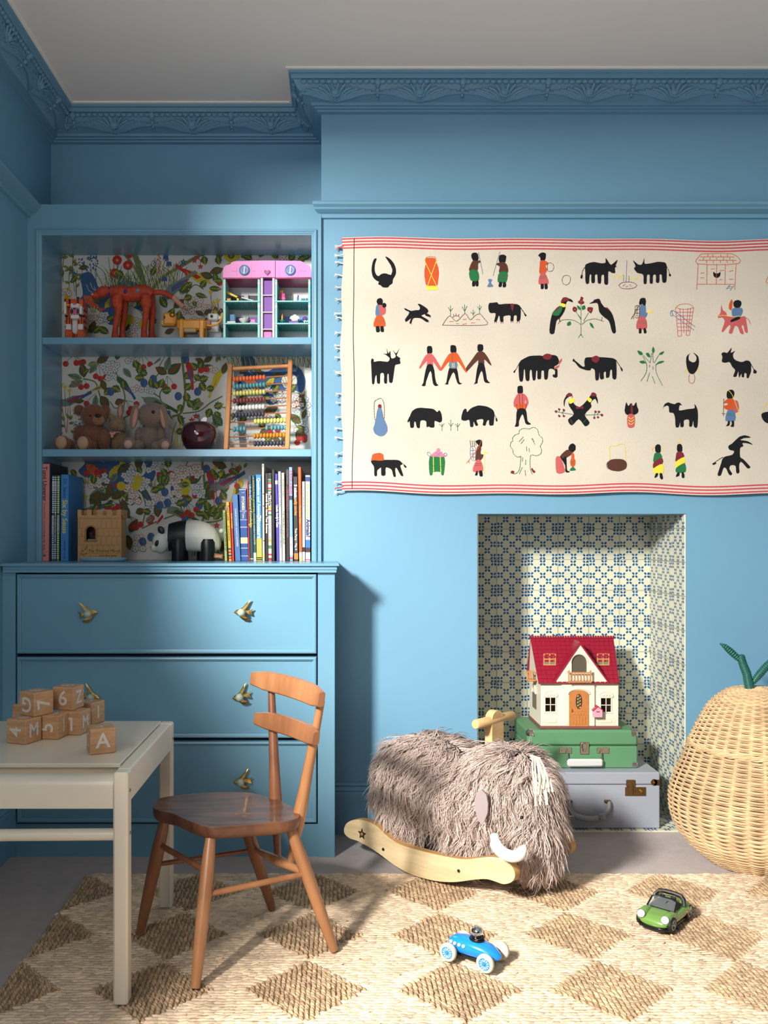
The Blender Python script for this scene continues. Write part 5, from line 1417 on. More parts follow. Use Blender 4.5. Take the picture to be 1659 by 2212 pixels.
for a, b in ((gl, ga), (gr_, ga)):
    d_ = (b - a); o = Vector((0, -.004, 0)); w_ = Vector((0, 0, .0085)); back = Vector((0, .07, 0)); bb = b + back * 1.0
    m.add([a + o - w_ * .1, b + o - w_ * .1, b + o + w_, a + o + w_, a + back * .12 + w_, b + back + w_, a + back * .12, b + back], [(0, 1, 2, 3), (3, 2, 5, 4), (0, 4, 6, 0)][:2], RR)
    for i in range(14):
        f = (i + .5) / 14; p0 = a.lerp(b, f) + w_; p1 = a.lerp(b, f) + w_ + back * (.12 + .88 * f) * .95; s = d_.normalized() * .006
        m.add([p0 - s + Vector((0, 0, .002)), p0 + s + Vector((0, 0, .0005)), p1 + s + Vector((0, 0, .0005)), p1 - s + Vector((0, 0, .002))], [(0, 1, 2, 3)], RR)
m.build('gable_roof', dh, 25)
def balcony(x0, x1, y0, z0, z1, depth, nb, wrap=False):
    m = MB(); m.b2((x0, y0 - depth, z0), (x1, y0, z0 + .004), TAN, .001); m.b2((x0 - .001, y0 - depth - .002, z1 - .004), (x1 + .001, y0 - depth + .003, z1), TAN, .001)
    for sx in (x0, x1): m.b2((sx - .0015, y0 - depth, z1 - .004), (sx + .0015, y0, z1), TAN); m.b2((sx - .002, y0 - depth - .002, z0), (sx + .002, y0 - depth + .002, z1 + .003), TAN); m.ell((sx, y0 - depth, z1 + .004), .003, TAN, n=8, m=6)
    for i in range(1, nb): x = x0 + (x1 - x0) * i / nb; m.lathe([(.0012, 0), (.0022, .004), (.0026, .010), (.0014, .016), (.0016, z1 - z0 - .006)], (x, y0 - depth, z0 + .003), TAN, 8)
    m.build('balcony', dh, 40)
balcony(P(1229, 0, 3.07).x, P(1276, 0, 3.07).x, 3.088, P(0, 1475, 3.07).z, P(0, 1452, 3.07).z, .018, 7)
m = MB(); m.lathe([(.018, 0), (.020, .003), (.018, .006)], (.683, 3.17, .484), TAN, 16)
for i in range(9): a = math.pi * (.5 + i / 8); m.lathe([(.0012, 0), (.0024, .008), (.0014, .018), (.0014, .026)], (.683 + .0175 * math.cos(a), 3.17 + .0175 * math.sin(a), .489), TAN, 8)
m.torus((.683, 3.17, .516), .0175, .0022, TAN, None, 16, 6); m.build('balcony', dh, 40)
# door
dx0, dx1 = P(1230, 0, 3.09).x, P(1272, 0, 3.09).x; dz0, dz1 = zb, P(0, 1500, 3.09).z; yd = yw - .0085
pts = [Vector((dx0, yd, dz0)), Vector((dx1, yd, dz0)), Vector((dx1, yd, dz1))] + [Vector(((dx0 + dx1) / 2 + (dx1 - dx0) / 2 * math.cos(math.pi * i / 10) * .98, yd, dz1 + .014 * math.sin(math.pi * i / 10))) for i in range(1, 10)] + [Vector((dx0, yd, dz1))]
m = MB(); m.prism(pts, (0, -.003, 0), TAD)
for i in range(5): x = dx0 + (dx1 - dx0) * (.2 + .15 * i); m.b2((x - .0022, yd - .0042, dz0 + .008), (x + .0022, yd - .003, dz0 + .036), TAD, .0008)
for i in range(4): x = dx0 + (dx1 - dx0) * (.26 + .16 * i); m.ell((x, yd - .0035, dz0 + .046), (.0032, .0012, .0032), TAD, n=8, m=6)
m.b2((dx0 + .008, yd - .0042, dz0 + .040), (dx1 - .008, yd - .003, dz0 + .0415), TAD); m.b2((dx0 + .008, yd - .0042, dz0 + .052), (dx1 - .008, yd - .003, dz0 + .0535), TAD)
dd = m.build('door', dh, 30)
m = MB(); c = Vector(((dx0 + dx1) / 2, yd - .003, dz0 + .087)); m.ell(c, (.0115, .0008, .027), M('dark_opening', (60, 46, 34), .8), n=16, m=10); dd2 = m.build('door_window', dd)
m = MB()
for k in range(4): m.torus(c + Vector((0, -.0012, .016 - .011 * k)), .0055, .0009, BRASS, Matrix.Rotation(math.pi / 2, 3, 'X'), 12, 5)
m.tube([c + Vector((0, -.001, -.026)), c + Vector((0, -.001, .026))], .0009, BRASS, 5); m.build('scrollwork', dd, 50)
m = MB(); m.tube([(dx0 + .008, yd - .003, dz0 + .050), (dx0 + .008, yd - .008, dz0 + .053), (dx0 + .008, yd - .008, dz0 + .060), (dx0 + .008, yd - .003, dz0 + .063)], .0014, BRASS, 6); m.build('handle', dd, 50)
m = MB(); ca = Vector(((dx0 + dx1) / 2, yd, dz1)); m.tube([ca + Vector(((dx1 - dx0) * .56 * math.cos(math.pi * i / 12), -.001, .019 * math.sin(math.pi * i / 12))) for i in range(13)], .003, CR, 6); m.build('door_arch', dh, 50)
for h in (hL, hR):
    m = MB(); x0, x1, z0, z1 = h; y = yw - .002
    for a in ((x0 - .003, x0, z0, z1), (x1, x1 + .003, z0, z1), ((x0 + x1) / 2 - .0013, (x0 + x1) / 2 + .0013, z0, z1), (x0, x1, (z0 + z1) / 2 - .0013, (z0 + z1) / 2 + .0013), (x0 - .003, x1 + .003, z1, z1 + .003), (x0 - .006, x1 + .006, z0 - .005, z0)): m.b2((a[0], y, a[2]), (a[1], y + .003, a[3]), CR, .0004)
    m.b2((x0 - .006, y - .002, z1 + .003), (x1 + .006, y + .001, z1 + .006), CR, .0005)
    cx = (x0 + x1) / 2; hemi = [Vector((cx + .024 * math.cos(math.pi * i / 12), y + .001, z1 + .006 + .018 * math.sin(math.pi * i / 12))) for i in range(13)]
    m.prism(hemi, (0, -.002, 0), CRD); m.tube([p + Vector((0, -.002, 0)) for p in hemi], .0015, CR, 6)
    for k in (-1, 0, 1): m.ell((cx + k * .010, y - .002, z1 + .012 - abs(k) * .002), (.004, .001, .004), CR, n=8, m=6)
    m.b2((cx - .020, y + .0, zb + .010), (cx + .020, y + .002, zb + .022), CRD, .0008)
    m.build('window_frame', dh, 30)
m = MB(); bx0, bx1 = D(1277, 0).x, D(1298, 0).x; bz0, bz1 = D(0, 1547).z, D(0, 1532).z; yy = yw - .024
m.b2((bx0 + .002, yy, bz0), (bx1 - .001, yw - .002, bz1), PNK, .001); cx = (bx0 + bx1) / 2
m.prism([(bx0 + .002, yy, bz1), (bx1 - .001, yy, bz1), (cx, yy, bz1 + .012)], (0, .018, 0), PNK); m.b2((cx - .006, yy - .0004, bz1 - .006), (cx + .006, yy, bz1 - .003), M('slot_dark', (90, 50, 60), .6))
mb = m.build('mailbox', dh, 30)
m = MB()
for s in (-1, 1): m.add([(cx, yy - .002, bz1 + .016), (cx + s * .018, yy - .002, bz1 + .001), (cx + s * .018, yw - .003, bz1 + .001), (cx, yw - .003, bz1 + .016), (cx, yy - .002, bz1 + .013), (cx + s * .018, yy - .002, bz1 - .002), (cx + s * .018, yw - .003, bz1 - .002), (cx, yw - .003, bz1 + .013)], [(0, 1, 2, 3), (7, 6, 5, 4), (0, 4, 5, 1)], M('mailbox_roof_red', (170, 44, 72), .4))
m.build('mailbox_roof', mb, 30)
# left end: gable wall with arched openings
m = MB(); gx = wl0 - .001
m.prism([(gx, 3.10, ze), (gx, hy1 - .006, ze), (gx - .012, yr + .03, zr - .03), (gx - .013, yr, zr - .008), (gx - .012, yr - .02, zr - .03)], (.004, 0, 0), CR)
for (zc, hh) in ((ze - .075, .05), (ze + .035, .04)):
    m.tube([(gx - .002, 3.20 + .028 * math.cos(math.pi * i / 10), zc + hh * .5 + .03 * math.sin(math.pi * i / 10)) for i in range(11)], .003, CRD, 6)
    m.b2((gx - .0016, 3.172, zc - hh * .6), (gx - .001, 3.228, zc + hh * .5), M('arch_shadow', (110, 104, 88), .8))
m.build('end_wall', dh, 30)
# ================================================================ wicker pear basket
WK = M('wicker', (216, 184, 142), .55, island=.16, var=.18, vs=14, bump=.15, bs=200); WG = M('green_cane', (34, 98, 86), .38, island=.1)
pc_ = Vector((1.287, 2.73, 0)); pb = thing('pear_basket', 'tall pear-shaped wicker basket with lid and green stem, right of the recess', 'basket', pc_)
prof_px = [(1876, 1568), (1868, 1552), (1851, 1528), (1818, 1491), (1785, 1470), (1752, 1461.5), (1714, 1463), (1681, 1473), (1651, 1486), (1610, 1500)]
lid_px = [(1606, 1502), (1595, 1507), (1570, 1518), (1527, 1541), (1502, 1567), (1492, 1585), (1489, 1610)]
def pr(u, v): return ((1642 - u) * 2.73 / F, H - (v - CV) * 2.73 / F)
def resample(px, st):
    q = smooth([pr(u, v) for v, u in px], False, 6); out = [q[0]]; acc = 0
    for a, b in zip(q[:-1], q[1:]):
        L_ = (b - a).length
        while acc + L_ >= st:
            f = (st - acc) / L_; a = a + (b - a) * f; L_ = (b - a).length; out.append(a.copy()); acc = 0
        acc += L_
    return out
def weave(m, prof, ns=34, r=.0036, amp=.0046, ph0=0, tw=0):
    seg = ns * 6
    for i, q in enumerate(prof):
        pts = []; rd = []
        rr = max(q.x, .004)
        for k in range(seg):
            a = 2 * math.pi * k / seg + tw; s = math.cos(a * ns / 2 * 1 + (math.pi if i % 2 else 0)) if False else math.cos(ns * a / 1 * .5 * 2 / 2 + (math.pi if (i + ph0) % 2 else 0))
            R_ = rr + amp * min(1, rr / .08) * s; pts.append((pc_.x + R_ * math.cos(a), pc_.y + R_ * math.sin(a), max(q.y, .004) + random.uniform(-.0002, .0002)))
        m.tube(pts, r * random.uniform(.9, 1.08), WK, 5, closed=True, up=(0, 0, 1))
zmin = .0045
bp_ = [Vector((x, .006 + (z - pr(0, 1876)[1]) if z < 0 else z)) for x, z in [(q.x, q.y) for q in resample(prof_px, .0068)]]
zoff = min(q.y for q in bp_); bp_ = [Vector((q.x, q.y + max(0, .006 - zoff) * max(0, 1 - q.y / .1))) for q in bp_]
m = MB(); weave(m, bp_)
for k in range(34):
    a = 2 * math.pi * (k + .5) / 34
    for da in (-.009, .009): m.tube([(pc_.x + q.x * math.cos(a + da / max(.4, q.x / .2)), pc_.y + q.x * math.sin(a + da / max(.4, q.x / .2)), max(q.y, .004)) for q in bp_[::3] + [bp_[-1]]], .0019, WK, 5)
m.lathe([(.02, .004), (bp_[0].x, .004), (bp_[0].x, .008), (.02, .008)], pc_, WK, 24)
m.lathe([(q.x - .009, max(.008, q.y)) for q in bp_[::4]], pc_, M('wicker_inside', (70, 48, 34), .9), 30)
m.build('basket_body', pb, 60)
m = MB()
for j, (rr, z) in enumerate(((bp_[-1].x + .001, bp_[-1].y + .004), (bp_[-1].x - .003, bp_[-1].y + .008))):       # plaited rim
    for s in range(3): m.tube([(pc_.x + (rr + .0035 * math.cos(18 * a + s * 2.09)) * math.cos(a), pc_.y + (rr + .0035 * math.cos(18 * a + s * 2.09)) * math.sin(a), z + .0035 * math.sin(18 * a + s * 2.09)) for a in np.linspace(0, 2 * math.pi, 180, endpoint=False)], .0028, WK, 5, closed=True, up=(0, 0, 1))
m.build('rim', pb, 60)
lp_ = resample(lid_px, .0068); m = MB(); weave(m, lp_, ph0=1)
for k in range(34):
    a = 2 * math.pi * (k + .5) / 34
    for da in (-.012, .012): m.tube([(pc_.x + q.x * math.cos(a + da), pc_.y + q.x * math.sin(a + da), q.y) for q in lp_[::3] + [lp_[-1]]], .0019, WK, 5)
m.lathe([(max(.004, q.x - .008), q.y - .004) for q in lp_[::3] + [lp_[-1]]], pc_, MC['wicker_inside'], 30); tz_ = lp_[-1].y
m.build('lid', pb, 60)
zt0 = H - (1492 - CV) * 2.73 / F
for r_ in np.arange(.006, .052, .0056): pass
m = MB(); cr_ = [q.x for q in lp_][-1]
for i in range(int(cr_ / .0056)): rr = cr_ - .0056 * (i + 1) + .001; 
for i in range(max(1, int(cr_ / .0056))):
    rr = max(.003, cr_ - .0056 * (i + .5)); m.tube([(pc_.x + rr * math.cos(a), pc_.y + rr * math.sin(a), tz_ + .0012 * i * .6 + .001 * math.cos(13 * a + i * 3.14)) for a in np.linspace(0, 2 * math.pi, 60, endpoint=False)], .0031, WK, 5, closed=True, up=(0, 0, 1))
m.build('lid_crown', pb, 60)
def wrapped(name, path, r, pitch=.0038):
    m = MB(); ps = [Vector(p) for p in path]; sp_ = []
    for a, b in zip(ps[:-1], ps[1:]):
        k = max(1, int((b - a).length / pitch))
        for i in range(k): sp_.append((a + (b - a) * i / k, (b - a).normalized()))
    for i, (c, t) in enumerate(sp_):
        q = Vector((0, 0, 1)).rotation_difference(t).to_matrix(); f = i / len(sp_); rr = r[0] + (r[1] - r[0]) * f if not callable(r) else r(f)
        m.torus(c, rr, .0023, WG, q, 14, 6)
    m.tube(ps, [max(.002, (r(i / (len(ps) - 1)) if callable(r) else r[0] + (r[1] - r[0]) * i / (len(ps) - 1)) - .0005) for i in range(len(ps))], WG, 8); m.build(name, pb, 60)
Q = lambda u, v: P(u, v, 2.73)
wrapped('stem', [Q(1621, 1494), Q(1617, 1475), Q(1613, 1455), Q(1605, 1435), Q(1599, 1415)], (.0125, .0100))
wrapped('leaf', [Q(1600, 1427), Q(1590, 1418), Q(1578, 1407), Q(1567, 1397), Q(1555, 1390)], lambda f: .002 + .0070 * math.sin(math.pi * min(1, f + .08)) ** .7, .006)
wrapped('leaf', [Q(1622, 1480), Q(1636, 1462), Q(1655, 1440), Q(1678, 1415)], lambda f: .002 + .0085 * math.sin(math.pi * min(1, f + .05)) ** .7, .006)
# ================================================================ soft and brick-built toys on the shelves
def E(m, u, v, Y, rx, rz, ry, mat, R=None, n=18, mm=12, bump=0): s = Y / F; m.ell(P(u, v, Y), (rx * s, ry, rz * s), mat, R, n, mm, bump)
def fuzz(parent, ells, n, lenr, mat, wid=.00045, name='fur', lean=(0, -.2, -.6)):
    cs = np.array([list(e[0]) for e in ells]); rs = np.array([e[1] for e in ells]); a = rs[:, 0] * rs[:, 1] + rs[:, 1] * rs[:, 2] + rs[:, 0] * rs[:, 2]
    k = rng.choice(len(ells), n * 2, p=a / a.sum()); d = rng.normal(size=(n * 2, 3)); d /= np.linalg.norm(d, axis=1)[:, None]
    p = cs[k] + d * rs[k]; nr = d / rs[k]; nr /= np.linalg.norm(nr, axis=1)[:, None]; ok = nr[:, 1] < .5
    for c, r in zip(cs, rs): ok &= (((p - c) / r) ** 2).sum(1) > .96
    p, nr = p[ok][:n], nr[ok][:n]; n = len(p); L_ = rng.uniform(*lenr, n); ln = np.array(lean) * .6 + rng.normal(0, .45, (n, 3)); V = []
    for j in range(3):
        off = rng.normal(size=(n, 3)); off /= np.linalg.norm(off, axis=1)[:, None]; V.append(p + off * wid)
    V.append(p + (nr + ln) * L_[:, None]); V = np.array(V).transpose(1, 0, 2).reshape(-1, 3)
    f = np.array([(0, 1, 3), (1, 2, 3), (2, 0, 3)]); Fq = (f[None] + (np.arange(n) * 4)[:, None, None]).reshape(-1, 3)
    o = fast_mesh(name, V, Fq, mat, parent, False); o['kind'] = 'stuff'; return o
def plush(root, name, parts, mat, nf=2500, lenr=(.004, .008)):
    """parts: (u, v, Y, rx px, rz px, ry m)"""
    m = MB(); ells = []
    for (u, v, Y, rx, rz, ry) in parts:
        c = P(u, v, Y); r = (rx * Y / F, ry, rz * Y / F); m.ell(c, r, mat, None, 22, 14); ells.append((c, r))
    b = m.build(name, root, 60)
    if nf: fuzz(b, ells, nf, lenr, mat)
    return b
BRF = M('bear_brown', (124, 74, 48), .95, island=.2, sheen=.4); PAD = M('pad_tan', (176, 142, 112), .95, sheen=.3)
z2_ = S2
tb_ = thing('teddy_bear', 'brown teddy bear with black nose sitting at the left of the middle shelf', 'teddy bear', Vector((P(190, 0, 3.08).x, 3.09, S2)))
plush(tb_, 'body', [(200, 945, 3.10, 37, 31, .045), (225, 950, 3.07, 13, 22, .022), (172, 938, 3.09, 13, 20, .022)], BRF)
for u, v in ((131, 957), (178, 958)):
    b = plush(tb_, 'leg', [(u + 4, v + 3, 3.03, 18, 19, .022), (u + 14, v + 6, 3.06, 18, 15, .035)], BRF, 900)
    m = MB(); E(m, u + 1, v - 1, 3.013, 12, 15, .010, PAD); m.build('foot_pad', b, 60)
h = plush(tb_, 'head', [(203, 898, 3.09, 28, 25, .040)], BRF, 1500)
for u, v in ((171, 886), (227, 887)):
    e = plush(h, 'ear', [(u, v, 3.09, 10.5, 11, .009)], BRF, 350)
m = MB(); E(m, 213, 907, 3.058, 13, 11.5, .020, M('muzzle_brown', (150, 104, 74), .95, sheen=.3)); m.build('muzzle', h, 60)
m = MB(); E(m, 212, 898, 3.040, 7, 4.2, .005, BLACK); m.tube([P(212.5, 901, 3.037), P(213, 906, 3.036)], .0007, BLACK, 5); m.tube([P(210, 909, 3.037), P(213, 906, 3.036), P(217, 909, 3.038)], .0007, BLACK, 5); m.build('nose', h, 60)
m = MB(); E(m, 195, 898, 3.050, 2.2, 2.2, .003, BLACK); m.build('eye', h, 60)
SB = M('bunny_fawn', (138, 112, 82), .95, island=.15, sheen=.4); PKI = M('ear_pink', (190, 142, 124), .95); BOW = M('bow_pink', (206, 142, 124), .7)
r_ = thing('plush_rabbit', 'small fawn plush rabbit with a pink bow between the bear and larger rabbit', 'soft toy', Vector((P(256, 0, 3.1).x, 3.1, S2)))
plush(r_, 'body', [(259, 955, 3.12, 22, 26, .032), (250, 958, 3.10, 11, 16, .018)], SB, 1200, (.003, .006))
h = plush(r_, 'head', [(254, 917, 3.10, 17.5, 16.5, .028), (261, 922, 3.085, 9, 8, .016)], SB, 700, (.003, .005))
m = MB(); E(m, 260, 888, 3.105, 7, 17, .005, SB, Matrix.Rotation(math.radians(4), 3, 'Y')); E(m, 259.5, 889, 3.100, 4.2, 13, .004, PKI, Matrix.Rotation(math.radians(4), 3, 'Y')); m.build('ear', h, 60)
m = MB(); E(m, 241, 901, 3.10, 13, 6, .006, SB, Matrix.Rotation(math.radians(28), 3, 'Y')); m.build('ear', h, 60)
m = MB()
for a, b in (((243, 938), (238, 935)), ((243, 938), (249, 934)), ((243, 938), (241, 945))): E(m, (a[0] + b[0]) / 2, (a[1] + b[1]) / 2, 3.062, 5, 3.2, .004, BOW, Matrix.Rotation(math.atan2(b[1] - a[1], b[0] - a[0]), 3, 'Y'))
m.tube([P(244, 936, 3.064), P(254, 933, 3.066), P(262, 935, 3.074)], .0018, BOW, 6); m.build('bow', r_, 60)
GB = M('rabbit_grey', (132, 112, 98), .95, island=.15, sheen=.4); GPD = M('pad_pink', (196, 158, 142), .95)
r_ = thing('plush_rabbit', 'larger grey-brown lop-eared plush rabbit sitting beside the dark red apple', 'soft toy', Vector((P(325, 0, 3.1).x, 3.1, S2)))
plush(r_, 'body', [(324, 948, 3.10, 26, 29, .040), (301, 943, 3.09, 10, 20, .018), (348, 944, 3.09, 10, 20, .018)], GB, 1800, (.003, .006))
for u, v in ((280, 959), (357, 961)):
    b = plush(r_, 'leg', [(u, v, 3.04, 14, 14, .020), (u + (16 if u < 300 else -14), v + 4, 3.06, 16, 12, .025)], GB, 500, (.003, .005)); m = MB(); E(m, u - 3 * (u < 300) , v + 1, 3.024, 9.5, 10, .010, GPD); m.build('foot_pad', b, 60)
h = plush(r_, 'head', [(329, 897, 3.09, 31, 27, .042)], GB, 1500, (.003, .005))
for u, v, a, ui in ((290, 900, 9, -1), (354, 900, -10, 1)):
    R = Matrix.Rotation(math.radians(a), 3, 'Y'); m = MB(); E(m, u, v, 3.065, 9.5, 28, .008, GB, R); E(m, u + (1 if ui < 0 else -3), v + 3, 3.0595 if ui < 0 else 3.062, 5.5, 22, .006, PKI, R); m.build('ear', h, 60)
m = MB(); E(m, 331, 890, 3.049, 3.6, 3.6, .004, M('eye_glossy', (10, 8, 8), .1)); m.build('eye', h, 60)
# apple
AP = M('apple_oxblood', (66, 14, 24), .08, coat=.8); ap = thing('apple_ornament', 'glossy dark oxblood apple ornament with stem and leaf on the middle shelf', 'ornament', Vector((P(430, 0, 3.08).x, 3.085, S2)))
c = Vector((P(430.5, 0, 3.085).x, 3.085, S2)); m = MB()
m.lathe([(.004, .003), (.030, 0), (.042, .006), (.054, .022), (.0615, .045), (.063, .062), (.059, .082), (.048, .097), (.032, .103), (.018, .101), (.008, .093), (.001, .090)], c, AP, 40); m.build('body', ap, 60)
m = MB(); m.tube([c + Vector((.002, 0, .09)), c + Vector((.001, 0, .108)), c + Vector((-.002, 0, .120)), c + Vector((-.004, 0, .130))], [.0028, .0026, .0028, .0038], AP, 10); m.build('stem', ap, 60)
m = MB(); q = [c + Vector((x, -.001, z)) for x, z in ((.003, .103), (.008, .114), (.016, .120), (.025, .120), (.027, .113), (.023, .104), (.013, .100))]; m.prism(q, (0, .004, 0), AP); m.build('leaf', ap, 60)
# abacus
AW = wood('abacus_wood', (204, 140, 84), (170, 106, 58), (8, 8, 3), .45); AR = M('abacus_rod', (166, 104, 66), .5)
ab = thing('abacus', 'wooden abacus with ten rods of coloured beads leaning on the middle shelf', 'abacus', Vector((P(557, 0, 3.06).x, 3.07, S2)))
def AY(u, v): return 3.050 + (969 - v) * .00046 + (625 - u) * .00016
def A_(x, y): u, v = 380 + x / 5.184, 760 + y / 5.184; return P(u, v, AY(u, v))
def bar3(m, a, b, w_, d_, mat):
    a = Vector(a); b = Vector(b); t = (b - a).normalized(); R = Matrix((Vector((0, 1, 0)).cross(t).normalized(), Vector((0, 1, 0)) - t * t.y, t)).transposed(); m.box((a + b) / 2, (w_, d_, (b - a).length), mat, R, .0022)
for top, bot, in (((612, 150), (562, 1150)), ((1283, 104), (1246, 1150))):
    a, b = A_(*bot), A_(*top); m = MB(); a = b + (a - b) * ((b.z - S2 - .002) / (b.z - a.z)); bar3(m, a, b, .0155, .032, AW); m.build('side_post', ab, 30)
m = MB(); m.tube([A_(620, 190), A_(1270, 158)], .0075, AW, 12); m.build('top_bar', ab)
m = MB(); m.tube([A_(575, 1085), A_(1245, 1075)], .0045, AW, 12); m.build('bottom_bar', ab)
bc_ = {'o': (226, 110, 62), 't': (90, 152, 162), 'l': (208, 208, 118), 'm': (124, 62, 62), 'w': (226, 226, 226), 's': (64, 68, 78), 'y': (200, 132, 34)}
BM = {k: M('bead_' + n_, bc_[k], .45) for k, n_ in (('o', 'orange'), ('t', 'teal'), ('l', 'lime'), ('m', 'maroon'), ('w', 'white'), ('s', 'slate'), ('y', 'mustard'))}
proto = {}
L10 = [655 + 37 * i for i in range(10)]; R10 = [892 + 36.5 * i for i in range(10)]
for (y0, y1, k, xs) in ((310, 268, 'o', L10), (392, 350, 't', L10), (470, 432, 'l', L10), (552, 515, 'm', L10), (633, 599, 'w', [x - 8 for x in L10]), (712, 682, 's', [x - 12 for x in L10]), (790, 765, 'l', R10), (868, 845, 't', [655, 693, 731, 770, 1020, 1078, 1116, 1154, 1190, 1224]), (952, 930, 'y', [x - 8 for x in R10]), (1032, 1020, 's', [x - 4 for x in R10])):
    a, b = A_(590, y0 + 2), A_(1255, y1); m = MB(); m.tube([a, b], .0022, AR, 8); m.build('rod', ab)
    for x in xs:
        c = a + (b - a) * ((x - 590) / 665)
        if k not in proto:
            m = MB(); R = Vector((0, 0, 1)).rotation_difference((b - a)).to_matrix(); m.lathe([(.0022, -.0055), (.0065, -.0050), (.0092, -.0022), (.0096, 0), (.0092, .0022), (.0065, .0050), (.0022, .0055)], c, BM[k], 18, R); proto[k] = m.build('bead', ab, 60)
        else: inst(proto[k], ab, c)
# ---------------------------------------------------------------- upper shelf: brick tiger
TO, TW_, TK, TPK = M('brick_orange', (214, 84, 30), .3), M('brick_white', (222, 218, 212), .3), M('brick_black', (24, 22, 24), .3), M('brick_pink', (206, 92, 132), .35)
def bx(m, u0, u1, v0, v1, Y, d, mat, bev=.0008): a, b = P(u0, v0, Y), P(u1, v1, Y); m.b2((a.x, Y, b.z), (b.x, Y + d, a.z), mat, bev)
zb1 = S1 + .0003
def leg_to_shelf(m, u0, u1, v0, Y, d, mat, bev=.0008): a, b = P(u0, v0, Y), P(u1, v0, Y); m.b2((a.x, Y, zb1), (b.x, Y + d, a.z), mat, bev)
tg = thing('brick_tiger', 'small roaring orange and white brick-built tiger at the left of the top shelf', 'toy', Vector((P(158, 0, 3.06).x, 3.07, S1)))
m = MB(); bx(m, 141, 182, 655, 732, 3.06, .05, TO, .006); bx(m, 155, 169, 686, 722, 3.05, .02, TW_, .004)
for v in (668, 680, 692, 704, 716):
    for u0, u1 in ((140, 146), (176, 183)): bx(m, u0, u1, v, v + 4, 3.057, .03, TK)
m.build('body', tg)
m = MB(); bx(m, 141, 178, 645, 662, 3.035, .045, TO, .003); bx(m, 138, 143, 652, 678, 3.036, .02, TW_); bx(m, 171, 177, 652, 678, 3.036, .02, TW_); bx(m, 148, 152, 646, 656, 3.032, .004, TK); bx(m, 166, 170, 646, 656, 3.032, .004, TK)
bx(m, 152, 170, 655, 664, 3.022, .03, TW_, .002); bx(m, 157, 164, 654, 658, 3.019, .006, TPK); bx(m, 152, 171, 664, 680, 3.034, .02, M('mouth_dark', (70, 30, 40), .5)); bx(m, 158, 165, 668, 680, 3.026, .01, TPK); bx(m, 152, 170, 680, 688, 3.024, .025, TW_, .002)
for u in (153, 157, 165, 169): m.lathe([(.0022, 0), (.0003, -.008)], P(u, 664, 3.026), TW_, 6); m.lathe([(.002, 0), (.0003, .006)], P(u, 680, 3.026), TW_, 6)
bx(m, 143, 148, 657, 659.5, 3.032, .003, M('brick_yellow_eye', (230, 190, 60), .3)); bx(m, 171, 176, 657, 659.5, 3.032, .003, MC['brick_yellow_eye'])
m.build('head', tg)
for u, v in ((139, 645), (165, 641)): m = MB(); bx(m, u, u + 5, v, v + 6, 3.045, .010, TK, .001); m.build('ear', tg)
for u in (141, 167):
    m = MB(); leg_to_shelf(m, u, u + 12, 686, 3.046, .02, TO); bx(m, u + 1, u + 12, 700, 712, 3.0445, .01, TW_); bx(m, u + 2, u + 4, 686, 699, 3.0445, .01, TK); bx(m, u + 8, u + 10, 686, 699, 3.0445, .01, TK); leg_to_shelf(m, u - 1, u + 14, 714, 3.025, .035, TO, .003)
    for k in range(3): leg_to_shelf(m, u + k * 4.5, u + k * 4.5 + 1, 722, 3.0245, .01, TK)
    m.build('leg', tg)
# clay cat
CL = M('clay_orange', (184, 66, 34), .65, var=.22, vs=40, bump=1.0, bs=90); CLK = M('clay_blackline', (40, 26, 20), .8); CLP = M('clay_pale', (206, 150, 122), .8, var=.1, vs=80)
cc = thing('clay_cat', 'orange painted papier mache cat on a green base with a blue bead collar', 'model animal', Vector((P(280, 0, 3.1).x, 3.1, S1)))
m = MB(); Yc = 3.10
def T_(pts, rad, mat=CL, n=12, Y=Yc, dy=0): m.tube([P(u, v, Y + dy) for u, v in pts], [r * Yc / F for r in rad], mat, n, flat=1)
body = smooth([(240, 630), (258, 633), (285, 636), (312, 632), (330, 640)], False, 4); nb = len(body)
m.tube([P(p.x, p.y, Yc) for p in body], [(13 + 4.5 * math.sin(i / nb * 3.1) + random.uniform(-.7, .7)) * Yc / F for i in range(nb)], CL, 14)
for (a, b, dy) in (((255, 640), (250, 738), -.022), ((266, 645), (267, 738), .022), ((313, 640), (314, 738), -.022), ((325, 640), (331, 738), .022)):
    ps = [(a[0] + (b[0] - a[0]) * f + 2.5 * math.sin(f * 6), a[1] + (b[1] - a[1]) * f) for f in np.linspace(0, 1, 12)]; T_(ps, [10 - 3.8 * math.sin(f * 2.2) + (2 if f > .85 else 0) + random.uniform(-.5, .5) for f in np.linspace(0, 1, 12)], CL, 12, Yc, dy)
E(m, 252, 652, Yc - .022, 12, 18, .020, CL); E(m, 316, 652, Yc - .022, 12, 20, .020, CL); m.build('body', cc, 60)
m = MB(); T_([(240, 632), (230, 628), (220, 629)], [10, 9.5, 11]); E(m, 221, 632, Yc, 14, 12, .020, CL); E(m, 207, 638, Yc, 11, 8, .015, CL); E(m, 201, 637, Yc - .004, 4.5, 4, .012, CLP); hd = m.build('head', cc, 60)
for dy in (-.012, .012): m = MB(); m.lathe([(.006, 0), (.0045, .008), (.0005, .016)], P(227, 624, Yc + dy), CL, 8); m.build('ear', hd, 60)
m = MB(); T_([(329, 632), (345, 631), (360, 635), (375, 643)], [6, 6, 6, 5.5]); T_([(374, 642), (384, 652), (396, 664)], [5.6, 5.5, 5], CLP); m.build('tail', cc, 60)
m = MB()
for i in range(12): m.ell(P(236 + 3 * math.sin(i * .5), 621 + i * 1.9, Yc - .014 - .004 * math.sin(i / 12 * 3.1)), .0026, M('bead_cobalt', (28, 52, 150), .2), n=8, m=6)
for i in range(12): m.ell(P(238 + 3.2 * math.sin(i * .4), 643 + i * 3.0, Yc - .032), .0022, MC['bead_cobalt'], n=8, m=6)
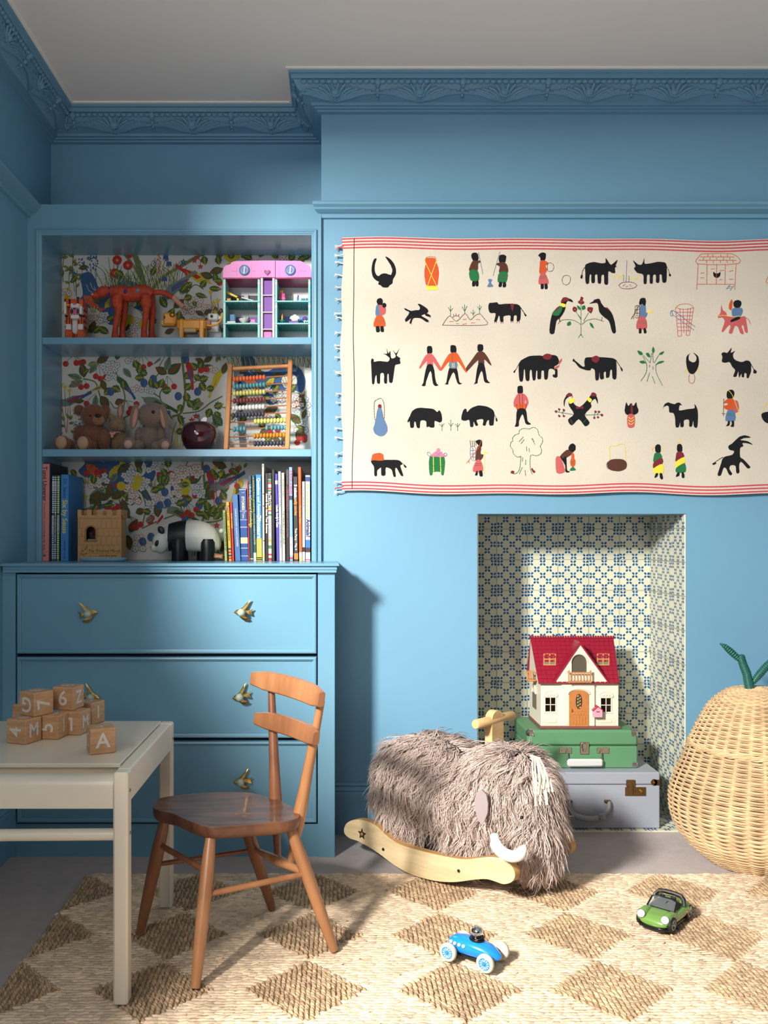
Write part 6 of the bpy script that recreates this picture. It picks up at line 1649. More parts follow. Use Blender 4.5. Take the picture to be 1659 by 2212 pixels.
m.build('bead_collar', cc, 60)
for u, v, col in ((271, 630, (20, 30, 130)), (297, 627, (20, 150, 170))): m = MB(); E(m, u, v, Yc - .026, 4.2, 3.8, .004, M('gem_%d' % u, col, .1)); m.build('gem', cc, 60)
m = MB(); a, b = P(232, 0, Yc), P(333, 0, Yc); m.b2((a.x, Yc - .05, zb1), (b.x, Yc + .05, zb1 + .012), M('base_green', (28, 112, 48), .6, var=.1, vs=40), .004); m.build('base', cc)
# plain yellow brick animal
YB_ = M('brick_amber', (232, 154, 34), .3); YT = M('brick_tan', (190, 160, 110), .35); BRN = M('brick_brown', (76, 42, 26), .35)
lc = thing('brick_cub', 'amber yellow blocky brick-built cub standing beside the brick dollhouse', 'toy', Vector((P(410, 0, 3.06).x, 3.06, S1)))
m = MB(); bx(m, 381, 442, 689, 712, 3.045, .040, YB_, .006); bx(m, 396, 424, 704, 718, 3.047, .036, YT, .003); bx(m, 384, 398, 687, 714, 3.041, .048, YB_, .007); bx(m, 428, 443, 688, 712, 3.041, .048, YB_, .007); m.build('body', lc)
m = MB(); bx(m, 351, 378, 674, 702, 3.03, .045, YB_, .007); bx(m, 346, 358, 690, 703, 3.035, .035, YT, .004); bx(m, 353, 357, 682, 688, 3.028, .003, BRN); hd = m.build('head', lc)
for Y in (3.028, 3.066): m = MB(); E(m, 372, 680, Y, 6, 5, .005, BRN); E(m, 372, 680, Y - .003, 4, 3.2, .004, YB_); m.build('ear', hd, 60)
for u, Y in ((386, 3.040), (392, 3.070), (430, 3.040), (436, 3.070)): m = MB(); leg_to_shelf(m, u, u + 10, 705, Y, .018, YB_, .003); m.build('leg', lc)
m = MB(); m.tube([P(u, v, 3.06) for u, v in ((442, 702), (455, 704), (467, 702), (476, 694), (480, 684), (480, 676))], .0035, YB_, 8); E(m, 478, 672, 3.06, 4, 6, .005, BRN); m.build('tail', lc, 60)
wb = thing('brick_bird', 'white and grey brick-built bird half hidden behind the amber cub', 'toy', Vector((P(462, 0, 3.13).x, 3.13, S1)))
m = MB(); BG = M('brick_clear_grey', (150, 156, 158), .25); bx(m, 448, 472, 690, 722, 3.12, .03, TW_, .004); bx(m, 444, 480, 716, 732, 3.11, .035, BG, .004); leg_to_shelf(m, 446, 478, 726, 3.115, .04, BG); bx(m, 442, 456, 690, 712, 3.115, .02, M('brick_coral', (220, 130, 110), .35), .004); m.build('body', wb)
m = MB(); bx(m, 448, 472, 676, 692, 3.105, .03, TW_, .005); m.prism([P(470, 680, 3.11), P(480, 686, 3.11), P(470, 691, 3.11)], (0, .014, 0), TW_); E(m, 457, 683, 3.104, 4, 4, .003, TW_); E(m, 457, 683, 3.102, 2.8, 2.8, .003, BLACK); m.build('head', wb)
# brick dollhouse
PK1, PK2 = M('brick_light_pink', (222, 140, 196), .3), M('brick_magenta', (150, 30, 90), .35); AQ, AQD = M('brick_aqua', (140, 208, 200), .35), M('brick_teal', (44, 136, 132), .35); LIL = M('brick_purple', (120, 70, 160), .35); LGR = M('brick_lightgrey', (196, 192, 196), .35)
DG = M('brick_darkgrey', (56, 60, 72), .35); SKY = M('brick_sky', (84, 148, 210), .35); YEL = M('brick_yellow', (230, 196, 50), .35); LIM = M('brick_lime', (160, 200, 110), .35); BLU = M('brick_blue', (58, 116, 170), .35)
dhb = thing('brick_dollhouse', 'pink and aqua brick-built dollhouse with open rooms at the right of the top shelf', 'dollhouse', Vector((P(578, 0, 3.05).x, 3.08, S1)))
Yf = 3.025; U = lambda x: 320 + x / 4.366; V_ = lambda y: 540 + y / 4.366
zr1 = P(0, V_(265), Yf).z
def bz(m, x0, x1, z0, z1, Y, d, mat, bev=.0006): a, b = P(U(x0), 0, Yf).x, P(U(x1), 0, Yf).x; m.b2((a, Y, z0), (b, Y + d, z1), mat, bev)
zA = lambda y: P(0, V_(y), Yf).z
for (xa, xb) in ((708, 1055), (1195, 1532)):
    m = MB(); bz(m, xa, xb, zb1, zr1, Yf + .105, .006, LGR)
    for x in (xa, xb - 22): 
        bz(m, x, x + 22, zb1, zr1, Yf, .11, AQ)
        for y in (300, 520, 690): bz(m, x - .5, x + 22.5, zA(y + 25), zA(y), Yf - .0006, .111, LGR)
    m.build('wing_walls', dhb)
    for y in (480, 690):
        m = MB(); bz(m, xa, xb, zA(y + 12), zA(y), Yf - .003, .108, AQ); bz(m, xa + 22, xb - 22, zA(y + 13), zA(y + 12), Yf, .1, AQD)
        for i in range(14):
            for j in range(5): x = xa + 26 + i * (xb - xa - 52) / 13; px = P(U(x), 0, Yf).x; m.cyl((px, Yf + .006 + j * .02, zA(y + 13)), (px, Yf + .006 + j * .02, zA(y + 13) - .0018), .0022, .0022, AQD, 6)
        for i in range(16): x = xa + 14 + i * (xb - xa - 28) / 15; px = P(U(x), 0, Yf).x; m.cyl((px, Yf + .003, zA(y)), (px, Yf + .003, zA(y) + .0018), .0023, .0023, AQ, 8)
        m.build('floor_plate', dhb)
m = MB()
for x in (1062, 1172): bz(m, x, x + 22, zb1, zr1 + .01, Yf - .004, .115, LGR)
for y in (425, 585, 745): bz(m, 1062, 1194, zA(y + 10), zA(y), Yf - .005, .02, LGR)
bz(m, 1062, 1194, zb1, zr1, Yf + .10, .01, LGR); m.build('tower_frame', dhb)
for y0, y1 in ((285, 422), (440, 582), (600, 742)): m = MB(); bz(m, 1086, 1172, zA(y1), zA(y0), Yf + .004, .006, LIL); m.build('tower_panel', dhb)
m = MB(); bz(m, 1088, 1168, zb1, zA(768), Yf, .012, M('brick_pink_seat', (220, 120, 180), .35), .003); m.build('tower_door', dhb)
def roofp(pts, mat, Y, d): m.prism([P(U(x), V_(y), Yf) + Vector((0, Y - Yf, 0)) for x, y in pts], (0, d, 0), mat)
m = MB()
roofp([(708, 265), (708, 190), (718, 165), (740, 148), (775, 140), (790, 120), (830, 110), (1058, 106), (1058, 265)], PK1, Yf - .006, .125)
roofp([(1198, 265), (1198, 106), (1440, 108), (1475, 128), (1510, 148), (1532, 165), (1540, 195), (1540, 262)], PK1, Yf - .006, .125)
roofp([(1058, 265), (1058, 108), (1198, 108), (1198, 265)], PK1, Yf - .010, .12)
for xa, xb in ((708, 1058), (1198, 1540)): roofp([(xa, 275), (xa, 265), (xb, 265), (xb, 275)], PK2, Yf - .004, .118)
for x in (838, 972, 1238, 1418): m.b2((P(U(x), 0, Yf).x, Yf - .0064, zA(262)), (P(U(x + 1.5), 0, Yf).x, Yf - .006, zA(140)), M('brick_seam', (176, 96, 150), .5))
for xa, xb in ((790, 838), (985, 1020), (1280, 1310), (1430, 1500)): m.b2((P(U(xa), 0, Yf).x, Yf - .0064, zA(206)), (P(U(xb), 0, Yf).x, Yf - .006, zA(203)), MC['brick_seam'])
m.build('roof', dhb, 30)
for x in (910, 1342):
    m = MB(); c = P(U(x), V_(197), Yf) + Vector((0, -.008, 0)); R = Matrix.Rotation(math.pi / 2, 3, 'X'); m.torus(c, .0155, .0028, BLU, R, 24, 8); m.cyl(c + Vector((0, -.001, 0)), c + Vector((0, .002, 0)), .0145, .0145, M('window_lilac', (120, 130, 190), .2), 24); m.torus(c + Vector((0, -.002, 0)), .0115, .0012, LGR, R, 20, 6)
    m.box(c + Vector((0, -.002, 0)), (.005, .002, .026), LGR, Matrix.Rotation(math.radians(6), 3, 'Y')); m.build('round_window', dhb, 50)
m = MB(); c = P(U(1126), V_(222), Yf) + Vector((0, -.0105, 0)); hp_ = lambda k: [c + Vector((k * .0009 * 16 * math.sin(t) ** 3, 0, k * .0009 * (13 * math.cos(t) - 5 * math.cos(2 * t) - 2 * math.cos(3 * t) - math.cos(4 * t)))) for t in np.linspace(0, 6.2, 22)]
m.prism(hp_(.75), (0, -.002, 0), M('brick_red', (180, 40, 70), .3)); m.prism([p + Vector((0, -.0021, 0)) for p in hp_(.45)], (0, -.001, 0), MC['window_lilac']); m.build('heart', dhb, 50)
def furn(name, items, lab=None):
    m = MB()
    for (x0, x1, y0, y1, Y, d, mat) in items: m.b2((P(U(x0), 0, Yf).x, Yf + Y, zA(y1)), (P(U(x1), 0, Yf).x, Yf + Y + d, zA(y0)), mat, .0012)
    m.build(name, dhb)
furn('wall_panels', [(752, 868, 355, 465, .1, .003, DG), (880, 918, 345, 470, .095, .006, LGR), (928, 1036, 355, 465, .1, .003, DG), (755, 868, 565, 680, .1, .003, LIL), (926, 1036, 565, 680, .1, .003, LIL), (880, 918, 560, 640, .095, .006, LGR), (740, 800, 770, 805, .08, .01, BLU), (820, 880, 768, 805, .1, .003, YEL), (935, 1030, 770, 805, .1, .003, LGR)])
furn('wall_panels', [(1232, 1350, 350, 468, .1, .003, LGR), (1356, 1398, 345, 470, .095, .006, TW_), (1408, 1520, 350, 450, .1, .003, TW_), (1232, 1350, 562, 680, .1, .003, SKY), (1356, 1400, 555, 680, .095, .006, SKY), (1408, 1520, 562, 680, .1, .003, SKY), (1228, 1350, 765, 805, .1, .003, LIM), (1358, 1400, 765, 805, .095, .006, LIM), (1408, 1515, 768, 805, .1, .003, TW_)])
m = MB(); a, b, c_, d_ = (P(U(x), V_(y), Yf) + Vector((0, .03, 0)) for x, y in ((735, 365), (845, 420), (845, 436), (735, 390))); m.prism([a, b, c_, d_], (0, .02, 0), YEL); e0, e1 = P(U(826), V_(420), Yf), P(U(845), V_(470), Yf); m.b2((e0.x, Yf + .03, e1.z), (e1.x, Yf + .05, e0.z), YEL); m.build('slide', dhb)
furn('cushion', [(735, 775, 448, 472, .01, .012, M('brick_orange_light', (230, 140, 40), .35))])
m = MB(); a, b, c_, d_ = (P(U(x), V_(y), Yf) + Vector((0, .03, 0)) for x, y in ((872, 418), (995, 455), (995, 464), (872, 428))); m.prism([a, b, c_, d_], (0, .03, 0), TW_); m.prism([p + Vector((0, .001, -.002)) for p in (a, b, c_, d_)], (0, .028, 0), AQD); m.build('tilted_bed', dhb)
furn('toy_chest', [(1228, 1286, 385, 428, .03, .03, M('brick_hot_pink', (200, 50, 130), .35)), (1228, 1286, 434, 466, .03, .03, MC['brick_hot_pink']), (1226, 1290, 428, 434, .029, .032, TW_), (1236, 1266, 352, 384, .035, .02, MC['brick_orange_light'])])
furn('bottles', [(1400, 1418, 428, 468, .02, .012, BLU), (1440, 1480, 440, 468, .02, .02, AQD), (1484, 1504, 430, 468, .03, .012, BLU)])
furn('curtain', [(758, 808, 585, 660, .03, .006, BLU), (752, 758, 590, 668, .03, .006, AQD), (808, 814, 590, 668, .03, .006, AQD)])
m = MB(); c = P(U(893), V_(652), Yf) + Vector((0, .03, 0)); m.lathe([(.004, -.010), (.006, -.006), (.015, .002), (.017, .007), (.012, .008)], c, TW_, 18); c2 = P(U(893), V_(600), Yf) + Vector((0, .07, 0)); m.box(c2, (.014, .004, .016), LGR, None, .002); m.ell(c2 + Vector((0, -.003, 0)), (.005, .002, .005), M('brick_mirror', (150, 200, 220), .1), n=12, m=8); m.build('wash_basin', dhb, 50)
furn('armchair', [(962, 1002, 640, 668, .02, .02, PK1), (955, 1008, 660, 682, .018, .024, PK1)]); furn('bath', [(738, 820, 664, 684, .01, .03, TW_)])
m = MB(); c = P(U(1375), V_(600), Yf) + Vector((0, .06, 0))
for dx, dz, r in ((0, .004, .0085), (-.009, .001, .007), (.009, .001, .007), (-.005, -.006, .007), (.005, -.006, .007), (-.014, -.001, .004), (.014, -.001, .004)): m.ell(c + Vector((dx, 0, dz)), (r, .004, r), TW_, n=12, m=8)
m.build('cloud_headboard', dhb, 50); furn('bed', [(1325, 1415, 655, 682, .02, .04, LIL), (1348, 1356, 635, 660, .03, .02, YEL), (1385, 1393, 635, 660, .03, .02, YEL)])
m = MB(); c = P(U(1474), V_(612), Yf) + Vector((0, .05, 0)); m.lathe([(.010, -.004), (.009, .002), (.004, .006)], c, LIL, 12); m.cyl(c + Vector((0, 0, -.016)), c, .0025, .0025, YEL, 8); m.build('mushroom_lamp', dhb, 50)
furn('side_table', [(1462, 1520, 648, 656, .03, .02, TW_), (1466, 1474, 656, 684, .03, .02, TW_), (1510, 1518, 656, 684, .03, .02, TW_)])
m = MB(); c = P(U(1256), V_(650), Yf) + Vector((0, .03, 0)); m.lathe([(.006, -.008), (.012, -.002), (.010, .002)], c, AQD, 12); m.tube([c, c + Vector((.001, 0, .012)), c + Vector((.002, 0, .024))], [.002, .004, .001], MC['brick_orange_light'], 8); m.build('plant', dhb, 50)
# ---------------------------------------------------------------- lower bay: castle, tray, panda
CDB = M('cardboard', (196, 148, 98), .85, var=.05, vs=30); CDD = M('cardboard_inside', (110, 78, 50), .9); INK = M('ink_brown', (84, 58, 38), .9)
cs_ = thing('cardboard_castle', 'cardboard castle box with battlements and an arched window on the countertop', 'toy castle', Vector((P(215, 0, 3.01).x, 3.03, .9158)))
Yk = 3.006; K0, K1 = P(168, 0, Yk).x, P(262, 0, Yk).x; zc0 = .9159; zc1 = P(0, 1119, Yk).z
w0, w1, wz, wt = P(186, 0, Yk).x, P(206, 0, Yk).x, P(0, 1167, Yk).z, P(0, 1148, Yk).z
arch_ = [Vector(((w0 + w1) / 2 + (w1 - w0) / 2 * math.cos(math.pi * i / 12), Yk, wt + (w1 - w0) / 2 * math.sin(math.pi * i / 12) * 1.05)) for i in range(13)]
m = MB()
m.prism([Vector((K0, Yk, zc0)), Vector((w0, Yk, zc0)), Vector((w0, Yk, wz))] + list(reversed(arch_)) + [Vector((w1, Yk, wz)), Vector((w1, Yk, zc0)), Vector((K1, Yk, zc0)), Vector((K1, Yk, zc1)), Vector((K0, Yk, zc1))], (0, .002, 0), CDB); m.b2((w0, Yk, zc0), (w1, Yk + .002, wz), CDB)
m.b2((K0, Yk + .002, zc0), (K0 + .002, Yk + .068, zc1), CDB); m.b2((K1 - .002, Yk + .002, zc0), (K1, Yk + .068, zc1), CDB); m.b2((K0 + .002, Yk + .066, zc0), (K1 - .002, Yk + .068, zc1), CDD)
def il(u0, v0, u1, v1, w_=.0006):
    a, b = P(u0, v0, Yk), P(u1, v1, Yk); m.b2((min(a.x, b.x) - w_ / 2, Yk - .0003, min(a.z, b.z) - w_ / 2), (max(a.x, b.x) + w_ / 2, Yk, max(a.z, b.z) + w_ / 2), INK)
for r in range(5):
    v = 1141 + r * 18; il(168, v, 184, v); il(208, v, 262, v)
    if v > 1170: il(184, v, 208, v)
    for k in range(9):
        u = 172 + k * 11.5 + (5 if r % 2 else 0)
        if u < 262 and not (183 < u < 209 and v - 18 < 1168): il(u, v - 18, u, v)
m.tube([p + Vector((0, -.001, 0)) + (p - Vector(((w0 + w1) / 2, Yk, wt))).normalized() * .003 for p in arch_], .0014, M('cardboard_dark', (150, 108, 66), .85), 6)
for s_, w_ in ((w0 - .003, 1), (w1 + .003, 1)): m.b2((s_ - .0014, Yk - .002, wz), (s_ + .0014, Yk, wt), MC['cardboard_dark'])
m.b2((w0 - .006, Yk - .004, wz - .004), (w1 + .006, Yk, wz), MC['cardboard_dark']); 
RX_ = Matrix(((1, 0, 0), (0, 0, -1), (0, 1, 0)))
m.text('The Princess Mouse', P(225, 1190, Yk - .0004), RX_, .0135, INK, align='CENTER', shear=.2); m.text('and the pea', P(232, 1200, Yk - .0004), RX_, .0125, INK, align='CENTER', shear=.2)
for a, b in ((178, 1190), (184, 1186), (176, 1197), (186, 1196)): m.ell(P(a, b, Yk - .0005), (.0035, .0004, .0016), M('leaf_ink', (66, 84, 62), .9), Matrix.Rotation(.6, 3, 'Y'), 8, 6)
for a, b in ((187, 1182), (180, 1199)): m.ell(P(a, b, Yk - .0005), (.004, .0004, .0035), M('petal_ink', (190, 92, 70), .9), None, 8, 6)
m.build('box', cs_, 30)
m = MB(); ya, yb_ = Yk - .003, Yk + .071; ka_, kb_ = P(166.5, 0, Yk).x, P(264, 0, Yk).x; zz1, zz2 = P(0, 1113, Yk).z, P(0, 1101, Yk).z
def cren(p0, p1, nrm, n):
    p0 = Vector(p0); p1 = Vector(p1)
    m.prism([p0, p1, p1 + Vector((0, 0, zz1 - zc1)), p0 + Vector((0, 0, zz1 - zc1))], nrm, CDB)
    for i in range(0, n, 2): a = p0.lerp(p1, i / n); b = p0.lerp(p1, (i + .95) / n); m.prism([a + Vector((0, 0, zz1 - zc1)), b + Vector((0, 0, zz1 - zc1)), b + Vector((0, 0, zz2 - zc1)), a + Vector((0, 0, zz2 - zc1))], nrm, CDB)
cren((ka_, ya, zc1), (kb_, ya, zc1), (0, .002, 0), 9); cren((ka_, yb_, zc1), (kb_, yb_, zc1), (0, .002, 0), 9); cren((kb_, ya, zc1), (kb_, yb_, zc1), (-.002, 0, 0), 7); cren((ka_, ya, zc1), (ka_, yb_, zc1), (.002, 0, 0), 7)
m.b2((ka_ + .002, ya + .002, zc1 + .001), (kb_ - .002, yb_, zc1 + .003), CDB); m.build('battlement', cs_, 30)
ms = thing('toy_mouse', 'little dark felt mouse lying in the castle window', 'toy', Vector(((w0 + w1) / 2, 3.035, wz)))
m = MB(); m.ell(((w0 + w1) / 2, 3.04, wz + .012), (.014, .014, .010), M('mouse_felt', (70, 58, 56), .95), n=14, m=10); m.ell(((w0 + w1) / 2 - .004, 3.028, wz + .020), (.008, .008, .008), MC['mouse_felt'], n=12, m=8); m.build('body', ms, 60)
m = MB(); m.b2((w0 + .001, 3.012, .9162), (w1 - .001, 3.062, wz + .004), M('pale_blanket', (150, 146, 128), .95), .003); bl = m.build('mattress'); tag(bl, 'pale little mattress inside the castle window', 'mattress')
TN = M('tray_blue', (132, 172, 196), .3); m = MB(); c = Vector((P(223.5, 0, 2.962).x, 2.962, .9159)); prof_ = [(.30, 0), (.86, .0005), (.97, .005), (1.0, .0115), (.975, .0118), (.94, .006), (.84, .0025), (.05, .002)]
vs = []; fs = []; nn = 40
for r, z in prof_:
    for k in range(nn): a = 2 * math.pi * k / nn; ca, sa = math.cos(a), math.sin(a); vs.append(c + Vector((.081 * r * math.copysign(abs(ca) ** .7, ca), .036 * r * math.copysign(abs(sa) ** .8, sa), z)))
for i in range(len(prof_) - 1):
    for k in range(nn): l = (k + 1) % nn; fs.append((i * nn + k, i * nn + l, (i + 1) * nn + l, (i + 1) * nn + k))
fs.append(tuple(range(nn))); fs.append(tuple((len(prof_) - 1) * nn + k for k in reversed(range(nn)))); m.add(vs, fs, TN)
ob = m.build('tray', None, 50); tag(ob, 'shallow oval pale blue tray on the countertop in front of the cardboard castle', 'tray')
PWH, PBL = M('leather_white', (222, 220, 208), .38, var=.02, vs=10), M('leather_black', (20, 20, 24), .4)
pd = thing('panda_doorstop', 'black and white leather panda standing on the countertop beneath the wallpaper', 'toy panda', Vector((P(405, 0, 3.05).x, 3.06, .9158)))
Yp = 3.06; m = MB(); bp = [(338, 1176, 12), (350, 1168, 24), (366, 1161, 30), (388, 1158, 33), (410, 1157, 34), (432, 1158, 34), (452, 1162, 31), (466, 1167, 25), (475, 1173, 14), (478, 1175, 3)]
sp_ = smooth([(a, b) for a, b, c in bp], False, 4); rr_ = np.interp([p.x for p in sp_], [a for a, b, c in bp], [c for a, b, c in bp]); k16 = 28; vs = []; fs = []; fm = []
for i, (p, r) in enumerate(zip(sp_, rr_)):
    c = P(p.x, p.y, Yp)
    for k in range(k16): a = 2 * math.pi * k / k16; vs.append(c + Vector((0, .042 * r / 34 * math.cos(a) * 1.0, r * Yp / F * math.sin(a))))
for i in range(len(sp_) - 1):
    band = 368 < (sp_[i].x + sp_[i + 1].x) / 2 < 407
    for k in range(k16): l = (k + 1) % k16; q = [(i * k16 + k, i * k16 + l, (i + 1) * k16 + l, (i + 1) * k16 + k)]; (fm if band else fs).append(q[0])
m.add(vs, fs + [tuple(range(k16))], PWH); b0 = MB(); m.add(vs, fm, PBL); m.build('body', pd, 60)
for u, dy in ((386, -.022), (392, .024), (449, -.022), (440, .024)):
    m = MB(); c0_ = P(u, 1172, Yp + dy); c1_ = Vector((c0_.x, Yp + dy, .9159)); m.tube([c0_ + Vector((0, 0, .012)), c0_, c0_.lerp(c1_, .5), c0_.lerp(c1_, .95), c1_], [.022, .026, .0235, .0245, .0235], PBL, 20); m.build('leg', pd, 60)
m = MB(); E(m, 347, 1172, 3.035, 18, 24, .030, PWH); E(m, 334, 1183, 3.03, 9, 10, .018, PWH); E(m, 327, 1182, 3.022, 2.5, 2.5, .005, PBL); hd = m.build('head', pd, 60)
for Y in (3.02, 3.06): m = MB(); E(m, 348, 1145, Y, 7, 9, .005, PBL, Matrix.Rotation(-.5, 3, 'Y')); m.build('ear', hd, 60)
m = MB(); E(m, 340, 1173, 3.010, 5.2, 8, .006, PBL, Matrix.Rotation(.35, 3, 'Y')); m.build('eye_patch', hd, 60)
m = MB(); E(m, 479, 1147, Yp, 6, 6, .012, PWH); m.build('tail', pd, 60)
m = MB(); m.box(P(472, 1201, 3.015), (.030, .002, .015), M('leather_tag', (150, 96, 48), .6), Matrix.Rotation(.12, 3, 'Y'), .0006); m.text('züny', P(472, 1201, 3.0135), RX_, .011, PWH); m.build('tag', pd, 30)
# ================================================================ books
PAGE = M('book_pages', (206, 198, 180), .9); zbk = .9160
def book(u0, u1, vtop, col, label, side, dep=.16, Y=2.998, lean=0.0, texts=(), bands=(), rough=.45, group=None):
    """spine from u0 to u1 at the foot; lean = px shift of the top edge; texts: (string, v, size px, colour, bold)"""
    c = M('cover_%d_%d_%d' % col, col, rough); m = MB(); s = Y / F; x0 = (u0 - CU) * s + .0003; x1 = (u1 - CU) * s - .0003; zt = H - (vtop - CV) * s; h = zt - zbk
    def sh(p): f = (p[2] - zbk) / h; return (p[0] + lean * s * f, p[1], p[2])
    st = len(m.v); t = min(.0016, (x1 - x0) * .2)
    m.b2((x0, Y, zbk), (x1, Y + .002, zt), c, .0008); m.b2((x0, Y + .002, zbk), (x0 + t, Y + dep, zt), c); m.b2((x1 - t, Y + .002, zbk), (x1, Y + dep, zt), c)
    m.b2((x0 + t, Y + .002, zbk + .002), (x1 - t, Y + dep - .003, zt - .002), PAGE)
    for (va, vb, bc) in bands:
        z1, z0 = H - (va - CV) * s, H - (vb - CV) * s; m.b2((x0 + .0001, Y - .00025, max(z0, zbk)), (x1 - .0001, Y, min(z1, zt)), M('band_%d_%d_%d' % bc, bc, .5))
    for (tx, v, sz, tc, bold) in texts:
        R = Matrix(((0, 1, 0), (0, 0, -1), (-1, 0, 0)))      # reads downwards along the spine
        m.text(tx, ((x0 + x1) / 2, Y - .0004, H - (v - CV) * s), R, sz * s, M('ink_%d_%d_%d' % tc, tc, .6), bold=bold)
    m.v = [sh(p) for p in m.v]
    ob = m.build('book', None, 30); return tag(ob, label, 'book', group or ('books at the %s end of the bookcase' % side))
W_ = (226, 222, 214); K_ = (20, 20, 24)
# left group
m = MB(); s = 3.002 / F; m.b2(((83 - CU) * s, 3.002, zbk), ((109.5 - CU) * s, 3.19, H - (1000 - CV) * s), M('slipcase_navy', (22, 34, 58), .5), .001); ob = m.build('slipcase'); tag(ob, 'tall navy slipcase behind the pink book at the left end', 'slipcase')
book(85.3, 105.2, 1002, (218, 132, 126), 'tall salmon pink book, the leftmost on the countertop shelf', 'left', .0035, 2.998, 1.6, [('Tomi Ungerer', 1045, 13, K_, .0003), ('A Treasury of 8 Books', 1104, 3.6, K_, .0001), ('The Three Robbers', 1140, 4, K_, .0001), ('Moon Man  Zeralda', 1172, 4, K_, .0001), ('\u03A6', 1200, 8, K_, .0002)], [(1119.4, 1119.9, (150, 84, 80)), (1192.6, 1193.2, (150, 84, 80))])
for (a, b, c, nm, t1) in ((111.3, 116.0, (68, 92, 150), 'slim blue and white chequered picture book, first of the three chequered spines', "DR. SEUSS'S SLEEP BOOK"), (116.6, 121.2, (24, 104, 78), 'slim dark green and white chequered picture book, middle of three', 'HOW THE GRINCH STOLE CHRISTMAS!'), (122.6, 127.4, (96, 146, 44), 'slim lime green and white chequered picture book, last of three beside the blue book', 'GREEN EGGS AND HAM')):
    bands = []
    for k in range(40):
        v = 1030 + k * 4.7
        if v < 1207 and not (1042 < v < 1060) and not (1110 < v < (1150 if c[0] != 24 else 1172)): bands.append((v, v + 2.3, (214, 220, 214)))
    bands += [(1042, 1061, (214, 220, 214)), (1110, 1151 if c[0] != 24 else 1172, (214, 220, 214) if c[0] != 24 else (24, 84, 70))]
    book(a, b, 1027, c, nm, 'left', .17, 3.0, 1.2, [('DR. SEUSS', 1051, 3.7, K_, .0001), (t1, 1131 if c[0] != 24 else 1140, 3.6, K_ if c[0] != 24 else W_, .0001)], bands)
bb = book(130.8, 147.6, 1025, (44, 126, 192), 'thick bright blue hardback with yellow lettering beside the cardboard castle', 'left', .17, 3.0, .8, [('Dr. Seuss', 1055, 11, (28, 66, 130), .0003), ('Six by Seuss', 1116, 15, (222, 206, 70), .0004), ('RANDOM HOUSE', 1187, 5, (24, 60, 110), .0001)])
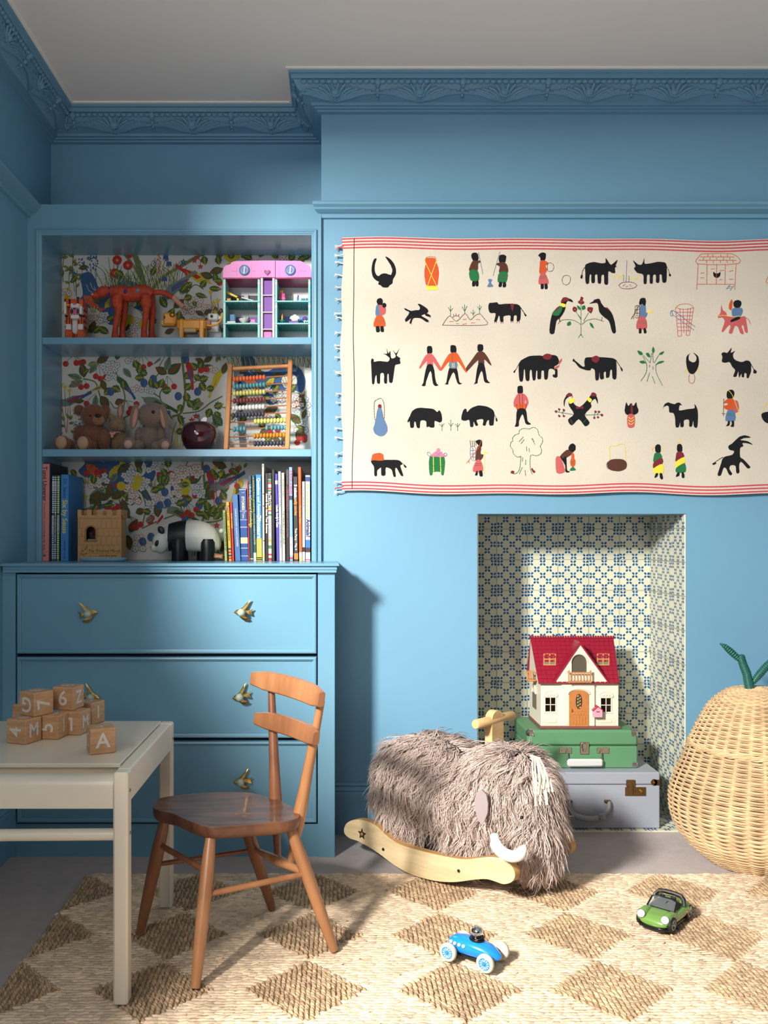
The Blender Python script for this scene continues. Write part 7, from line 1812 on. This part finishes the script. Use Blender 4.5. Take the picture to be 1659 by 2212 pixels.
# right group: foot x0, x1, top y, top x0 in the 6.912x enlargement from (460, 980)
B = [
 (175, 213, 845, 147, (170, 188, 116), 'pale lime spine, leftmost of the right-hand books, beside the panda', [('THE WONDERFUL WIZARD OF OZ', 1148, 5.2, (70, 90, 60), .0002)], []),
 (236, 280, 720, 196, (222, 188, 50), 'yellow paperback with little hearts between lime and red spines', [('Puppy Love', 1108, 7, (150, 50, 60), .0002), ('by Amanda James', 1152, 4.5, K_, .0001)], [(1184, 1188, (40, 60, 140)), (1191, 1195, (190, 40, 60)), (1198, 1202, (40, 60, 140)), (1204, 1208, (200, 40, 50))]),
 (286, 320, 725, 252, (198, 44, 34), 'narrow red paperback between the yellow book and light blue book', [('SHORT STORIES', 1125, 4.5, (230, 190, 60), .0002)], []),
 (332, 415, 605, 286, (66, 116, 176), 'mid-blue spine with white bird emblem and fine white lettering', [('CHARLIE MACKESY', 1118, 4.6, W_, .0001), ('ALWAYS REMEMBER', 1160, 4.6, W_, .0001)], []),
 (422, 530, 520, 387, (22, 76, 148), 'dark blue hardback with gilt moon and lantern decoration', [('\u263D', 1064, 9, (236, 220, 170), .0001), ('STORIES', 1087, 8, (236, 220, 170), .0004), ('Tales', 1113, 7, (220, 206, 160), .0001)], [(1057, 1058.2, W_), (1103.5, 1104.4, W_), (1122.5, 1123.3, W_), (1138, 1139.2, W_), (1183.5, 1184.5, W_), (1200.5, 1201.4, W_), (1161, 1174, (232, 216, 160))]),
 (532, 551, 415, 504, (206, 62, 50), 'very thin red picture book next to the gilt dark blue hardback', [], []),
 (556, 603, 325, 525, (22, 58, 76), 'dark teal spine with yellow lettering, General Knowledge', [('Lift-the-flap', 1063, 7, (150, 190, 210), .0002), ('General Knowledge', 1107, 8, (196, 182, 90), .0003)], [(1206, 1208, (206, 190, 90)), (1209, 1211, (60, 90, 170))]),
 (607, 648, 320, 580, (34, 76, 80), 'dark teal green spine beside the bright blue dinosaur book', [('A WORLD FULL of ANIMAL STORIES', 1082, 6.3, (150, 150, 90), .0002), ('ANGELA McALLISTER', 1155, 4.5, (190, 190, 160), .0001)], [(1194, 1212, (214, 214, 200))]),
 (652, 735, 312, 636, (16, 128, 196), 'bright blue spine titled Questions and Answers Dinosaurs', [('Questions and Answers', 1076, 9, (226, 222, 190), .0005), ('Dinosaurs', 1138, 12, (220, 232, 190), .0007)], [(1163, 1212, (176, 172, 70)), (1204, 1206, (60, 100, 180)), (1208, 1210, (60, 100, 180))]),
 (741, 773, 152, 731, (218, 210, 184), 'tall thin cream spine, the tallest book at the right', [('~', 1007, 9, K_, .0004), ('\u2022', 1067, 9, (60, 40, 50), .0004), ('\u2022', 1093, 9, K_, .0004), ('\u2022', 1168, 9, K_, .0004)], [(1195, 1205, (226, 212, 110))]),
 (782, 826, 290, 778, (22, 20, 20), 'black spine with white title, Animals Brag About Their Bottoms', [('Animals Brag About Their Bottoms', 1109, 6, W_, .0002)], []),
 (829, 878, 295, 822, (208, 208, 204), 'white floral spine titled The Girls with red and green flowers', [('The Girls', 1078, 7.5, K_, .0004), ('Lauren Ace & Jenny Lovlie', 1142, 4.2, (90, 90, 100), .0001)], [(1023, 1035, (22, 20, 20)), (1036, 1042, (60, 120, 60)), (1042, 1046, (196, 50, 50)), (1053, 1057, (196, 50, 50)), (1058, 1062, (60, 120, 60)), (1094, 1100, (220, 160, 60)), (1102, 1105, (180, 50, 40)), (1110, 1114, (60, 120, 60)), (1165, 1171, (220, 160, 60)), (1178, 1185, (70, 120, 60)), (1196, 1200, (190, 50, 50)), (1205, 1211, (150, 30, 34))]),
 (880, 922, 235, 878, (16, 15, 16), 'thick black spine in deep shade behind the white floral book', [], []),
 (950, 990, 298, 926, (74, 56, 158), 'purple spine with white title, near the middle of the right group', [('Uncle Andy\u2019s Cats', 1115, 6.5, W_, .0003)], [(1038, 1046, W_)]),
 (993, 1033, 265, 973, (184, 194, 212), 'pale bluish-white spine titled The Princess and the Pea', [('THE PRINCESS AND THE PEA', 1066, 4.6, (90, 90, 110), .0001), ('ANDERSEN & DUSIKOVA', 1158, 4.6, (70, 70, 90), .0001)], []),
 (1038, 1080, 285, 1023, (196, 192, 172), 'cream spine titled The Three Billy Goats Gruff', [('THE THREE BILLY GOATS GRUFF', 1140, 4.9, (50, 50, 50), .0001), ('RICHARDS & CIVARDI', 1054, 4, (70, 70, 70), .0001)], []),
 (1092, 1142, 240, 1086, (34, 22, 26), 'near-black and maroon spine beside the pale blue bear book', [('THE SEARCH FOR THE GIANT ARCTIC JELLYFISH', 1109, 4.8, (150, 80, 80), .0001), ('CHLOE SAVAGE', 1030, 4.6, (120, 110, 100), .0001)], [(1050, 1100, (70, 24, 30))]),
 (1148, 1196, 200, 1135, (116, 162, 208), 'light blue spine titled A Book of Bears in red', [('A BOOK of BEARS', 1042, 6.5, (190, 60, 100), .0003), ('Katie Viggers', 1172, 4.6, (190, 60, 90), .0001)], [(1160, 1200, (196, 202, 220)), (1071, 1080, (40, 48, 70)), (1204, 1208, (200, 50, 60))]),
 (1211, 1274, 340, 1198, (46, 48, 52), 'charcoal spine titled 5 minute stories in orange and white', [('5 minute', 1062, 8.5, W_, .0005), ('really stories', 1094, 7.5, (232, 130, 50), .0005), ('Tom Percy \u2022 May A', 1165, 6, W_, .0002)], [(1195, 1208, (214, 116, 40))]),
 (1288, 1332, 200, 1269, (230, 92, 36), 'tall orange spine titled The Book Tiger, third from the right', [('The Book Tiger', 1112, 6.5, (240, 150, 90), .0002)], [(1193, 1203, (216, 216, 210)), (1203, 1212, (214, 196, 120))]),
 (1336, 1377, 415, 1330, (198, 190, 188), 'short pale grey spine, second from the right', [('You Can\u2019t Feel the Sky', 1075, 4.6, (110, 110, 120), .0001)], [(1182, 1192, K_)]),
 (1384, 1453, 322, 1380, (208, 212, 218), 'white spine titled Do you know about Animals, the rightmost book', [('Do you know about', 1083, 9, (140, 176, 40), .0004), ('Animals?', 1141, 11, (28, 44, 110), .0008)], [(1030, 1040, (40, 60, 120)), (1166, 1183, (44, 108, 180)), (1183, 1193, (60, 34, 28)), (1208, 1210, (190, 50, 60))]),
]
for (x0, x1, yt, xt, col, lab, tx, bd) in B:
    u0, u1 = 460 + x0 / 6.912, 460 + x1 / 6.912; lean = (xt - x0) / 6.912
    book(u0, u1, 980 + yt / 6.912, col, lab, 'right', random.uniform(.15, .18), 2.998, lean, tx, bd)
# ================================================================ toy cars on the rug
CRB = M('toy_blue', (26, 140, 236), .22, coat=.6); IVR = M('tyre_ivory', (222, 214, 190), .6); CHR2 = M('chrome_bright', (220, 220, 222), .06, 1.0); BLG = M('plastic_black_gloss', (18, 18, 20), .25)
def loft(m, o, h, l, st, mat, n=24, ex=2.6):
    """st: (s, half width, z low, z high) cross sections along h"""
    vs = []; fs = []
    for (s, w_, z0, z1) in st:
        for k in range(n):
            a = 2 * math.pi * k / n; ca, sa = math.cos(a), math.sin(a); x = w_ * math.copysign(abs(ca) ** (2 / ex), ca); z = (z0 + z1) / 2 + (z1 - z0) / 2 * math.copysign(abs(sa) ** (2 / ex), sa)
            vs.append(o + h * s + l * x + Vector((0, 0, z)))
    for i in range(len(st) - 1):
        for k in range(n): q = (k + 1) % n; fs.append((i * n + k, i * n + q, (i + 1) * n + q, (i + 1) * n + k))
    fs.append(tuple(range(n - 1, -1, -1))); fs.append(tuple((len(st) - 1) * n + k for k in range(n))); return m.add(vs, fs, mat)
def wheel(root, c, ax, r, wd, tyre, hub, spokes, hubm2=None):
    m = MB(); R = Vector((0, 0, 1)).rotation_difference(ax).to_matrix(); h_ = wd / 2
    m.lathe([(r * .62, -h_ * .8), (r * .80, -h_), (r * .95, -h_ * .8), (r, -h_ * .3), (r, h_ * .3), (r * .95, h_ * .8), (r * .80, h_), (r * .62, h_ * .8)], c, tyre, 28, R); w_ = m.build('wheel', root, 50)
    m = MB(); m.torus(c + ax * (h_ * .75), r * .60, r * .07, hub, R, 24, 6); m.lathe([(r * .60, h_ * .3), (r * .60, h_ * .45)], c, hubm2 or hub, 20, R)
    for k in range(spokes): a = 2 * math.pi * k / spokes; m.tube([c + ax * (h_ * .8), c + ax * (h_ * .8) + R @ Vector((r * .6 * math.cos(a), r * .6 * math.sin(a), 0))], r * .05, hub, 5)
    m.ell(c + ax * (h_ * .85), r * .14, hub, n=10, m=6); m.build('hub', w_, 50)
h = Vector((.813, -.582, 0)); l = Vector((.582, .813, 0)); o = Vector((.311, 2.060, .017))
rc = thing('toy_racing_car', 'small bright blue racing car with ivory tyres and a chrome driver on the rug', 'toy car', o)
m = MB(); loft(m, o, h, l, [(-.060, .004, .020, .030), (-.056, .011, .014, .036), (-.045, .019, .011, .0445), (-.025, .0225, .010, .0475), (0, .0235, .010, .0475), (.020, .0225, .010, .045), (.040, .0195, .011, .0395), (.054, .012, .014, .031), (.061, .004, .018, .026)], CRB, 28, 2.3)
for k in range(4): c = o + h * (-.045 + .0105 * k) - l * (.0210 + (.0012 if k > 0 else -.001) + .0006 * k) + Vector((0, 0, .0355 - .0003 * k)); R = Vector((0, 0, 1)).rotation_difference((-l + Vector((0, 0, .35))).normalized()).to_matrix(); m.lathe([(.0034, -.002), (.0034, .0012), (.0001, .0014)], c, M('dot_white', (232, 232, 226), .5), 14, R)
m.build('body', rc, 60)
m = MB(); loft(m, o, h, l, [(-.050, .014, .006, .014), (0, .018, .006, .014), (.048, .012, .006, .015)], BLG, 16); m.build('chassis', rc, 50)
m = MB(); c = o + h * .006 + Vector((0, 0, .0460)); R = Matrix((h, l, Vector((0, 0, 1)))).transposed(); m.ell(c, (.017, .015, .006), BLG, R, 20, 10); m.tube([c + h * (.015 * math.cos(a)) + l * (.014 * math.sin(a)) + Vector((0, 0, .002 + .005 * max(0, math.cos(a)))) for a in np.linspace(0, 6.28, 20, endpoint=False)], .0018, BLG, 6, closed=True); m.build('cockpit', rc, 60)
m = MB(); m.ell(c + Vector((0, 0, .015)), .0125, CHR2, n=24, m=16); m.ell(c + Vector((0, 0, .003)), (.009, .011, .007), BLG, R, 14, 8); m.torus(c + Vector((0, 0, .0085)), .0108, .0010, BLG, None, 20, 6); m.build('driver', rc, 60)
for s_ in (-.043, .043):
    for t in (-1, 1): wheel(rc, o + h * s_ + l * (t * .036) + Vector((0, 0, .0192)), l * t, .0190, .013, IVR, CRB, 12, M('hub_darkblue', (14, 60, 120), .4))
    m = MB(); m.tube([o + h * s_ - l * .034 + Vector((0, 0, .0192)), o + h * s_ + l * .034 + Vector((0, 0, .0192))], .002, BLG, 8); m.build('axle', rc, 50)
rc.scale = (1.1, 1.1, 1.1)
# green sports car
CG = M('toy_green', (112, 152, 72), .28, coat=.5); TYB = M('tyre_black', (20, 20, 20), .6)
h = Vector((-.67, -.742, 0)); l = Vector((.742, -.67, 0)); o = Vector((.829, 2.270, .017))
gcar = thing('toy_sports_car', 'small olive green open-top sports car with a silver roll bar on the rug', 'toy car', o)
m = MB()
loft(m, o, h, l, [(-.064, .018, .014, .026), (-.060, .026, .010, .032), (-.050, .031, .008, .036), (-.035, .0335, .007, .0375), (-.012, .0335, .007, .034), (.012, .0325, .007, .033), (.030, .032, .007, .0325), (.045, .0305, .008, .0305), (.056, .027, .009, .026), (.062, .020, .012, .021)], CG, 32, 3.2)
for t in (-1, 1):
    loft(m, o + l * (t * .0235), h, l, [(.012, .007, .020, .032), (.030, .0085, .018, .0365), (.046, .0088, .016, .0375), (.056, .0080, .016, .034), (.060, .006, .018, .030)], CG, 18, 2.2)
    loft(m, o + l * (t * .0265), h, l, [(-.060, .004, .016, .026), (-.045, .009, .012, .034), (-.030, .0085, .012, .034), (-.010, .004, .014, .030)], CG, 16, 2.2)
m.build('body', gcar, 60)
m = MB(); loft(m, o, h, l, [(-.066, .022, .004, .011), (-.05, .031, .003, .010), (.05, .031, .003, .010), (.062, .026, .004, .012), (.0655, .016, .006, .012)], BLG, 20, 3.5); m.build('bumper', gcar, 50)
for t in (-1, 1):
    m = MB(); R = Vector((0, 0, 1)).rotation_difference((h + Vector((0, 0, .55))).normalized()).to_matrix(); c = o + l * (t * .0235) + h * .0575 + Vector((0, 0, .0288)); m.lathe([(.0078, -.002), (.0078, .001), (.005, .0028), (.0005, .0034)], c, M('lamp_pale_blue', (206, 226, 226), .15), 20, R); m.torus(c, .0078, .0008, CHROME, R, 20, 5); m.build('headlamp', gcar, 60)
m = MB(); loft(m, o, h, l, [(-.026, .024, .026, .0375), (-.01, .026, .026, .0365), (.012, .025, .026, .0358)], M('interior_black', (26, 24, 24), .6), 20, 3)
for t in (-1, 1): m.box(o + l * (t * .011) - h * .016 + Vector((0, 0, .042)), (.011, .005, .018), MC['interior_black'], Matrix((l, h, Vector((0, 0, 1)))).transposed() @ Matrix.Rotation(-.2, 3, 'X'), .003)
m.torus(o + l * .010 + h * .006 + Vector((0, 0, .041)), .005, .0009, BLG, Matrix.Rotation(1.1, 3, 'X'), 14, 5); m.build('interior', gcar, 50)
m = MB(); wf = [o + l * x + h * s_ + Vector((0, 0, z)) for x, s_, z in ((-.027, .020, .033), (-.0245, .002, .0475), (-.014, -.001, .0500), (.014, -.001, .0500), (.0245, .002, .0475), (.027, .020, .033))]
m.tube(wf, .0018, BLG, 8); m.tube([wf[0], wf[-1]], .0014, BLG, 8); ws = m.build('windscreen_frame', gcar, 60)
m = MB(); gm = bpy.data.materials.new('windscreen_glass'); gm.use_nodes = True; b_ = gm.node_tree.nodes['Principled BSDF']; b_.inputs['Base Color'].default_value = (.75, .8, .82, 1); b_.inputs['Roughness'].default_value = .05; b_.inputs['Transmission Weight'].default_value = .9; b_.inputs['IOR'].default_value = 1.2
m.prism(wf, h * .0008, gm); m.build('glass', ws, 30)
m = MB(); rb = [o + l * x - h * (.020 + s_) + Vector((0, 0, z)) for x, s_, z in ((-.029, -.002, .034), (-.0275, .002, .044), (-.022, .003, .0505), (-.010, .003, .0525), (.010, .003, .0525), (.022, .003, .0505), (.0275, .002, .044), (.029, -.002, .034))]
m.tube(rb, .0030, CHROME, 8, flat=1.6); m.tube([p - h * .006 for p in rb], .0034, BLG, 8, flat=1.5); m.build('roll_bar', gcar, 60)
m = MB(); c = o + l * .0338 - h * .028 + Vector((0, 0, .018)); R = Matrix((-h, Vector((0, 0, 1)), l)).transposed()
for k, col in enumerate(((200, 80, 50), (220, 190, 150), (180, 60, 50))): m.box(c + Vector((0, 0, .003 * k)), (.006, .0022, .0012), M('decal_%d' % k, col, .4), R)
m.build('side_badge', gcar, 30)
for s_ in (-.041, .041):
    for t in (-1, 1): wheel(gcar, o + h * s_ + l * (t * .0300) + Vector((0, 0, .0158)), l * t, .0155, .0095, TYB, CHROME, 5, BLG)
gcar.scale = (1.3, 1.3, 1.2)
